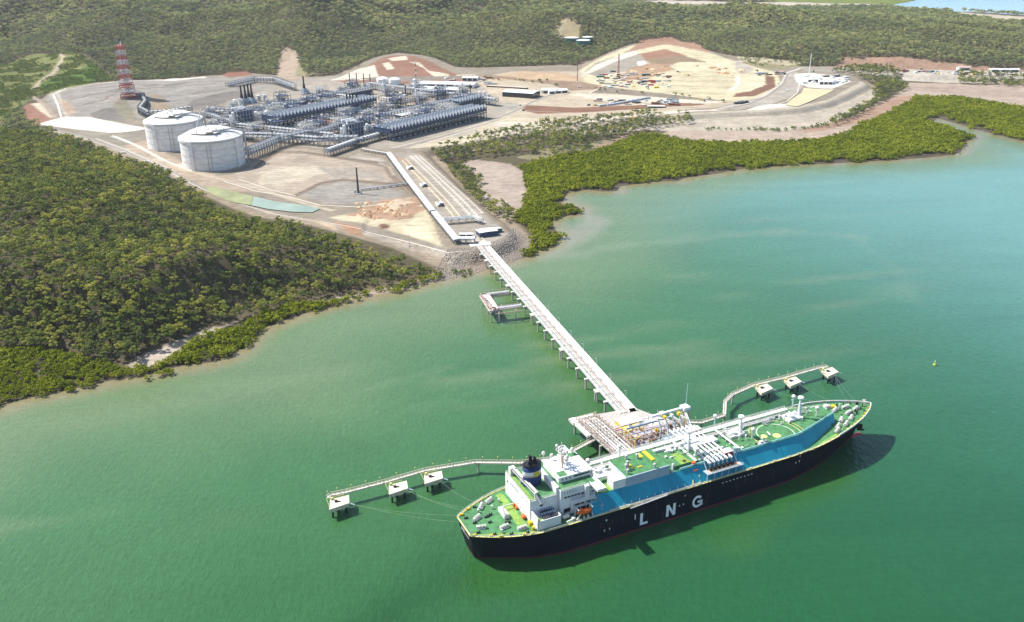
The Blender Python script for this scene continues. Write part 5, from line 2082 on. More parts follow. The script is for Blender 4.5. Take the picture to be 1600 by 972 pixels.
def edge_deck(mb, p, q_, w_, z=DZ, t=.7):
    mb.beam((p[0], p[1], z - t / 2), (q_[0], q_[1], z - t / 2), w_, t)


edge_deck(m_, q[0], q[1], 9.5)
edge_deck(m_, q[0] + (0, -2), q[3] + (0, -2), 4)
edge_deck(m_, q[1] + (0, 3), q[2] + (0, 3), 5)
m_.build('platform_deck', mat('loop_deck', (.42, .38, .35), .8, var=.3, scale=.8), LP_)
m_ = MB()
for off in (-1.6, -.5, .6, 1.7):
    P = [(q[3][0], q[3][1] - 2 + off, DZ + 1.5), (q[0][0] + 1.5 + off, q[0][1] - 2 + off, DZ + 1.5), (q[1][0] + 1.5 + off, q[1][1] + 3 - off, DZ + 1.5), (q[2][0], q[2][1] + 3 - off, DZ + 1.5)]
    m_.path(P, .4)
m_.build('pipe_loop', WHITE, LP_)
m_ = MB()
for p, r_ in ((q[0], q[1]), (q[1], q[2]), (q[0], q[3])):
    n = 7
    for k in range(n + 1):
        c = p + (r_ - p) * k / n
        for o_ in (-3.5, 3.5):
            d_ = (r_ - p) / np.linalg.norm(r_ - p)
            nn = np.array([-d_[1], d_[0]]) * o_
            m_.beam((c[0] + nn[0], c[1] + nn[1], DZ), (c[0] + nn[0], c[1] + nn[1], DZ + 2.2), .25)
for p, r_ in ((q[0], q[1]), (q[1], q[2]), (q[0], q[3])):
    d_ = (r_ - p) / np.linalg.norm(r_ - p)
    for o_ in (-3.6, 3.6):
        nn = np.array([-d_[1], d_[0]]) * o_
        m_.beam((p[0] + nn[0], p[1] + nn[1], DZ + 2.2), (r_[0] + nn[0], r_[1] + nn[1], DZ + 2.2), .3)
        m_.beam((p[0] + nn[0], p[1] + nn[1], DZ - 1.6), (r_[0] + nn[0], r_[1] + nn[1], DZ - 1.6), .5)
for k in range(26):
    t = k / 26
    c = q[0] + (q[1] - q[0]) * t
    m_.box((c[0] + 3 * sin(k * 2.1), c[1] + 2 * cos(k * 1.7), DZ + .7), (1.6, 1.2, 1.4))
m_.build('pipe_support', PINK, LP_)
m_ = MB()
for (x_, y_) in ((-26, 731), (-21, 713), (-18, 695), (-11, 695.5), (-9, 711), (-17, 733), (3, 700)):
    m_.cyl((x_, y_, -4), (x_, y_, DZ - .7), .62, 10)
m_.build('pile', CONC, LP_)

# jetty head
JH = empty('jetty_platform', (SX, SY, 0), HD, 'crowded white jetty head platform with pipework beside the gas carrier', 'jetty head')
m_ = MB()
m_.bx(114, 128, 31, 84, DZ - 1.0, DZ)
m_.bx(128, 167, 31, 62, DZ - 1.0, DZ)
m_.add([(128, 62, DZ), (165, 62, DZ), (157, 80, DZ), (128, 84, DZ), (128, 62, DZ - 1), (165, 62, DZ - 1), (157, 80, DZ - 1), (128, 84, DZ - 1)],
       [(0, 1, 2, 3), (7, 6, 5, 4), (0, 4, 5, 1), (1, 5, 6, 2), (2, 6, 7, 3)])
m_.build('platform_deck', mat('grated_deck', (.44, .41, .38), .8, var=.35, scale=.6), JH)
m_ = MB()
m_.bx(110, 114, 79.5, 86, DZ - 1.5, DZ + .6)
m_.bx(110, 128, 84, 86.5, DZ - 1.2, DZ - .1)
m_.bx(110.5, 113.2, 62, 80, DZ - 1.4, DZ + .3)
m_.build('edge_beam', OFFW, JH)
m_ = MB()
for (a, b) in ((113, 83), (113, 66), (113, 50), (124, 83), (124, 60), (118, 35), (132, 35), (146, 35), (160, 35), (165, 58), (150, 58), (138, 75)):
    m_.cyl((a, b, -4), (a, b, DZ - 1), .8, 10)
m_.build('pile', CONC, JH)
for k in range(3):                                   # mooring fenders against the hull
    m_ = MB()
    m_.bx(118 + 22 * k, 124 + 22 * k, 25.6, 31, 2.5, 8.5)
    m_.bx(118.4 + 22 * k, 123.6 + 22 * k, 24.2, 25.6, 1.5, 9)
    m_.build('fender', BLACKP, JH)
m_ = MB()
for k in range(6):
    m_.cyl((114.5 + 2.2 * k, 33, DZ + 1.4 + .5 * (k % 2)), (114.5 + 2.2 * k, 82 - 3 * (k % 3), DZ + 1.4 + .5 * (k % 2)), .2 + .06 * (k % 3), 6)
for k in range(5):
    m_.cyl((128, 61 - 2.1 * k, DZ + 2.6), (164, 61 - 2.1 * k, DZ + 2.6), .3, 6)
m_.build('pipe', WHITE, JH)
m_ = MB()
for k in range(6):
    m_.cyl((115.6 + 2.2 * k, 33, DZ + 1.0), (115.6 + 2.2 * k, 80 - 4 * (k % 3), DZ + 1.0), .22, 6)
m_.build('grey_pipe', GALV, JH)
m_ = MB()
rr = random.Random(77)
for k in range(110):
    a, b = rr.uniform(114, 152), rr.uniform(46, 82)
    if a > 128 and b > 60:
        continue
    if k % 3:
        m_.cyl((a, b, DZ), (a, b, DZ + rr.uniform(1, 3.4)), .22, 5)
    else:
        m_.box((a, b, DZ + .7), (rr.uniform(.8, 2.4), rr.uniform(.8, 2.4), 1.4))
for k in range(9):
    b = 48 + k * 4
    m_.beam((114.5, b, DZ + 4.2), (127.5, b, DZ + 4.2), .3)
    for a in (114.5, 121, 127.5):
        m_.beam((a, b, DZ), (a, b, DZ + 4.2), .3)
m_.build('deck_equipment', mat('buff_equipment', (.5, .42, .32), .7, var=.3, scale=1.5), JH)
m_ = MB()
for b in range(34, 84, 6):
    m_.beam((113.6, b, DZ + .9), (127, b, DZ + .9), .35)
    for a in (113.6, 127):
        m_.beam((a, b, DZ), (a, b, DZ + 3.2), .3)
m_.beam((113.6, 34, DZ + 3.2), (113.6, 82, DZ + 3.2), .3)
m_.beam((127, 34, DZ + 3.2), (127, 82, DZ + 3.2), .3)
m_.build('pipe_rack', PINK, JH)
m_ = MB()
rr = random.Random(9)
for k in range(46):
    a, b = rr.uniform(129, 163), rr.uniform(33, 46)
    h_ = rr.uniform(1.2, 6)
    m_.cyl((a, b, DZ), (a, b, DZ + h_), .3, 6)
    if k % 2:
        m_.cyl((a, b, DZ + h_), (a, b + rr.uniform(-6, 6), DZ + h_), .3, 6)
    else:
        m_.cyl((a, b, DZ + h_), (a + rr.uniform(-6, 6), b, DZ + h_), .3, 6)
m_.build('valve_pipework', OFFW, JH)
m_ = MB()
for i in range(8):
    for j in range(3):
        a, b = 128 + i * 5, 33 + j * 6
        m_.beam((a, b, DZ), (a, b, DZ + 9), .35)
for z in (DZ + 3, DZ + 6, DZ + 9):
    for j in range(3):
        m_.beam((128, 33 + 6 * j, z), (163, 33 + 6 * j, z), .35)
    for i in range(8):
        m_.beam((128 + i * 5, 33, z), (128 + i * 5, 45, z), .3)
m_.build('steel_frame', PINK, JH)
m_ = MB()
m_.bx(128, 163, 39, 45, DZ + 5.9, DZ + 6.0)
m_.bx(133, 150, 33, 39, DZ + 2.9, DZ + 3.0)
m_.bx(128.5, 163.5, 44.6, 45.4, DZ + 9.1, DZ + 10.2)
m_.build('grating', LBLUE, JH)
m_ = MB()
for k in range(8):
    a, b = rr.uniform(128, 160), rr.uniform(32, 45)
    z = DZ + rr.choice((3, 6))
    m_.box((a, b, z + .7), (rr.uniform(1, 2.4), rr.uniform(1, 2), 1.4))
for b in (34, 38, 42):
    m_.beam((128, b, DZ + 9.2), (128, b, DZ + 1), .5)
m_.beam((118, 31.4, DZ + .5), (127, 37, DZ + .8), 2.0, .5)
m_.build('yellow_valves', YEL, JH)
m_ = MB()
for (a, b, z) in ((131, 46, 2), (148, 47, 3), (158, 40, 7), (126, 52, 1), (142, 34, 4)):
    m_.box((a, b, DZ + z), (2.2, 2.0, 1.8))
m_.build('rusty_valves', RUST, JH)


def hall(name, a0, a1, b0, b1, z, h, wall, roof, label=None, cat=None, parent=None, ridge=.8, rz=0, loc=None, doors=3, group=None):
    """shed with pitched roof, its wall openings as parts"""
    root = empty(name, loc or (0, 0, 0), rz, label, cat, group)
    if parent:
        root.parent = parent
    m1 = MB()
    m1.bx(a0, a1, b0, b1, z, z + h)
    m1.build('wall', wall, root)
    bm_ = (b0 + b1) / 2
    m2 = MB()
    e_ = .5
    P = [(a0 - e_, b0 - e_, z + h), (a1 + e_, b0 - e_, z + h), (a1 + e_, bm_, z + h + ridge), (a0 - e_, bm_, z + h + ridge),
         (a1 + e_, b1 + e_, z + h), (a0 - e_, b1 + e_, z + h)]
    P2 = [(p[0], p[1], p[2] + .25) for p in P]
    m2.add(P + P2, [(3, 2, 1, 0), (5, 4, 2, 3), (6, 7, 8, 9), (9, 8, 10, 11), (0, 1, 7, 6), (4, 5, 11, 10), (1, 2, 8, 7), (2, 4, 10, 8), (3, 0, 6, 9), (5, 3, 9, 11)])
    m2.build('roof', roof, root)
    if doors:
        L = a1 - a0
        for k in range(doors):
            c = a0 + L * (k + .5) / doors
            m3 = MB()
            m3.bx(c - L / doors * .36, c + L / doors * .36, b0 - .14, b0 - .04, z + .3, z + h * .78)
            m3.build('doorway', GLASS, root)
    return root


hall('control_room', 134, 149, 59, 67, DZ, 3.2, YEL, WHITE, parent=JH, doors=3, ridge=.3)
hall('switch_room', 149, 163, 47, 55, DZ, 4.2, WHITE, WHITE, parent=JH, doors=2, ridge=.3)
m_ = MB()
m_.cyl((130.5, 58.5, DZ), (130.5, 58.5, DZ + 2.2), 1.3, 9)
m_.cyl((133, 57, DZ), (133, 57, DZ + 2.6), 1.0, 9)
m_.build('orange_tank', ORG, JH)
m_ = MB()
m_.bx(133, 138, 52, 58, DZ, DZ + 2.8)
m_.bx(141, 146, 53.5, 59, DZ, DZ + 2.6)
m_.build('generator', YEL, JH)
# loading arms
for k in range(4):
    ar = empty('loading_arm', (SX + (146 + 5.2 * k) * cos(HD) - 33 * sin(HD), SY + (146 + 5.2 * k) * sin(HD) + 33 * cos(HD), DZ), HD,
               'white jointed loading arm, %s of the four on the jetty head' % ('leftmost', 'second from left', 'third from left', 'rightmost')[k], 'loading arm', 'marine loading arms')
    m_ = MB()
    m_.cyl((0, 0, 0), (0, 0, 11.5), .6, 8)
    m_.box((0, 0, .6), (2, 2, 1.2))
    m_.build('riser', WHITE, ar)
    m_ = MB()
    m_.beam((0, 0, 11.5), (0, 3.0, 16.0), .8, 1.0)
    m_.beam((0, 3.0, 16.0), (0, -5.0, 17.0), .7, .8)
    m_.build('inboard_arm', GALV, ar)
    m_ = MB()
    m_.beam((.6, -5, 17), (.6, -7.5, 9.5), .7, .7)
    m_.cyl((0, -7.5, 9.2), (0, -13.5, 8.4), .5, 8)
    m_.build('outboard_arm', WHITE, ar)
    m_ = MB()
    m_.box((0, 4.0, 16.2), (1.6, 2.4, 1.8))
    m_.build('counterweight', YEL if k % 2 else OFFW, ar)
for k in range(4):
    m_ = MB()
    a = 131 + 7 * k
    m_.beam((a, 46, DZ), (a, 46, DZ + 14), .5, .5)
    m_.beam((a, 46, DZ + 14), (a, 46, DZ + 17), .16)
    m_.build('fire_tower', WHITE, JH)
# gangway tower at the right
gt = empty('gangway_tower', (SX, SY, 0), HD, 'tall buff and white lattice gangway tower with a whip aerial beside the ship', 'gangway tower')
m_ = MB()
for (a, b) in ((166.5, 38), (170.5, 38), (166.5, 42), (170.5, 42)):
    m_.beam((a, b, 2), (a, b, 27), .5)
for k in range(9):
    z = 4 + k * 2.8
    for (p, q_) in (((166.5, 38), (170.5, 38)), ((170.5, 38), (170.5, 42)), ((170.5, 42), (166.5, 42)), ((166.5, 42), (166.5, 38))):
        m_.beam((p[0], p[1], z), (q_[0], q_[1], z), .3)
        m_.beam((p[0], p[1], z), (q_[0], q_[1], z + 2.8 if k < 8 else z), .25)
m_.build('lattice', mat('tower_buff', (.60, .50, .32), .7), gt)
m_ = MB()
m_.beam((144, 41, 26.5), (169, 40, 27.5), 1.5, 1.3)
m_.bx(150, 153, 39, 42, 25, 28)
m_.bx(166, 171, 37.5, 42.5, 26.5, 28.5)
m_.beam((168, 40, 26), (163, 26, 22.5), 1.2, .9)
m_.build('gangway_beam', WHITE, gt)
m_ = MB()
m_.beam((170.5, 42, 28), (171, 42, 43), .3)
m_.build('aerial', LBLUE, gt)
m_ = MB()
m_.bx(165, 172, 36, 44, 1.0, 2.5)
for (a, b) in ((166, 37), (171, 37), (166, 43), (171, 43)):
    m_.cyl((a, b, -4), (a, b, 1.0), .6, 8)
m_.build('pile_base', CONC, gt)

# ---- mooring dolphins and catwalks
DOL = [(-101.1, 426.9, .38), (-69, 440.8, .38), (-49.1, 451, .36), (177.1, 557.3, .46), (200.4, 567.3, .46), (231.8, 581.6, .46)]
WHERE = ['westernmost, far left at the end of the catwalk', 'middle one of the left catwalk', 'nearest the ship stern on the left catwalk', 'first one on the right catwalk past the bow side',
         'middle one of the right catwalk', 'last one at the far end of the right catwalk']


_dc = np.array(G(1193.5, 607.5, 7))
_dq = [np.array(G(*p, 7)) - _dc for p in ((1180.5, 605), (1190.6, 615.2), (1208.5, 607.5), (1199, 599.5))]
DPOLY = [(float(q_[0] * cos(.46) + q_[1] * sin(.46)), float(-q_[0] * sin(.46) + q_[1] * cos(.46))) for q_ in _dq]


def dolphin(i, x_, y_, rz):
    r_ = empty('mooring_dolphin', (x_, y_, 0), rz, 'concrete mooring dolphin, ' + WHERE[i], 'mooring dolphin', 'mooring dolphins either side of the jetty head')
    m1 = MB()
    m1.prism(DPOLY, 5.2, 7.0)
    m1.prism([(p[0] * .82, p[1] * .82) for p in DPOLY], 4.0, 5.2)
    m1.build('cap', mat('dolphin_concrete', (.60, .55, .44), .85, var=.15, scale=.4), r_)
    for (a, b) in [(p[0] * .68, p[1] * .68) for p in DPOLY] + [(0, 0)]:
        m1 = MB()
        m1.cyl((a, b, -4), (a * .95, b * .95, 4.2), .6, 9)
        m1.build('pile', BLACKP, r_)
    m1 = MB()
    m1.box((-.8, 1.0, 7.5), (1.6, 1.2, 1.0))
    m1.beam((-.6, .8, 7.4), (1.6, .2, 7.2), .5)
    m1.build('quick_release_hook', BLACKP, r_)
    m1 = MB()
    for (a, b) in ((-5.6, 4.6), (0, 4.7), (4.3, 4.6), (-5.6, 0), (-5.6, -3)):
        m1.beam((a, b, 7), (a, b, 8.3), .15)
    m1.beam((-5.6, 4.6, 8.3), (4.3, 4.6, 8.3), .14)
    m1.beam((-5.6, 4.6, 8.3), (-5.6, -3, 8.3), .14)
    m1.box((-2.5, 4.0, 7.7), (1.4, .8, 1.3))
    m1.build('handrail', LYEL, r_)
    m1 = MB()
    m1.beam((5.6, -2.0, 6.4), (8.8, -3.6, 5.2), .9, .3)
    m1.build('ladder', LBLUE, r_)
    return r_


for i, (x_, y_, rz) in enumerate(DOL):
    dolphin(i, x_, y_, rz)


def catwalk(pts, label, piles=()):
    r_ = empty('catwalk', (pts[0][0], pts[0][1], 0), 0, label, 'catwalk')
    o_ = np.array(pts[0])
    P = [np.array(p) - o_ for p in pts]
    m1, m2, m3, m4 = MB(), MB(), MB(), MB()
    for p, q_ in zip(P[:-1], P[1:]):
        d_ = (q_ - p) / np.linalg.norm(q_ - p)
        n_ = np.array([-d_[1], d_[0]])
        m1.beam((p[0], p[1], 7.1), (q_[0], q_[1], 7.1), 1.7, .2)
        for s_ in (-1, 1):
            a_, b_ = p + n_ * s_ * 1.0, q_ + n_ * s_ * 1.0
            m2.beam((a_[0], a_[1], 8.3), (b_[0], b_[1], 8.3), .22)
            m2.beam((a_[0], a_[1], 6.6), (b_[0], b_[1], 6.6), .3)
            L = np.linalg.norm(b_ - a_)
            n = max(1, int(L / 2.2))
            for k in range(n + 1):
                c = a_ + (b_ - a_) * k / n
                m2.beam((c[0], c[1], 6.6), (c[0], c[1], 8.3), .15)
                if k < n:
                    e_ = a_ + (b_ - a_) * (k + 1) / n
                    m2.beam((c[0], c[1], 6.6), (e_[0], e_[1], 8.3), .1)
        n = max(1, int(np.linalg.norm(q_ - p) / 8))
        for k in range(n):
            c = p + (q_ - p) * (k + .5) / n + n_ * 1.1
            m3.beam((c[0], c[1], 8.3), (c[0], c[1], 10.2), .16)
            m3.box((c[0], c[1], 10.3), (.5, .5, .35))
    m1.build('walkway_deck', PCONC, r_)
    m2.build('truss', PINK if False else mat('truss_pinkish', (.58, .50, .42), .7), r_)
    m3.build('walkway_lamps', LYEL, r_)
    for c in piles:
        m4.cyl((c[0] - o_[0], c[1] - o_[1], -4), (c[0] - o_[0], c[1] - o_[1], 6.4), .6, 9)
        m4.box((c[0] - o_[0], c[1] - o_[1], 6.2), (2.4, 2.0, .8))
    if piles:
        m4.build('pile', CONC, r_)
    return r_


catwalk([(-107.5, 431), (-106.5, 434.2), (-99, 436.6), (-75, 447.5), (-54, 458.5), (-24, 466.8), (4, 465.5), (28, 470), (52, 492)],
        'low truss catwalk curving from the jetty head to the left mooring dolphins', [(-22, 466.8), (4, 465.5), (30, 471)])
catwalk([(108, 512), (124, 511), (141, 520), (145.5, 538), (153.5, 549), (172, 562.5), (196, 573), (226, 588), (233, 590)],
        'low truss catwalk bending out to the right mooring dolphins', [(141, 520), (153.5, 549), (124, 511)])

# ---- mooring lines
def ship_pt(a, b, z):
    return (SX + a * cos(HD) - b * sin(HD), SY + a * sin(HD) + b * cos(HD), z)


LINES = [((-98, 426, 7.5), ship_pt(3, 9, 18.3)), ((-98, 427, 7.5), ship_pt(1, 3, 18.3)), ((-66, 440, 7.5), ship_pt(8, 13.5, 18.3)), ((-46, 450, 7.5), ship_pt(14, 16.5, 18.3)),
         ((-66, 441, 7.5), ship_pt(6, 12, 18.3)), ((180, 557, 7.5), ship_pt(262, 14, 21)), ((203, 567, 7.5), ship_pt(268, 11, 21)), ((234, 581, 7.5), ship_pt(275, 8, 21)),
         ((234, 580, 7.5), ship_pt(280, 4, 21))]
LN = ['from the far left dolphin to the stern rail', 'from the far left dolphin to the transom', 'from the middle left dolphin to the stern quarter', 'from the near left dolphin to the quarter deck',
      'beside the one from the middle left dolphin', 'from the first right dolphin to the bow', 'from the middle right dolphin to the bow', 'from the last right dolphin to the bow', 'from the last right dolphin to the stem']
for (p, q_), lb_ in zip(LINES, LN):
    m_ = MB()
    p, q_ = np.array(p), np.array(q_)
    P = []
    for k in range(15):
        t = k / 14
        c = p + (q_ - p) * t
        c[2] -= 4 * t * (1 - t) * 2.2
        P.append(tuple(c))
    m_.path(P, .04, 4)
    o_ = m_.build('mooring_line', ROPE, None)
    tag(o_, 'slack pale mooring line running ' + lb_, 'mooring line', 'mooring lines of the gas carrier')

# ---- channel buoy
bu = empty('channel_buoy', (320, 604, 0), 0, 'small yellow green channel buoy alone on the open water at right', 'buoy')
m_ = MB()
m_.lathe([(0, -.6), (1.3, -.5), (1.5, .2), (1.3, .8), (.6, 1.1), (0, 1.1)], (0, 0, 0), 14)
m_.build('float', mat('buoy_green', (.30, .42, .05), .5), bu, True)
m_ = MB()
for t in (0, 1.57, 3.14, 4.71):
    m_.beam((cos(t), sin(t), .8), (.25 * cos(t), .25 * sin(t), 3.2), .22)
m_.cyl((0, 0, 3.0), (0, 0, 4.0), .5, 8, .1)
m_.build('topmark', mat('buoy_yellow', (.60, .60, .12), .5), bu)

# ================================================================== gas plant on the graded pads
Z0 = 12.0
ARZ = math.atan2(.7806, .625)                       # the trains run this way
E1, E2 = np.array([.625, .7806]), np.array([.7806, -.625])
PO = np.array([-183.0, 1356.0])


def PU(u, v):
    p = PO + E1 * u + E2 * v
    return float(p[0]), float(p[1])


def gz(x, y):
    return hz(x, y)


def place(px, py, z=12.0):
    x, y = G(px, py, z)
    for _ in range(4):
        z = z * .4 + hz(x, y) * .6
        x, y = G(px, py, z)
    return (x, y, hz(x, y))


# ---- storage tanks
def lng_tank(c, label, rails=0.0):
    r_ = empty('storage_tank', (c[0], c[1], Z0 - .3), 0, label, 'storage tank', 'big concrete storage tanks')
    R, H = 42.2, 39.5
    m1 = MB()
    m1.lathe([(R, 0), (R, H)], n=96)
    m1.build('wall', TCONC, r_, True)
    m1 = MB()
    prof = [(R + .6, H - .5), (R + .9, H + .8), (R - 1, H + 1.2)]
    for i in range(1, 13):
        a = i / 12
        prof.append(((R - 1) * cos(a * pi / 2) ** .98, H + 1.2 + 12.5 * sin(a * pi / 2) ** 1.0 * (1 - .0)))
    pr2 = [(R + .6, H - .5), (R + .9, H + .8), (R - 1, H + 1.2)]
    RS_ = ((R - 1) ** 2 + 12.2 ** 2) / (2 * 12.2)
    for i in range(1, 14):
        rr_ = (R - 1) * (1 - i / 13)
        pr2.append((rr_, H + 1.2 + math.sqrt(RS_ ** 2 - rr_ ** 2) - (RS_ - 12.2)))
    m1.lathe(pr2, n=96)
    m1.build('dome_roof', mat('dome_white', (.72, .71, .67), .8, var=.15, scale=.1), r_, True)
    m1 = MB()
    m1.lathe([(R + .05, H - 2.4), (R + 1.2, H - 2.4), (R + 1.2, H - 1.2), (R + .05, H - 1.2)], n=96)
    m1.build('rim_beam', PCONC, r_)
    m1 = MB()
    for k in range(4):                                # prestressing buttresses
        t = radians(-113 + 90 * k)
        m1.box(((R + .5) * cos(t), (R + .5) * sin(t), H / 2), (2.0, 6.0, H), t)
    m1.build('buttress', TCONC, r_)
    m1 = MB()
    for t in (-82, -76):
        t = radians(t)
        m1.beam(((R + .6) * cos(t), (R + .6) * sin(t), 0), ((R + .6) * cos(t), (R + .6) * sin(t), H), .35)
    for z in (9.6, 18.4, 27.8):
        m1.lathe([(R + .02, z), (R + .14, z), (R + .14, z + .25), (R + .02, z + .25)], n=96)
    m1.build('construction_joint', mat('joint_grey', (.3, .3, .3), .9), r_)
    m1 = MB()
    for k in range(20):
        t = radians(-130 + 4.2 * k)
        rr_ = R - 12
        m1.beam((rr_ * cos(t), rr_ * sin(t), H + 8), (rr_ * cos(t + .07), rr_ * sin(t + .07), H + 8), .7, 1.4)
    m1.box((8, -R + 16, H + 9.4), (9, 2, 2), .1)
    m1.build('roof_platform', mat('platform_brown', (.22, .19, .16), .8), r_)
    m1 = MB()
    rr = random.Random(int(c[0]))
    for k in range(16):
        t, q_ = rr.uniform(-2.6, -.4), rr.uniform(4, 30)
        m1.cyl((q_ * cos(t), q_ * sin(t), H + 8), (q_ * cos(t), q_ * sin(t), H + 13 + 1.6 * rr.random() + (2 if q_ < 14 else 0)), .5, 6)
    m1.path([(12, -R + 14, H + 11), (R - 12, -2, H + 10), (R + 2, 6, H + 5), (R + 2.4, 8, 0)], .9)
    m1.path([(10, -R + 16, H + 12), (R - 10, 4, H + 10), (R + 2, 10, H + 5), (R + 2.4, 12, 0)], .7)
    m1.build('roof_pipework', GALV, r_)
    return r_


lng_tank((-413, 1230), 'big domed concrete storage tank in front, nearest the road')
lng_tank((-507, 1353), 'big domed concrete storage tank behind and left of its twin')
m_ = MB()
xx, yy = -470, 1320
m_.beam((xx, yy, 26), (xx + 16, yy + 8, 72), 1.2)
m_.beam((xx, yy, 12), (xx, yy, 30), 1.6)
m_.beam((xx - 3, yy, 36), (xx - 18, yy - 9, 18), .8)
tag(m_.build('crane', OFFW), 'slim white crane jib rising between the two concrete tanks', 'crane')

# ---- flare tower
fx, fy, FZ = place(201, 152, 20)
ft = empty('flare_tower', (fx, fy, FZ - 1), radians(22), 'tall red and white banded lattice flare tower on the grey terraces', 'flare tower')
RW = [mat('band_red', (.52, .07, .05), .6, var=.2), mat('band_white', (.72, .70, .68), .6, var=.1)]
HT, NBD = 97.0, 11
B0, B1 = 14.5, 7.4
for k in range(NBD):
    z0_, z1_ = HT * k / NBD, HT * (k + 1) / NBD
    h0, h1 = lerp(B0, B1, k / NBD), lerp(B0, B1, (k + 1) / NBD)
    m1 = MB()
    cs = [(-1, -1), (1, -1), (1, 1), (-1, 1)]
    for (a, b), (c_, d_) in zip(cs, cs[1:] + cs[:1]):
        m1.beam((a * h0, b * h0, z0_), (a * h1, b * h1, z1_), .95)
        m1.beam((a * h0, b * h0, z0_), (c_ * h1, d_ * h1, z1_), .6)
        m1.beam((c_ * h0, d_ * h0, z0_), (a * h1, b * h1, z1_), .6)
        m1.beam((a * h1, b * h1, z1_), (c_ * h1, d_ * h1, z1_), 1.0)
        mx_, my_ = (a + c_) / 2, (b + d_) / 2
        m1.beam((mx_ * h0, my_ * h0, z0_), (mx_ * h1, my_ * h1, z1_), .4)
        zm, hm_ = (z0_ + z1_) / 2, (h0 + h1) / 2
        m1.beam((a * hm_, b * hm_, zm), (c_ * hm_, d_ * hm_, zm), .8)
    m1.bx(-h1 * .8, h1 * .8, -h1 * .8, h1 * .8, z1_ - .6, z1_ - .3)
    m1.build('lattice_band', RW[k % 2], ft)
m1 = MB()
for (a, b) in ((2, 2), (-2, -1), (2.5, -2.5)):
    m1.cyl((a, b, 0), (a, b, HT + (9 if a > 0 else 3)), .9, 8)
m1.build('riser_pipe', mat('band_white', (.7, .7, .7)), ft)
m1 = MB()
m1.cyl((2, 2, HT + 6), (2, 2, HT + 13), 1.3, 8)
m1.bx(-1, 5, -1, 5, HT + 11, HT + 12.3)
m1.build('flare_tip', BLACKP, ft)


# ---- generic plant pieces
def pipe_rack(pts, w, h, label, z=Z0, step=7, lev=2, npipe=6, m_pipe=WHITE, m_fr=None, cover=None, world_=False, group=None):
    P = [np.array(p, float) if world_ else np.array(G(p[0], p[1], z)) for p in pts]
    r_ = empty('pipe_rack', (P[0][0], P[0][1], z), 0, label, 'pipe rack', group)
    P = [p - P[0] * 1 for p in [q_.copy() for q_ in P]] if False else [p - P[0] for p in P]
    m_fr = m_fr or FRAMEG
    fr, pi_, cv, pj_ = MB(), MB(), MB(), MB()
    for a, b in zip(P[:-1], P[1:]):
        L = np.linalg.norm(b - a)
        d_ = (b - a) / L
        n_ = np.array([-d_[1], d_[0]])
        ns = max(1, int(L / step))
        for k in range(ns + 1):
            c = a + d_ * L * k / ns
            p1, p2 = c + n_ * w / 2, c - n_ * w / 2
            for p_ in (p1, p2):
                fr.beam((p_[0], p_[1], 0), (p_[0], p_[1], h), .6)
            for l_ in range(lev):
                zz = h - l_ * h / (lev + .6)
                fr.beam((p1[0], p1[1], zz), (p2[0], p2[1], zz), .45)
            if h > 6:
                fr.beam((p1[0], p1[1], h + 2.6), (p2[0], p2[1], h + 2.6), .6)
                for p_ in (p1, p2):
                    fr.beam((p_[0], p_[1], h), (p_[0], p_[1], h + 2.6), .5)
                if k < ns:
                    c2 = a + d_ * L * (k + 1) / ns - n_ * w / 2
                    fr.beam((p2[0], p2[1], .5), (c2[0], c2[1], h - .5), .35)
                    c2 = a + d_ * L * (k + 1) / ns + n_ * w / 2
                    fr.beam((p1[0], p1[1], .5), (c2[0], c2[1], h - .5), .35)
        for l_ in range(lev):
            zz = h - l_ * h / (lev + .6)
            for s_ in (-1, 1):
                p1, p2 = a + n_ * s_ * w / 2, b + n_ * s_ * w / 2
                fr.beam((p1[0], p1[1], zz), (p2[0], p2[1], zz), .45)
            for j in range(npipe):
                o_ = n_ * (w * ((j + .5) / npipe - .5))
                p1, p2 = a + o_, b + o_
                (pj_ if (j + l_) % 2 else pi_).cyl((p1[0], p1[1], zz + .6), (p2[0], p2[1], zz + .6), w / npipe * (.14 + .09 * ((j * 7 + l_) % 3)), 6)
        if cover:
            cv.beam((a[0], a[1], h + 1.6), (b[0], b[1], h + 1.6), w * cover, .3)
    fr.build('rack_frame', m_fr, r_)
    pi_.build('pipes', m_pipe, r_)
    if pj_.v:
        pj_.build('pipes', GALV if m_pipe is WHITE else m_pipe, r_)
    if cover:
        cv.build('rack_cover', WHITE, r_)
    return r_


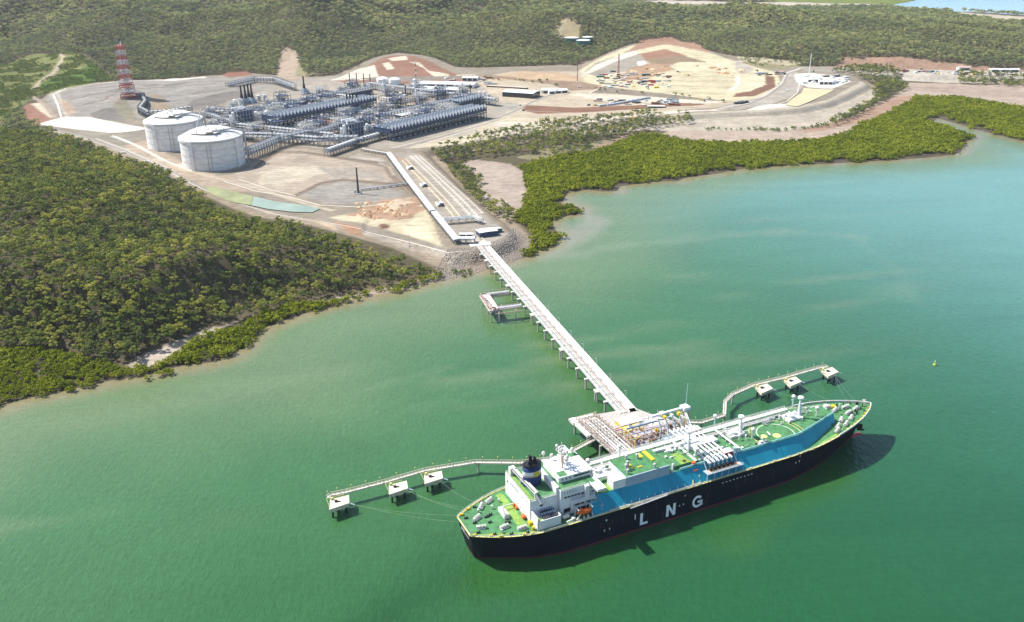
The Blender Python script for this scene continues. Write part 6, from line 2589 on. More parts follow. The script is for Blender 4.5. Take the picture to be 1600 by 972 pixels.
def cooler_bank(u0, v0, L, W, H, label, group='air cooler banks', z=Z0, fans=True):
    x, y = PU(u0, v0)
    r_ = empty('air_cooler_bank', (x, y, z), ARZ, label, 'air cooler', group)   # local y runs away from the camera side
    m1 = MB()
    nx = max(2, int(L / 8))
    for i in range(nx + 1):
        for j in range(4):
            m1.beam((L * i / nx, W * j / 3, 0), (L * i / nx, W * j / 3, H - 6), .7)
        m1.beam((L * i / nx, 0, H * .42), (L * i / nx, W, H * .42), .5)
    for zz in (H * .25, H * .42, H * .6):
        for j in range(4):
            m1.beam((0, W * j / 3, zz), (L, W * j / 3, zz), .5)
    for i in range(nx):
        if i % 3 == 0:
            m1.beam((L * i / nx, 0, 0), (L * (i + 1) / nx, 0, H * .6), .35)
    m1.build('support_frame', BLUEG, r_)
    m1 = MB()
    m1.bx(-.5, L + .5, -.5, W + .5, H - 9.5, H - 3.2)
    m1.build('plenum', BLUEG, r_)
    m1 = MB()
    m1.bx(-1, L + 1, -1.0, W + 1.0, H - 3.2, H - 2.6)
    m1.build('tube_deck', BLUEG if fans else GALV, r_)
    if fans:
        n = max(3, int(L / 7.2))
        rad = min(L / n * .44, W / 6.6)
        f1, f2 = MB(), MB()
        f1.cyl((0, 0, -2.6), (0, 0, -.4), rad, 12, cap=False)
        f2.cyl((0, 0, -2.5), (0, 0, -1.6), rad * .9, 10)
        p1 = p2 = None
        for i in range(n):
            c = L * (i + .5) / n
            for j in range(3):
                y_ = W * (j + .5) / 3
                if p1 is None:
                    p1 = f1.build('fan_ring', WHITE, r_)
                    p2 = f2.build('fan', DGREY, p1)
                    q1 = p1
                else:
                    q1, q2 = p1.copy(), p2.copy()
                    COL.objects.link(q1)
                    COL.objects.link(q2)
                    q2.parent = q1
                q1.location = (c, y_, H)
        m1 = MB()
        m1.beam((-1.3, -1.4, -4.6), (1.3, 1.4, 2.2), 2.2, 1.6)
        p3 = None
        for i in range(n):
            if p3 is None:
                p3 = q3 = m1.build('hoist_post', WHITE, r_)
            else:
                q3 = p3.copy()
                COL.objects.link(q3)
            q3.location = (L * (i + .5) / n, 0, H)
    m1 = MB()
    rr = random.Random(int(u0 * 3 + v0))
    for i in range(int(L / 6)):
        m1.cyl((i * 6 + 2, 3, H * .30), (i * 6 + 5, 3, H * .30 + rr.uniform(-.5, 3)), .7, 6)
        m1.cyl((i * 6 + 2, W * .3, 0), (i * 6 + 2, W * .3, H - 7), .45, 5)
        if i % 2:
            m1.box((i * 6 + 3, 4, 1.6), (3, 3, 3.0))
    m1.cyl((0, 1.5, H * .46), (L, 1.5, H * .46), .7, 6)
    m1.build('header_pipes', OFFW, r_)
    return r_


MODP = {}


def module_proto(kind):
    """process unit: steel frame with decks, drums, exchangers and pipes; built once"""
    rr = random.Random(kind * 17 + 3)
    Lx, Ly, H = ((30, 20, 15), (26, 18, 20), (34, 16, 11), (22, 22, 24))[kind]
    r_ = empty('process_unit', (0, 0, 0), ARZ)
    m1 = MB()
    nx, ny = max(2, Lx // 6), max(2, Ly // 6)
    for i in range(nx + 1):
        for j in range(ny + 1):
            m1.beam((Lx * i / nx, Ly * j / ny, 0), (Lx * i / nx, Ly * j / ny, H * rr.choice((.7, .85, 1.0))), .5)
    lv = (H * .33, H * .66, H * .95)
    for zz in lv:
        for i in range(nx + 1):
            m1.beam((Lx * i / nx, 0, zz), (Lx * i / nx, Ly, zz), .4)
        for j in range(ny + 1):
            m1.beam((0, Ly * j / ny, zz), (Lx, Ly * j / ny, zz), .4)
    for i in range(nx):
        m1.beam((Lx * i / nx, 0, 0), (Lx * (i + 1) / nx, 0, H * .33), .3)
        m1.beam((0, Ly * (i % ny) / ny, lv[0]), (0, Ly * (i % ny + 1) / ny, lv[1]), .3)
    m1.build('steel_frame', (FRAMEG, OFFW, GALV, BLUEG)[kind], r_)
    m1 = MB()
    for zz in lv[:2]:
        for k in range(3):
            x0 = rr.uniform(0, Lx * .6)
            y0 = rr.uniform(0, Ly * .5)
            m1.bx(x0, x0 + Lx * .4, y0, y0 + Ly * .5, zz + .25 + .01 * k, zz + .4 + .01 * k)
    m1.build('deck', (GALV, BLUEG, GALV, BLUEG)[kind], r_)
    m1, m2 = MB(), MB()
    for k in range(7):
        x0, y0 = rr.uniform(3, Lx - 9), rr.uniform(2, Ly - 2)
        zz = rr.choice((1.8, lv[0] + 2, lv[1] + 2))
        rad = rr.uniform(1.0, 2.2)
        if k % 3:
            m1.tank((x0, y0, zz), (x0 + rr.uniform(5, 9), y0, zz), rad, 9)
        else:
            m2.tank((x0, y0, rad), (x0, y0, zz + rr.uniform(4, 8)), rad, 9)
    m1.build('horizontal_vessel', (WHITE, OFFW, WHITE, OFFW)[kind], r_)
    m2.build('vertical_vessel', (OFFW, WHITE, GALV, WHITE)[kind], r_)
    m1 = MB()
    for k in range(26):
        x0, y0, zz = rr.uniform(0, Lx), rr.uniform(0, Ly), rr.uniform(1, H + 2)
        rad = rr.uniform(.25, .7)
        d_ = rr.randint(0, 2)
        l_ = rr.uniform(4, 12)
        if d_ == 0:
            m1.cyl((x0, y0, zz), (min(Lx + 2, x0 + l_), y0, zz), rad, 5)
        elif d_ == 1:
            m1.cyl((x0, y0, zz), (x0, min(Ly + 2, y0 + l_), zz), rad, 5)
        else:
            m1.cyl((x0, y0, max(0, zz - l_)), (x0, y0, zz), rad, 5)
    m1.build('pipework', (OFFW, GALV, OFFW, WHITE)[kind], r_)
    m1 = MB()
    for k in range(5):
        m1.box((rr.uniform(2, Lx - 2), rr.uniform(2, Ly - 2), rr.choice((1.2, lv[0] + 1.4, lv[1] + 1.4))), (rr.uniform(1.5, 4), rr.uniform(1.5, 3), 2.2))
    m1.build('machinery', (PINK, RUST, mat('sand_paint', (.55, .45, .30), .7), DGREY)[kind], r_)
    return r_


NMOD = [0]
LM = ['low open', 'dark framed', 'long low', 'tall blue']
ORD = ['first', 'second', 'third', 'fourth', 'fifth', 'sixth', 'seventh']


def module(u, v, kind, where):
    x, y = PU(u, v)
    lab = where[0] + ' ' + LM[kind] + ' process unit ' + where[1]
    if kind not in MODP:
        MODP[kind] = module_proto(kind)
        MODP[kind].location = (x, y, Z0)
        MODP[kind]['label'] = lab
        MODP[kind]['category'] = 'process unit'
        MODP[kind]['group'] = 'process units of the gas plant'
        return MODP[kind]
    return copy_tree(MODP[kind], loc=(x, y, Z0), label=lab)


def stacks(pts, h, r, label, base=(7, 7, 7), fat=False):
    for (px, py) in pts:
        x, y, z = place(px, py)
        r_ = empty('exhaust_stack', (x, y, z), ARZ, label, 'chimney', 'black exhaust stacks')
        m1 = MB()
        m1.cyl((0, 0, base[2] - 1), (0, 0, h), r, 10, r * .85)
        m1.cyl((0, 0, h), (0, 0, h + .8), r * 1.1, 10)
        if fat:
            m1.cyl((0, 0, base[2] - 1), (0, 0, h * .55), r * 1.9, 10, r * 1.2)
        m1.build('stack_pipe', BLACKP, r_)
        m1 = MB()
        m1.box((0, 0, base[2] / 2), base)
        m1.box((base[0] * .7, 0, base[2] * .3), (base[0] * .6, base[1] * .7, base[2] * .6))
        m1.build('heat_box', LBLUE if fat else GALV, r_)


def column(px, py, h, r, label, m=WHITE, bands=None):
    x, y, z = place(px, py)
    r_ = empty('process_column', (x, y, z - .2), 0, label, 'column', 'tall process columns')
    m1 = MB()
    m1.tank((0, 0, .5), (0, 0, h), r, 12)
    m1.build('shell', m, r_)
    m1 = MB()
    for k in range(3):
        zz = h * (.35 + .3 * k)
        m1.cyl((0, 0, zz), (0, 0, zz + .4), r * 1.7, 10)
    m1.beam((r * 1.4, 0, 0), (r * 1.4, 0, h), .5)
    m1.build('access_platform', GALV, r_)
    return r_


# ---- two main cooler banks and the trains behind them
cooler_bank(2, 0, 228, 36, 22, 'long blue grey air cooler bank nearest the causeway with white fans on top')
cooler_bank(-36, -228, 226, 36, 22, 'long blue grey air cooler bank in the middle of the left train')
cooler_bank(262, -92, 60, 18, 17, 'short dark air cooler bank behind the right train with a pale roof')
cooler_bank(120, -92, 60, 16, 14, 'short blue air cooler bank inside the right train', fans=False)
cooler_bank(86, -340, 66, 16, 14, 'short blue air cooler bank inside the left train', fans=False)
cooler_bank(230, -345, 60, 20, 13, 'short blue air cooler bank at the back of the left train', fans=False)
k = 0
for tr, (du, dv) in enumerate(((0, 0), (-37, -230))):
    nm = ('of the right train', 'of the left train')[tr]
    for iu in range(6):
        for iv in range(3):
            if (iu, iv) in ((3, 2),):
                continue
            module(du + 4 + iu * 37 + (iv % 2) * 8, dv - 42 - iv * 27, (iu + 2 * iv + tr + (iu * iv) % 3) % 4,
                   (ORD[iu], 'from the front, ' + ('beside the cooler bank ', 'in the middle row ', 'in the back row ')[iv] + nm))
for iu in range(5):
    module(250 + iu * 30, -180 - (iu % 2) * 30, (iu + 1) % 4, (ORD[iu], 'along the ground before the white warehouses'))
for iu in range(4):
    module(-60 + iu * 34, -125 - (iu % 2) * 14, (iu * 2 + 1) % 4, (ORD[iu], 'in the row before the front of the left train'))
for iu in range(6):
    module(60 + iu * 44, -370 - (iu % 2) * 22, (iu * 3) % 4, (ORD[iu], 'from the front at the far left side of the plant'))
for iu in range(3):
    module(240 + 40 * iu, -95 - iu * 6, (iu + 2) % 4, (ORD[iu], 'past the far end of the right train'))
for i, (u, v, k_) in enumerate(((-110, -150, 2), (-140, -190, 0), (-100, -205, 1), (-150, -250, 2), (-120, -280, 0), (-170, -305, 1), (-60, -200, 3), (-20, -185, 2), (20, -170, 0), (70, -185, 1),
                               (110, -175, 2), (160, -180, 0), (200, -190, 3), (-90, -330, 2), (-50, -390, 0), (0, -400, 1), (300, -230, 2), (340, -270, 0), (280, -300, 1), (390, -330, 2))):
    module(u, v, k_, (('first', 'second', 'third', 'fourth', 'fifth', 'sixth', 'seventh', 'eighth', 'ninth', 'tenth')[i % 10],
                      'between the storage tanks and the left train' if i < 6 else 'in the strip between the two trains' if i < 13 else 'on the outer back edge of the plant'))
# dark compressor halls
for (u, v, lab) in ((-30, -60, 'dark blue compressor house with a diagonal duct at the front of the right train'), (-66, -292, 'dark blue compressor house at the front of the left train')):
    x, y = PU(u, v)
    r_ = empty('compressor_house', (x, y, Z0), ARZ, lab, 'compressor house', 'dark compressor houses')
    m1 = MB()
    m1.bx(0, 30, -2, 20, 0, 25)
    m1.build('casing', BLUEG, r_)
    m1 = MB()
    for i in range(6):
        m1.beam((i * 6, -2.4, 0), (i * 6, -2.4, 26), .7)
        m1.beam((-.5, -2 + i * 4.4, 0), (-.5, -2 + i * 4.4, 26), .6)
    for zz in (6, 12, 18, 25):
        m1.beam((-1, -2.4, zz), (31, -2.4, zz), .5)
        m1.beam((-.6, -2.4, zz), (-.6, 20, zz), .5)
    m1.beam((-.9, -3.2, 20), (16, -3.2, 4), 1.6)
    m1.build('outer_frame', GALV, r_)
    m1 = MB()
    rr = random.Random(int(u + 99))
    for i in range(22):
        m1.cyl((rr.uniform(0, 30), rr.uniform(0, 18), 25), (rr.uniform(0, 30), rr.uniform(0, 18), 28 + rr.random() * 2), .6, 6)
    m1.tank((3, 16, 28), (26, 16, 28), 2.0)
    m1.build('roof_pipework', WHITE, r_)
    m1 = MB()
    m1.tank((-5, 2, 1), (-5, 2, 24), 2.4)
    m1.tank((-5, 9, 1), (-5, 9, 19), 2.0)
    m1.tank((36, -4, 1), (36, -4, 20), 2.6)
    m1.tank((42, -4, 1), (42, -4, 17), 1.6)
    m1.build('suction_drum', WHITE, r_)

stacks([(379, 163), (385, 162), (390, 160), (395, 161)], 34, 1.9, 'squat black exhaust stack in the row of four behind the far storage tank', (8, 8, 10), True)
stacks([(544, 177), (549, 176), (553, 175), (559, 174)], 32, 1.7, 'black exhaust stack in the row of four between the two trains', (8, 8, 9), True)
stacks([(547, 134), (558, 134.5), (569, 135), (579, 135.5)], 25, 1.1, 'thin brown black stack in the far row of four before the cut hill', (7, 5, 5))
stacks([(476, 146)], 33, 1.7, 'single black stack at the back left of the plant', (10, 8, 10), True)
stacks([(634, 150)], 20, 1.3, 'single black stack right of the white columns in the plant centre', (5, 5, 4))
stacks([(723, 147)], 21, 1.1, 'left one of the two black stacks before the warehouses', (8, 6, 5))
stacks([(735, 148)], 21, 1.1, 'right one of the two black stacks before the warehouses', (8, 6, 5))
for (px, py, h, r, lb) in ((601, 150, 33, 3.0, 'widest white column in the middle of the plant'), (614, 150, 17, 2.6, 'short white column beside the widest one'),
                           (627, 164, 23, 2.3, 'left one of the pale pair behind the right train'), (633, 165, 20, 1.8, 'right one of the pale pair behind the right train'),
                           (651, 164, 27, 1.6, 'slim pale column left of the warehouses'), (649, 148, 30, 3.0, 'broad white column below the striped aerial'),
                           (750, 163, 23, 2.4, 'left column of three at the far end of the cooler bank'), (757, 162, 22, 2.2, 'middle column of three at the far end of the cooler bank'),
                           (764, 162, 18, 1.7, 'right column of three at the far end of the cooler bank'), (418, 192, 20, 2.6, 'white column at the front of the left train'),
                           (530, 180, 13, 3.2, 'left pale drum of the pair before the black stacks'), (541, 177, 13, 3.2, 'right pale drum of the pair before the black stacks'),
                           (568, 172, 13, 3.2, 'left pale drum of the pair behind the black stacks'), (576, 170, 13, 3.2, 'right pale drum of the pair behind the black stacks'),
                           (368, 166, 12, 3.2, 'left grey drum before the four squat stacks'), (377, 165, 12, 3.2, 'right grey drum before the four squat stacks'),
                           (405, 158, 11, 2.8, 'left grey drum behind the four squat stacks'), (414, 157, 11, 2.8, 'right grey drum behind the four squat stacks')):
    column(px, py, h, r, lb)
# striped aerial
x, y, z = place(651, 140)
r_ = empty('striped_aerial', (x, y, z), 0, 'slim red and white striped aerial above the white plant column', 'aerial mast')
for i in range(6):
    m1 = MB()
    m1.cyl((0, 0, 26 + i * 5), (0, 0, 31 + i * 5), 1.1, 6)
    m1.build('mast_band', RW[i % 2], r_)
m1 = MB()
m1.cyl((0, 0, 0), (0, 0, 26), 1.0, 6)
m1.build('mast_foot', GALV, r_)
# white domed water tanks
for (px, py, lb) in ((598, 131, 'left white domed tank before the cut hill'), (617, 132, 'right white domed tank before the cut hill')):
    x, y, z = place(px, py)
    r_ = empty('domed_tank', (x, y, z - .2), 0, lb, 'tank', 'white domed tanks')
    m1 = MB()
    m1.lathe([(12.5, 0), (12.5, 11)], n=32)
    m1.build('wall', WHITE, r_, True)
    m1 = MB()
    m1.lathe([(12.7, 11), (9, 13.4), (4, 14.8), (0, 15.2)], n=32)
    m1.build('dome_roof', WHITE, r_, True)

# ---- pipe racks
pipe_rack([(384, 252), (435, 230), (486, 219)], 12, 15, 'pipe rack running from the front storage tank to the plant', npipe=6)
pipe_rack([(384, 221), (430, 222), (500, 228), (560, 226)], 12, 13, 'long pipe rack across the front of both trains', npipe=7)
pipe_rack([(372, 204), (450, 212), (520, 220)], 10, 11, 'pipe rack behind the long one in front of the left train')
pipe_rack([(486, 220), (540, 204), (560, 199)], 12, 13, 'pipe rack joining the two trains at their front')
pipe_rack([(512, 244), (556, 228), (596, 217)], 11, 9, 'low pipe rack with a pale top at the front corner of the right train', cover=.6)
pipe_rack([(522, 222), (566, 228)], 9, 10, 'short pipe rack at the front corner with a pale top', cover=.6)
pipe_rack([(503, 196), (545, 203)], 8, 9, 'short rusty brown pipe rack between the trains', m_pipe=PINK, m_fr=RUST)
pipe_rack([(318, 182), (372, 200)], 9, 9, 'pipe rack leaving the rear storage tank')
pipe_rack([(330, 176), (360, 178)], 8, 9, 'short pipe rack behind the rear storage tank')
pipe_rack([(206, 152), (224, 157), (228, 168), (220, 178), (234, 186), (262, 184), (300, 178)], 8, 12, 'pipe rack stepping down from the flare tower', m_fr=DGREY, cover=.5)
pipe_rack([(356, 140), (400, 130), (430, 131), (460, 142)], 10, 12, 'pipe rack on the terrace at the back left of the plant')
pipe_rack([(596, 162), (630, 168), (660, 160)], 12, 12, 'rack of brown framed pipes between the cooler banks', m_fr=RUST)
x, y = PU(-10, -112)
pipe_rack([PU(-10, -122), PU(330, -122)], 14, 13, 'main pipe rack along the right train', world_=True)
pipe_rack([PU(-47, -352), PU(293, -352)], 14, 13, 'main pipe rack along the left train', world_=True)
pipe_rack([PU(330, -400), PU(330, -60)], 12, 12, 'cross pipe rack at the far end of both trains', world_=True, cover=.7)
pipe_rack([PU(200, -400), PU(200, -270)], 12, 12, 'cross pipe rack at the back of the left train', world_=True)
# the white covered pipeway along the causeway
pipe_rack([(566, 236), (606, 243)], 4, 3, 'low black footed pipe run at the head of the causeway', lev=1, npipe=5, m_fr=BLACKP)
pipe_rack([(607, 243), (640, 288), (676, 335)], 7, 3.4, 'white covered pipeway running down the upper causeway', lev=1, npipe=7, cover=.92, step=6)
pipe_rack([(677, 335.5), (714, 381)], 7, 3.4, 'white covered pipeway on the lower causeway by the trestle head', z=10.6, lev=1, npipe=7, cover=.92, step=6)
pipe_rack([(714, 380), (742, 380)], 7, 4.5, z=10, label='short white covered pipeway turning on to the trestle', lev=1, npipe=6, cover=.92)
pipe_rack([(693, 350), (740, 346), (752, 350)], 6, 6, z=10, label= 'light pipe bridge crossing the end of the causeway', lev=2, npipe=4, m_fr=OFFW)
for (px, py, lb) in ((636, 264, 'small skid of dark cabinets upper one beside the covered pipeway'), (657, 291, 'small white skid, second one beside the covered pipeway'),
                     (682, 321, 'skid of white and dark cabinets, third one beside the covered pipeway')):
    x, y, z = place(px, py)
    r_ = empty('equipment_skid', (x, y, z), -1.28, lb, 'equipment skid', 'skids beside the covered pipeway')
    m1 = MB()
    m1.bx(-6, 6, 0, 2, 0, 2.4)
    m1.bx(-5, 0, 4, 7, 0, 2.8)
    m1.build('cabinet', WHITE, r_)
    m1 = MB()
    m1.bx(1.5, 6, 4, 8, 0, 2.6)
    m1.bx(-6, 6, 2.5, 3.4, 0, 1.2)
    m1.build('dark_cabinet', DGREY, r_)
pipe_rack([(566, 299), (590, 296), (640, 289)], 3, 2.4, 'low thin pipe run to the lone mast in the basin', lev=1, npipe=3, step=8)


# ---- buildings
def building(px, py, L, W, H, rz, label, wall=WHITE, roof=WHITE, doors=5, ridge=1.6, z=None, group='plant sheds and warehouses', name='warehouse'):
    x, y, zz = place(px, py)
    return hall(name, 0, L, 0, W, 0, H, wall, roof, label, 'building', ridge=ridge, rz=rz, loc=(x, y, zz - .1), doors=doors, group=group)


building(655, 145, 92, 34, 8, -.28, 'long white roofed warehouse with a row of dark bays behind the plant', doors=9)
building(652, 136, 120, 36, 7, -.22, 'longest white roofed warehouse behind the bayed one', doors=6)
building(722, 126, 34, 22, 6, -.2, 'small pale shed near the brown batter', doors=3)
building(785, 151, 64, 36, 9, -.42, 'white roofed shed with dark open bays on the pad right of the plant', wall=GLASS, doors=6)
building(760, 136, 90, 7, 3, -.42, 'row of low brown site cabins behind the white sheds', wall=RUST, roof=mat('cabin_roof', (.5, .45, .38), .8), doors=12, ridge=.3, name='site_cabins')
building(846, 146, 30, 16, 6, -.1, 'white tent shed with a dark arched mouth', doors=1, ridge=3)
building(858, 147, 40, 14, 5, .35, 'long white tent behind the arched one', doors=3, ridge=2.5)
building(744, 366, 12, 20, 5, -1.2, 'white roofed switch building with a blue shaded front at the causeway end', wall=BLUEG, doors=0, ridge=.4, name='switch_building')
building(718, 371, 14, 4.5, 3.4, -.02, 'small flat roofed kiosk with dark windows beside the trestle head', doors=2, ridge=.1, name='kiosk')
building(770, 362, 6, 8, 4, -1.0, 'small green grey cabinet right of the switch building', wall=TGREEN, roof=GALV, doors=0, ridge=.2, name='green_cabinet')
building(1280, 132, 26, 22, 6, -.2, 'white flat pump house in the white yard by the yellow pond', doors=3, ridge=.5, name='pump_house')
building(1262, 128, 24, 16, 5, .0, 'white store at the left of the white yard', doors=2, ridge=.5)
building(1548, 113, 60, 14, 6, -.1, 'white workshop at the far right edge of the site', doors=3, ridge=1)
building(1498, 110, 26, 16, 6, -.1, 'low domed pink white shed on the far right strip', doors=1, ridge=2.5, roof=PINK)
building(1012, 169, 30, 8, 3.4, -.1, 'white roofed cabin row with dark walls by the haul road', wall=DGREY, doors=4, ridge=.2, name='site_cabins')
building(1150, 163, 26, 5, 3, .7, 'dark container stack beside the haul road bend, left of its pair', wall=DGREY, roof=DGREY, doors=0, ridge=.1, name='container_stack')
building(1156, 163, 26, 5, 3, .7, 'dark container stack beside the haul road bend, right of its pair', wall=DGREY, roof=DGREY, doors=0, ridge=.1, name='container_stack')

# ---- masts
for (px, py, h, w_, lb, m__) in ((560, 303, 33, 1.5, 'lone dark lattice vent mast standing in the grey basin', DGREY), (902, 128, 46, .9, 'thin grey light mast in front of the excavation', RUST),
                                 (878, 56, 34, 1.2, 'thin white mast beside the green water tanks', WHITE), (1264, 118, 46, 1.0, 'tall thin white mast by the white yard', WHITE),
                                 (640, 385, 14, .3, 'thin grey lamp post on the front road', GALV), (840, 205, 22, .4, 'thin lamp post on the pale road right of the plant', GALV),
                                 (938, 200, 22, .4, 'thin lamp post near the gum trees on the pale road', GALV)):
    x, y, z = place(px, py) if py > 60 else (lambda q_: (q_[0], q_[1], hz(*q_)))(G(px, py, 40))
    r_ = empty('mast', (x, y, z - .3), 0, lb, 'mast')
    m1 = MB()
    m1.cyl((0, 0, 0), (0, 0, h), w_, 6, w_ * .6)
    m1.build('mast_pole', m__, r_)
    m1 = MB()
    m1.box((0, 0, .5), (w_ * 5, w_ * 5, 1.2))
    if px == 560:
        m1.cyl((-4, 1, 0), (-4, 1, 5), 1.4, 8)
        m1.cyl((3, -1, 0), (3, -1, 4), 1.4, 8)
    m1.build('mast_base', GALV if px != 902 else WHITE, r_)
# tower crane and small mobile cranes
x, y, z = place(966, 122)
r_ = empty('tower_crane', (x, y, z), 0, 'red lattice boom crane standing upright in the excavation', 'crane')
m1 = MB()
for s_ in ((-1, -1), (1, -1), (1, 1), (-1, 1)):
    m1.beam((s_[0] * 1.8, s_[1] * 1.8, 2), (s_[0] * .7, s_[1] * .7, 50), .6)
for i in range(12):
    a = lerp(1.8, .7, i / 12)
    m1.beam((-a, -a, 2 + 4 * i), (a, -a, 6 + 4 * i), .5)
    m1.beam((a, a, 2 + 4 * i), (-a, a, 6 + 4 * i), .5)
m1.build('boom', REDP, r_)
m1 = MB()
m1.bx(-4, 4, -3, 3, 0, 4)
m1.bx(-6, -4, -3, 3, 1, 3)
m1.build('crawler_body', RUST, r_)
x, y = G(452, 160, 12)
m1 = MB()

# green water tanks on their cleared knoll
for (px, py, R_, lb) in ((893, 58, 26, 'left dark green water tank with a white roof on the wooded knoll'), (911, 59, 26, 'middle dark green water tank with a white roof on the wooded knoll'),
                         (918, 57, 20, 'smallest right hand dark green water tank on the wooded knoll')):
    x, y = G(px, py, 40)
    r_ = empty('water_tank', (x, y, hz(x, y) + 3), 0, lb, 'water tank', 'green water tanks')
    m1 = MB()
    m1.lathe([(R_ * .75, 0), (R_ * .75, 17)], n=24)
    m1.build('wall', TGREEN, r_, True)
    m1 = MB()
    m1.lathe([(R_ * .77, 17), (0, 19)], n=24)
    m1.build('roof', WHITE, r_)

# ---- tracks, drains and kerbs laid over the graded ground
def ribbon(pts, width, m, name, label, dz=.22, z=12):
    P = GP(pts, z)
    L = [P[0]]
    for a, b in zip(P[:-1], P[1:]):
        n = max(1, int(np.linalg.norm(b - a) / 4))
        for i in range(1, n + 1):
            L.append(a + (b - a) * i / n)
    L = np.array(L)
    T = np.gradient(L, axis=0)
    T /= np.linalg.norm(T, axis=1)[:, None]
    N = np.stack([-T[:, 1], T[:, 0]], 1) * width / 2
    A, B = L + N, L - N
    za, zb = hgrid(A[:, 0], A[:, 1]) + dz, hgrid(B[:, 0], B[:, 1]) + dz
    V = []
    for i in range(len(L)):
        V += [(A[i, 0], A[i, 1], za[i]), (B[i, 0], B[i, 1], zb[i])]
    mb = MB()
    mb.add(V, [(2 * i + 1, 2 * i + 3, 2 * i + 2, 2 * i) for i in range(len(L) - 1)])
    return tag(mb.build(name, m), label, name.replace('_', ' '), kind='structure')


TRK = mat('track_pale', (.60, .52, .42), .95, var=.25, scale=.1)
DRN = mat('drain_brown', (.20, .15, .11), .95, var=.3, scale=.1)
KRB = mat('kerb_white', (.56, .51, .44), .9, var=.15, scale=.1)
ASP = mat('road_grey', (.24, .22, .20), .95, var=.2, scale=.08)
for pts, w_, m__, nm, lb in (
        ([(398, 264), (434, 238), (480, 240), (530, 248), (585, 255), (603, 260), (611, 276), (628, 290), (644, 306)], 4.0, DRN, 'drain', 'dark drainage bund round the first basin'),
        ([(462, 306), (500, 287), (535, 281), (590, 287), (616, 290)], 3.2, DRN, 'drain', 'dark drain curving between the two basins'),
        ([(350, 284), (400, 299), (450, 307), (500, 321), (560, 324), (610, 318)], 2.0, KRB, 'kerb', 'pale kerb along the foot of the basins'),
        ([(372, 280), (420, 296), (462, 306)], 1.5, KRB, 'kerb', 'pale inner kerb of the left basin'),
        ([(500, 346), (560, 357), (640, 375), (700, 391), (738, 389)], 1.2, KRB, 'kerb', 'pale kerb of the front road by the works yard'),
        ([(150, 217), (200, 236), (250, 259), (292, 284), (352, 312), (430, 335), (500, 348)], 1.2, KRB, 'kerb', 'pale kerb of the front road above the forest'),
        ([(176, 212), (215, 228), (256, 250), (300, 268)], 3.5, KRB, 'service_path', 'white service path in front of the storage tanks'),
        ([(60, 196), (120, 210), (170, 226), (215, 243), (262, 265), (300, 286), (352, 308)], 4.0, ASP, 'road', 'grey front road below the white pad'),
        ([(648, 243), (680, 272), (718, 308), (745, 335), (760, 348)], .9, KRB, 'kerb', 'outer white kerb line of the causeway'),
        ([(641, 243), (672, 272), (708, 308), (738, 338)], .9, KRB, 'kerb', 'middle white kerb line of the causeway'),
        ([(655, 243), (690, 274), (728, 308), (755, 332)], .8, KRB, 'kerb', 'innermost white kerb line on the seaward side'),
        ([(628, 250), (655, 278), (690, 315), (712, 340)], 1.2, TRK, 'track', 'sandy wheel track beside the covered pipeway'),
        ([(634, 248), (664, 278), (700, 315), (722, 340)], 1.2, TRK, 'track', 'second sandy wheel track on the causeway'),
        ([(640, 232), (700, 214), (770, 192), (800, 186)], 2.2, KRB, 'kerb', 'pale kerb along the right cooler bank'),
        ([(612, 234), (660, 222), (720, 206), (772, 190)], 3.0, ASP, 'road', 'grey road in front of the right cooler bank'),
        ([(775, 186), (800, 176), (830, 160), (850, 152), (890, 140)], 5.0, ASP, 'road', 'grey road climbing past the open sheds'),
        ([(780, 196), (860, 193), (940, 187), (1040, 178), (1110, 172), (1170, 162)], 3.0, TRK, 'track', 'sandy track on the pale haul road'),
        ([(800, 203), (860, 200), (920, 194), (980, 186)], 1.6, DRN, 'drain', 'thin drain at the edge of the pale haul road'),
        ([(1120, 172), (1170, 163), (1200, 149), (1224, 131), (1232, 115), (1256, 107)], 5.0, ASP, 'road', 'grey haul road bending round the excavation'),
        ([(1195, 170), (1230, 158), (1246, 144), (1250, 128), (1246, 116)], 2.0, KRB, 'kerb', 'pale kerb beside the yellow pond'),
        ([(820, 173), (900, 177), (1000, 171), (1100, 166)], 1.6, KRB, 'kerb', 'pale foot of the long brown batter'),
        ([(920, 146), (950, 130), (975, 122), (990, 112)], 3.5, TRK, 'track', 'pale ramp climbing into the construction yard'),
        ([(1040, 118), (1150, 121)], 2.4, DRN, 'drain', 'highest dark bench line of the excavation'),
        ([(1034, 126), (1148, 129)], 2.0, DRN, 'drain', 'second dark bench line of the excavation'),
        ([(1028, 134), (1144, 137)], 2.4, DRN, 'drain', 'third dark bench line of the excavation'),
        ([(1040, 143), (1132, 146)], 1.8, DRN, 'drain', 'lowest dark bench line of the excavation'),
        ([(96, 184), (90, 164), (84, 152), (104, 140), (150, 133), (195, 129), (262, 127)], 3.4, KRB, 'road', 'pale perimeter road curving round the grey terraces'),
        ([(232, 205), (300, 214), (330, 198), (300, 180)], 2.4, TRK, 'track', 'track behind the storage tanks'),
        ([(98, 152), (150, 144), (230, 138)], 4, DRN, 'drain', 'upper drain on the grey terraces'),
        ([(280, 134), (360, 128), (420, 124), (470, 125)], 4, DRN, 'drain', 'drain at the back of the grey terraces'),
        ([(300, 152), (380, 138), (430, 130)], 4, DRN, 'drain', 'right hand drain on the grey terraces'),
        ([(110, 159), (170, 150), (260, 144), (340, 134)], 4, DRN, 'drain', 'middle drain on the grey terraces'),
        ([(118, 168), (160, 161), (182, 153)], 4, DRN, 'drain', 'lower drain on the grey terraces'),
        ([(470, 205), (520, 196), (600, 182), (640, 172)], 3.5, TRK, 'track', 'pale lane between the two trains'),
        ([(555, 245), (600, 252)], 1.5, KRB, 'kerb', 'short kerb at the plant corner')):
    ribbon(pts, w_, m__, nm, lb)

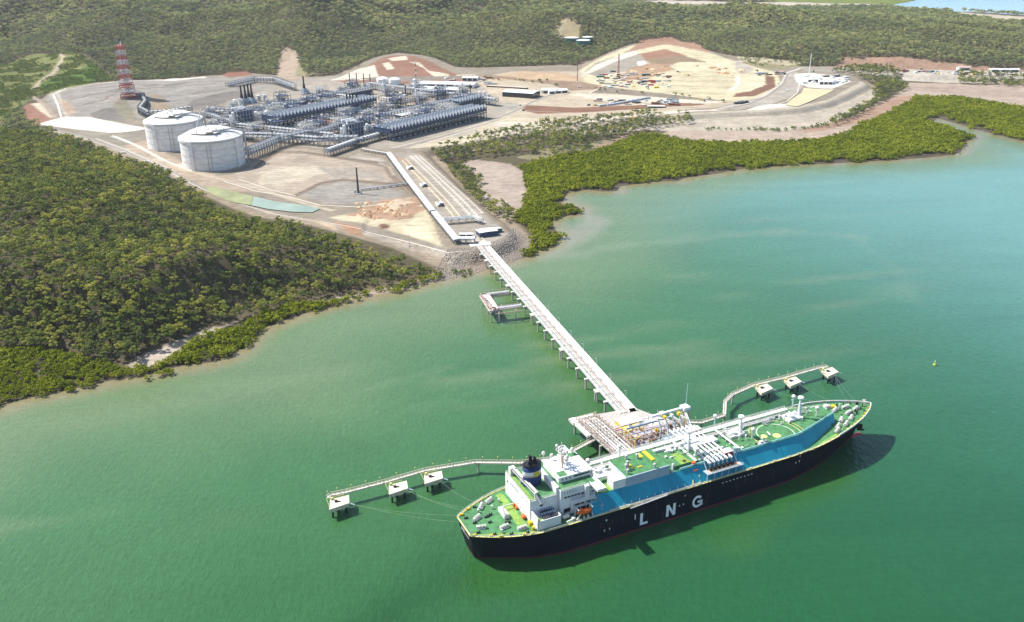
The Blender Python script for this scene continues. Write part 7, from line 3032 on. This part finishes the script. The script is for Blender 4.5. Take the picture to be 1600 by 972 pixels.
# ---- ponds
def pond(pts, z, m, name, label):
    P = GP(pts, 12)
    m1 = MB()
    m1.add([(p[0], p[1], z) for p in P], [tuple(range(len(P)))])
    o = m1.build(name, m)
    me = o.data
    if me.polygons[0].normal.z < 0:
        me.flip_normals()
    return tag(o, label, 'pond', kind='structure')


pond([(318, 291), (345, 295), (375, 303), (396, 308), (392, 322), (368, 318), (345, 311), (328, 303)], 13.0, mat('weedy_water', (.27, .29, .14), .5, var=.35, scale=.06), 'pond',
     'weedy yellow green end of the settling pond below the storage tanks')
pond([(396.5, 308), (430, 316), (470, 321), (500, 327), (488, 333), (455, 332), (420, 328), (392.5, 322)], 13.0, PONDM, 'pond',
     'narrow green settling pond between the front road and the basins')
pond([(1256, 138), (1270, 139.5), (1304, 141), (1290, 148), (1262, 161), (1246, 167), (1226, 165), (1240, 154), (1252, 146)], 13.0, PONDY, 'yellow_pond',
     'yellow silty settling pond at the foot of the white yard')

# ---- trestle abutment and rock armour
m_ = MB()
bx0, by0 = G(747, 386, 10)
m_.box((bx0 + 2, by0 + 8, 6.0), (22, 10, 9.0), -1.28 + pi / 2)
tag(m_.build('bridge_abutment', PCONC), 'pale concrete abutment where the trestle meets the causeway', 'abutment')
rock_me = []
for s_ in range(3):
    rr = np.random.RandomState(s_)
    bm_ = MB()
    P = []
    for z_, r_ in ((-.6, .5), (-.1, 1.0), (.4, .8), (.75, .3)):
        for k_ in range(6):
            t = k_ / 6 * 2 * pi
            P.append((cos(t) * r_ * (.7 + .6 * rr.rand()), sin(t) * r_ * (.7 + .6 * rr.rand()), z_ * (.8 + .4 * rr.rand())))
    F = [(i * 6 + k_, i * 6 + (k_ + 1) % 6, (i + 1) * 6 + (k_ + 1) % 6, (i + 1) * 6 + k_) for i in range(3) for k_ in range(6)] + [tuple(range(18, 24))]
    me = bpy.data.meshes.new('rock')
    me.from_pydata(P, [], F)
    me.materials.append(mat('armour_rock', (.36, .31, .26), .9, var=.4, scale=1.2))
    rock_me.append(me)
ROCKS = GP([(672, 425), (690, 404), (700, 396), (735, 394), (772, 384), (794, 374), (800, 352), (824, 368), (836, 380), (815, 398), (780, 412), (740, 424), (700, 436), (682, 440)], 5)
x, y = jitter_points(ROCKS[:, 0].min(), ROCKS[:, 0].max(), ROCKS[:, 1].min(), ROCKS[:, 1].max(), 1.7, 55)
k = sdf(x, y, ROCKS) > 0
x, y = x[k], y[k]
BCH = GP([(455, 492), (500, 478), (560, 462), (620, 448), (680, 434), (684, 440), (620, 456), (560, 470), (500, 486), (460, 498)], 1)
x2, y2 = jitter_points(BCH[:, 0].min(), BCH[:, 0].max(), BCH[:, 1].min(), BCH[:, 1].max(), 4.5, 56)
k = (sdf(x2, y2, BCH) > 0)
x, y = np.concatenate([x, x2[k]]), np.concatenate([y, y2[k]])
scatter_object('rock_armour', np.stack([x, y, hgrid(x, y) + .1], 1), rock_me, 'tumbled grey brown boulders armouring the causeway slope', 'rocks', .35, 1.0, 57)

# ---- heaps, vehicles and stores
heap_me = {}


def heap(px, py, r, h, m, lb):
    x, y, z = place(px, py)
    rr = random.Random(int(px * 7 + py))
    m1 = MB()
    m1.lathe([(r * 1.0, -.6), (r * .72, h * .35), (r * .35, h * .85), (0, h)], n=11)
    m1.v = [(v[0] * rr.uniform(.75, 1.25), v[1] * rr.uniform(.75, 1.25), v[2] * rr.uniform(.85, 1.15)) for v in m1.v]
    o = m1.build('spoil_heap', m)
    o.location = (x, y, z)
    tag(o, lb, 'spoil heap', 'spoil heaps of dug earth')


EARTH = mat('heap_earth', (.42, .25, .14), .95, var=.35, scale=.3)
EARTH2 = mat('heap_sand', (.58, .44, .26), .95, var=.3, scale=.3)
rr = random.Random(21)
for i in range(60):
    heap(rr.uniform(556, 646), rr.uniform(316, 341), rr.uniform(1.5, 4.2), rr.uniform(.6, 1.9), EARTH if i % 3 else EARTH2, 'small heap of red brown earth in the works yard below the basins')
for i in range(22):
    heap(rr.uniform(985, 1170), rr.uniform(102, 118), rr.uniform(6, 11), rr.uniform(2, 4), EARTH if i % 2 else EARTH2, 'heap of dug earth in the upper part of the excavation')


def truck_proto(name, body, cabc, L=6.0):
    r_ = empty(name, (0, 0, 0))
    m1 = MB()
    m1.bx(-L / 2, L / 2 - 1.9, -1.2, 1.2, .9, 2.6)
    m1.build('load_bed', body, r_)
    m1 = MB()
    m1.bx(L / 2 - 1.8, L / 2, -1.15, 1.15, .7, 2.7)
    m1.build('cab', cabc, r_)
    m1 = MB()
    m1.bx(L / 2 - .5, L / 2 + .04, -1.0, 1.0, 1.7, 2.4)
    m1.build('windscreen', GLASS, r_)
    for a in (-L / 2 + 1, L / 2 - 1):
        for s_ in (-1, 1):
            m1 = MB()
            m1.cyl((a, s_ * 1.0, .5), (a, s_ * 1.3, .5), .55, 10)
            m1.build('wheel', BLACKP, r_)
    return r_


tp = [truck_proto('work_truck', WHITE, WHITE), truck_proto('work_truck', YEL, YEL, 8), truck_proto('work_truck', DGREY, WHITE, 9)]
spots = [(817, 173, 2), (812, 165, 0), (990, 185, 1), (770, 208, 0), (193, 240, 0), (229, 254, 0), (868, 192, 1), (1216, 131, 0), (1100, 158, 2), (1010, 158, 0), (1095, 157, 1), (950, 165, 0), (930, 165, 1),
         (919, 165, 2), (1075, 118, 1), (1010, 108, 1), (1060, 113, 2), (905, 137, 0), (1230, 142, 0), (1270, 112, 2), (1380, 106, 2), (1393, 107, 2), (1440, 109, 2), (1520, 114, 0), (1580, 117, 0), (1340, 104, 1)]
DESC = ['white pickup truck ', 'yellow tipper truck ', 'dark bodied white cab truck ']
WH = ['on the pad right of the plant', 'by the white roofed open shed', 'on the pale haul road below the brown batter', 'on the pale ground above the gum trees', 'on the front road left of the tanks',
      'on the front road close to the storage tank', 'on the pale road below the brown batter', 'on the haul road bend', 'beside the excavation ramp', 'on the yellow ground by the pipe stacks',
      'near the dark container stacks', 'in the pipe yard', 'in the pipe yard beside a pile', 'left in the pipe yard', 'on the striped terraces', 'near the white patch in the excavation', 'between the terraces', 'at the thin grey mast',
      'going down the haul road', 'on the road behind the white yard', 'first on the far right strip', 'second on the far right strip', 'third on the far right strip', 'by the far right workshop', 'at the far right edge', 'on the road to the far right strip']
for i, (px, py, k_) in enumerate(spots):
    lb = DESC[k_] + WH[i]
    loc = place(px, py)
    if not tp[k_].get('label'):
        t = tp[k_]
        t['label'], t['category'], t['group'] = lb, 'truck', 'work vehicles on the site'
        t.location = loc
        t.rotation_euler = (0, 0, rr.random() * 6)
    else:
        copy_tree(tp[k_], loc=loc, rz=rr.random() * 6, label=lb)

# stored materials laid out in the construction yard
cm = [WHITE, RUST, PINK, LBLUE, DGREY, GALV, YEL, REDP, TGREEN, OFFW]
cn = ['white', 'brown', 'pink', 'pale blue', 'dark grey', 'grey', 'yellow', 'red', 'dark green', 'off white']
crate = {}
for zone_, n, box_, lb in (('yard', 70, (935, 1045, 112, 138), 'laid out in the construction yard of the excavation'), ('lower', 34, (930, 1060, 155, 166), 'on the lower pad by the pipe stacks'),
                           ('white', 36, (1255, 1325, 118, 131), 'in the white yard by the yellow pond'), ('strip', 60, (1330, 1600, 107, 117), 'along the far right strip'),
                           ('back', 22, (690, 770, 122, 134), 'on the ground behind the warehouses'), ('mid', 16, (1180, 1225, 113, 118), 'by the road behind the red batter')):
    for i in range(n):
        px, py = rr.uniform(box_[0], box_[1]), rr.uniform(box_[2], box_[3])
        if zone_ == 'strip':
            py = 106.5 + (px - 1300) * .035 + rr.uniform(0, 3.5)
        k_ = rr.choice((0, 0, 1, 1, 2, 3, 4, 4, 5, 5, 9, 9, 1, 4, 5, 6, 7, 8)) if zone_ != 'white' else rr.choice((0, 3, 5, 9, 4, 9))
        x, y, z = place(px, py)
        key = k_
        if key not in crate:
            m1 = MB()
            L = 4 + k_ % 3 * 2
            m1.bx(-L, L, -2.2, 2.2, 0, 2.6)
            for q_ in range(4):
                m1.bx(-L + q_ * L / 2 + .3, -L + q_ * L / 2 + .6, -2.3, 2.3, -.05, 2.7)
            m1.bx(-L * .6, L * .3, 2.6, 5.2, 0, 1.6)
            crate[key] = m1.build('stored_container', cm[k_])
            o = crate[key]
        else:
            o = crate[key].copy()
            COL.objects.link(o)
        o.location = (x, y, z)
        o.rotation_euler = (0, 0, rr.choice((-.2, .1, 1.4, .6)))
        s_ = rr.uniform(.6, 1.2)
        o.scale = (s_, s_, s_)
        tag(o, cn[k_] + ' container ' + lb, 'container', cn[k_] + ' containers ' + lb)
# pipes stacked in rows
for i in range(9):
    px, py = 955 + i * 7, 165 - i * 1.25
    x, y, z = place(px, py)
    m1 = MB()
    for j in range(5):
        m1.cyl((-8, j * 1.7, .8), (8, j * 1.7, .8), .8, 7)
    for j in range(4):
        m1.cyl((-8, j * 1.7 + .85, 2.2), (8, j * 1.7 + .85, 2.2), .8, 7)
    o = m1.build('pipe_stack', LBLUE if i % 2 else GALV)
    o.location = (x, y, z)
    o.rotation_euler = (0, 0, .5)
    tag(o, 'stack of pale pipes in the slanting row on the lower pad', 'pipe stack', 'slanting row of pipe stacks')

# small dark bushes dotted over the brown batters stand singly
sh = None
for i, (px, py) in enumerate([(746, 124), (758, 122), (770, 124), (779, 126), (805, 126), (812, 127), (818, 128), (832, 130), (843, 128), (846, 131), (855, 127), (868, 134), (931, 139), (937, 142), (945, 142),
                              (972, 142), (964, 145), (1003, 147), (1055, 149), (1066, 150), (1077, 152), (1108, 156), (1130, 160), (870, 133), (1012, 140), (1183, 113)]):
    x, y, z = place(px, py)
    me = bushes[i % 3]
    o = bpy.data.objects.new('round_bush', me)
    COL.objects.link(o)
    s_ = rr.uniform(1.0, 1.8)
    o.scale = (s_, s_, s_ * 1.1)
    o.location = (x, y, z)
    tag(o, 'single dark bush dotted on the bare brown batter', 'bush', 'bushes on the brown batters')

# ---- haze over the whole view
HZ = MB()
HZ.bx(-20000, 20000, -1500, 32000, -8, 420)
hm = bpy.data.materials.new('pale_haze')
hm.use_nodes = True
nt = hm.node_tree
nt.nodes.clear()
ho = nt.nodes.new('ShaderNodeOutputMaterial')
hv = nt.nodes.new('ShaderNodeVolumePrincipled')
hv.inputs['Color'].default_value = (.86, .92, 1.0, 1)
hv.inputs['Density'].default_value = HAZE_D
hv.inputs['Anisotropy'].default_value = .2
nt.links.new(hv.outputs[0], ho.inputs['Volume'])
o = HZ.build('haze', hm)
tag(o, 'thin pale haze over the far hills', 'haze', kind='stuff')
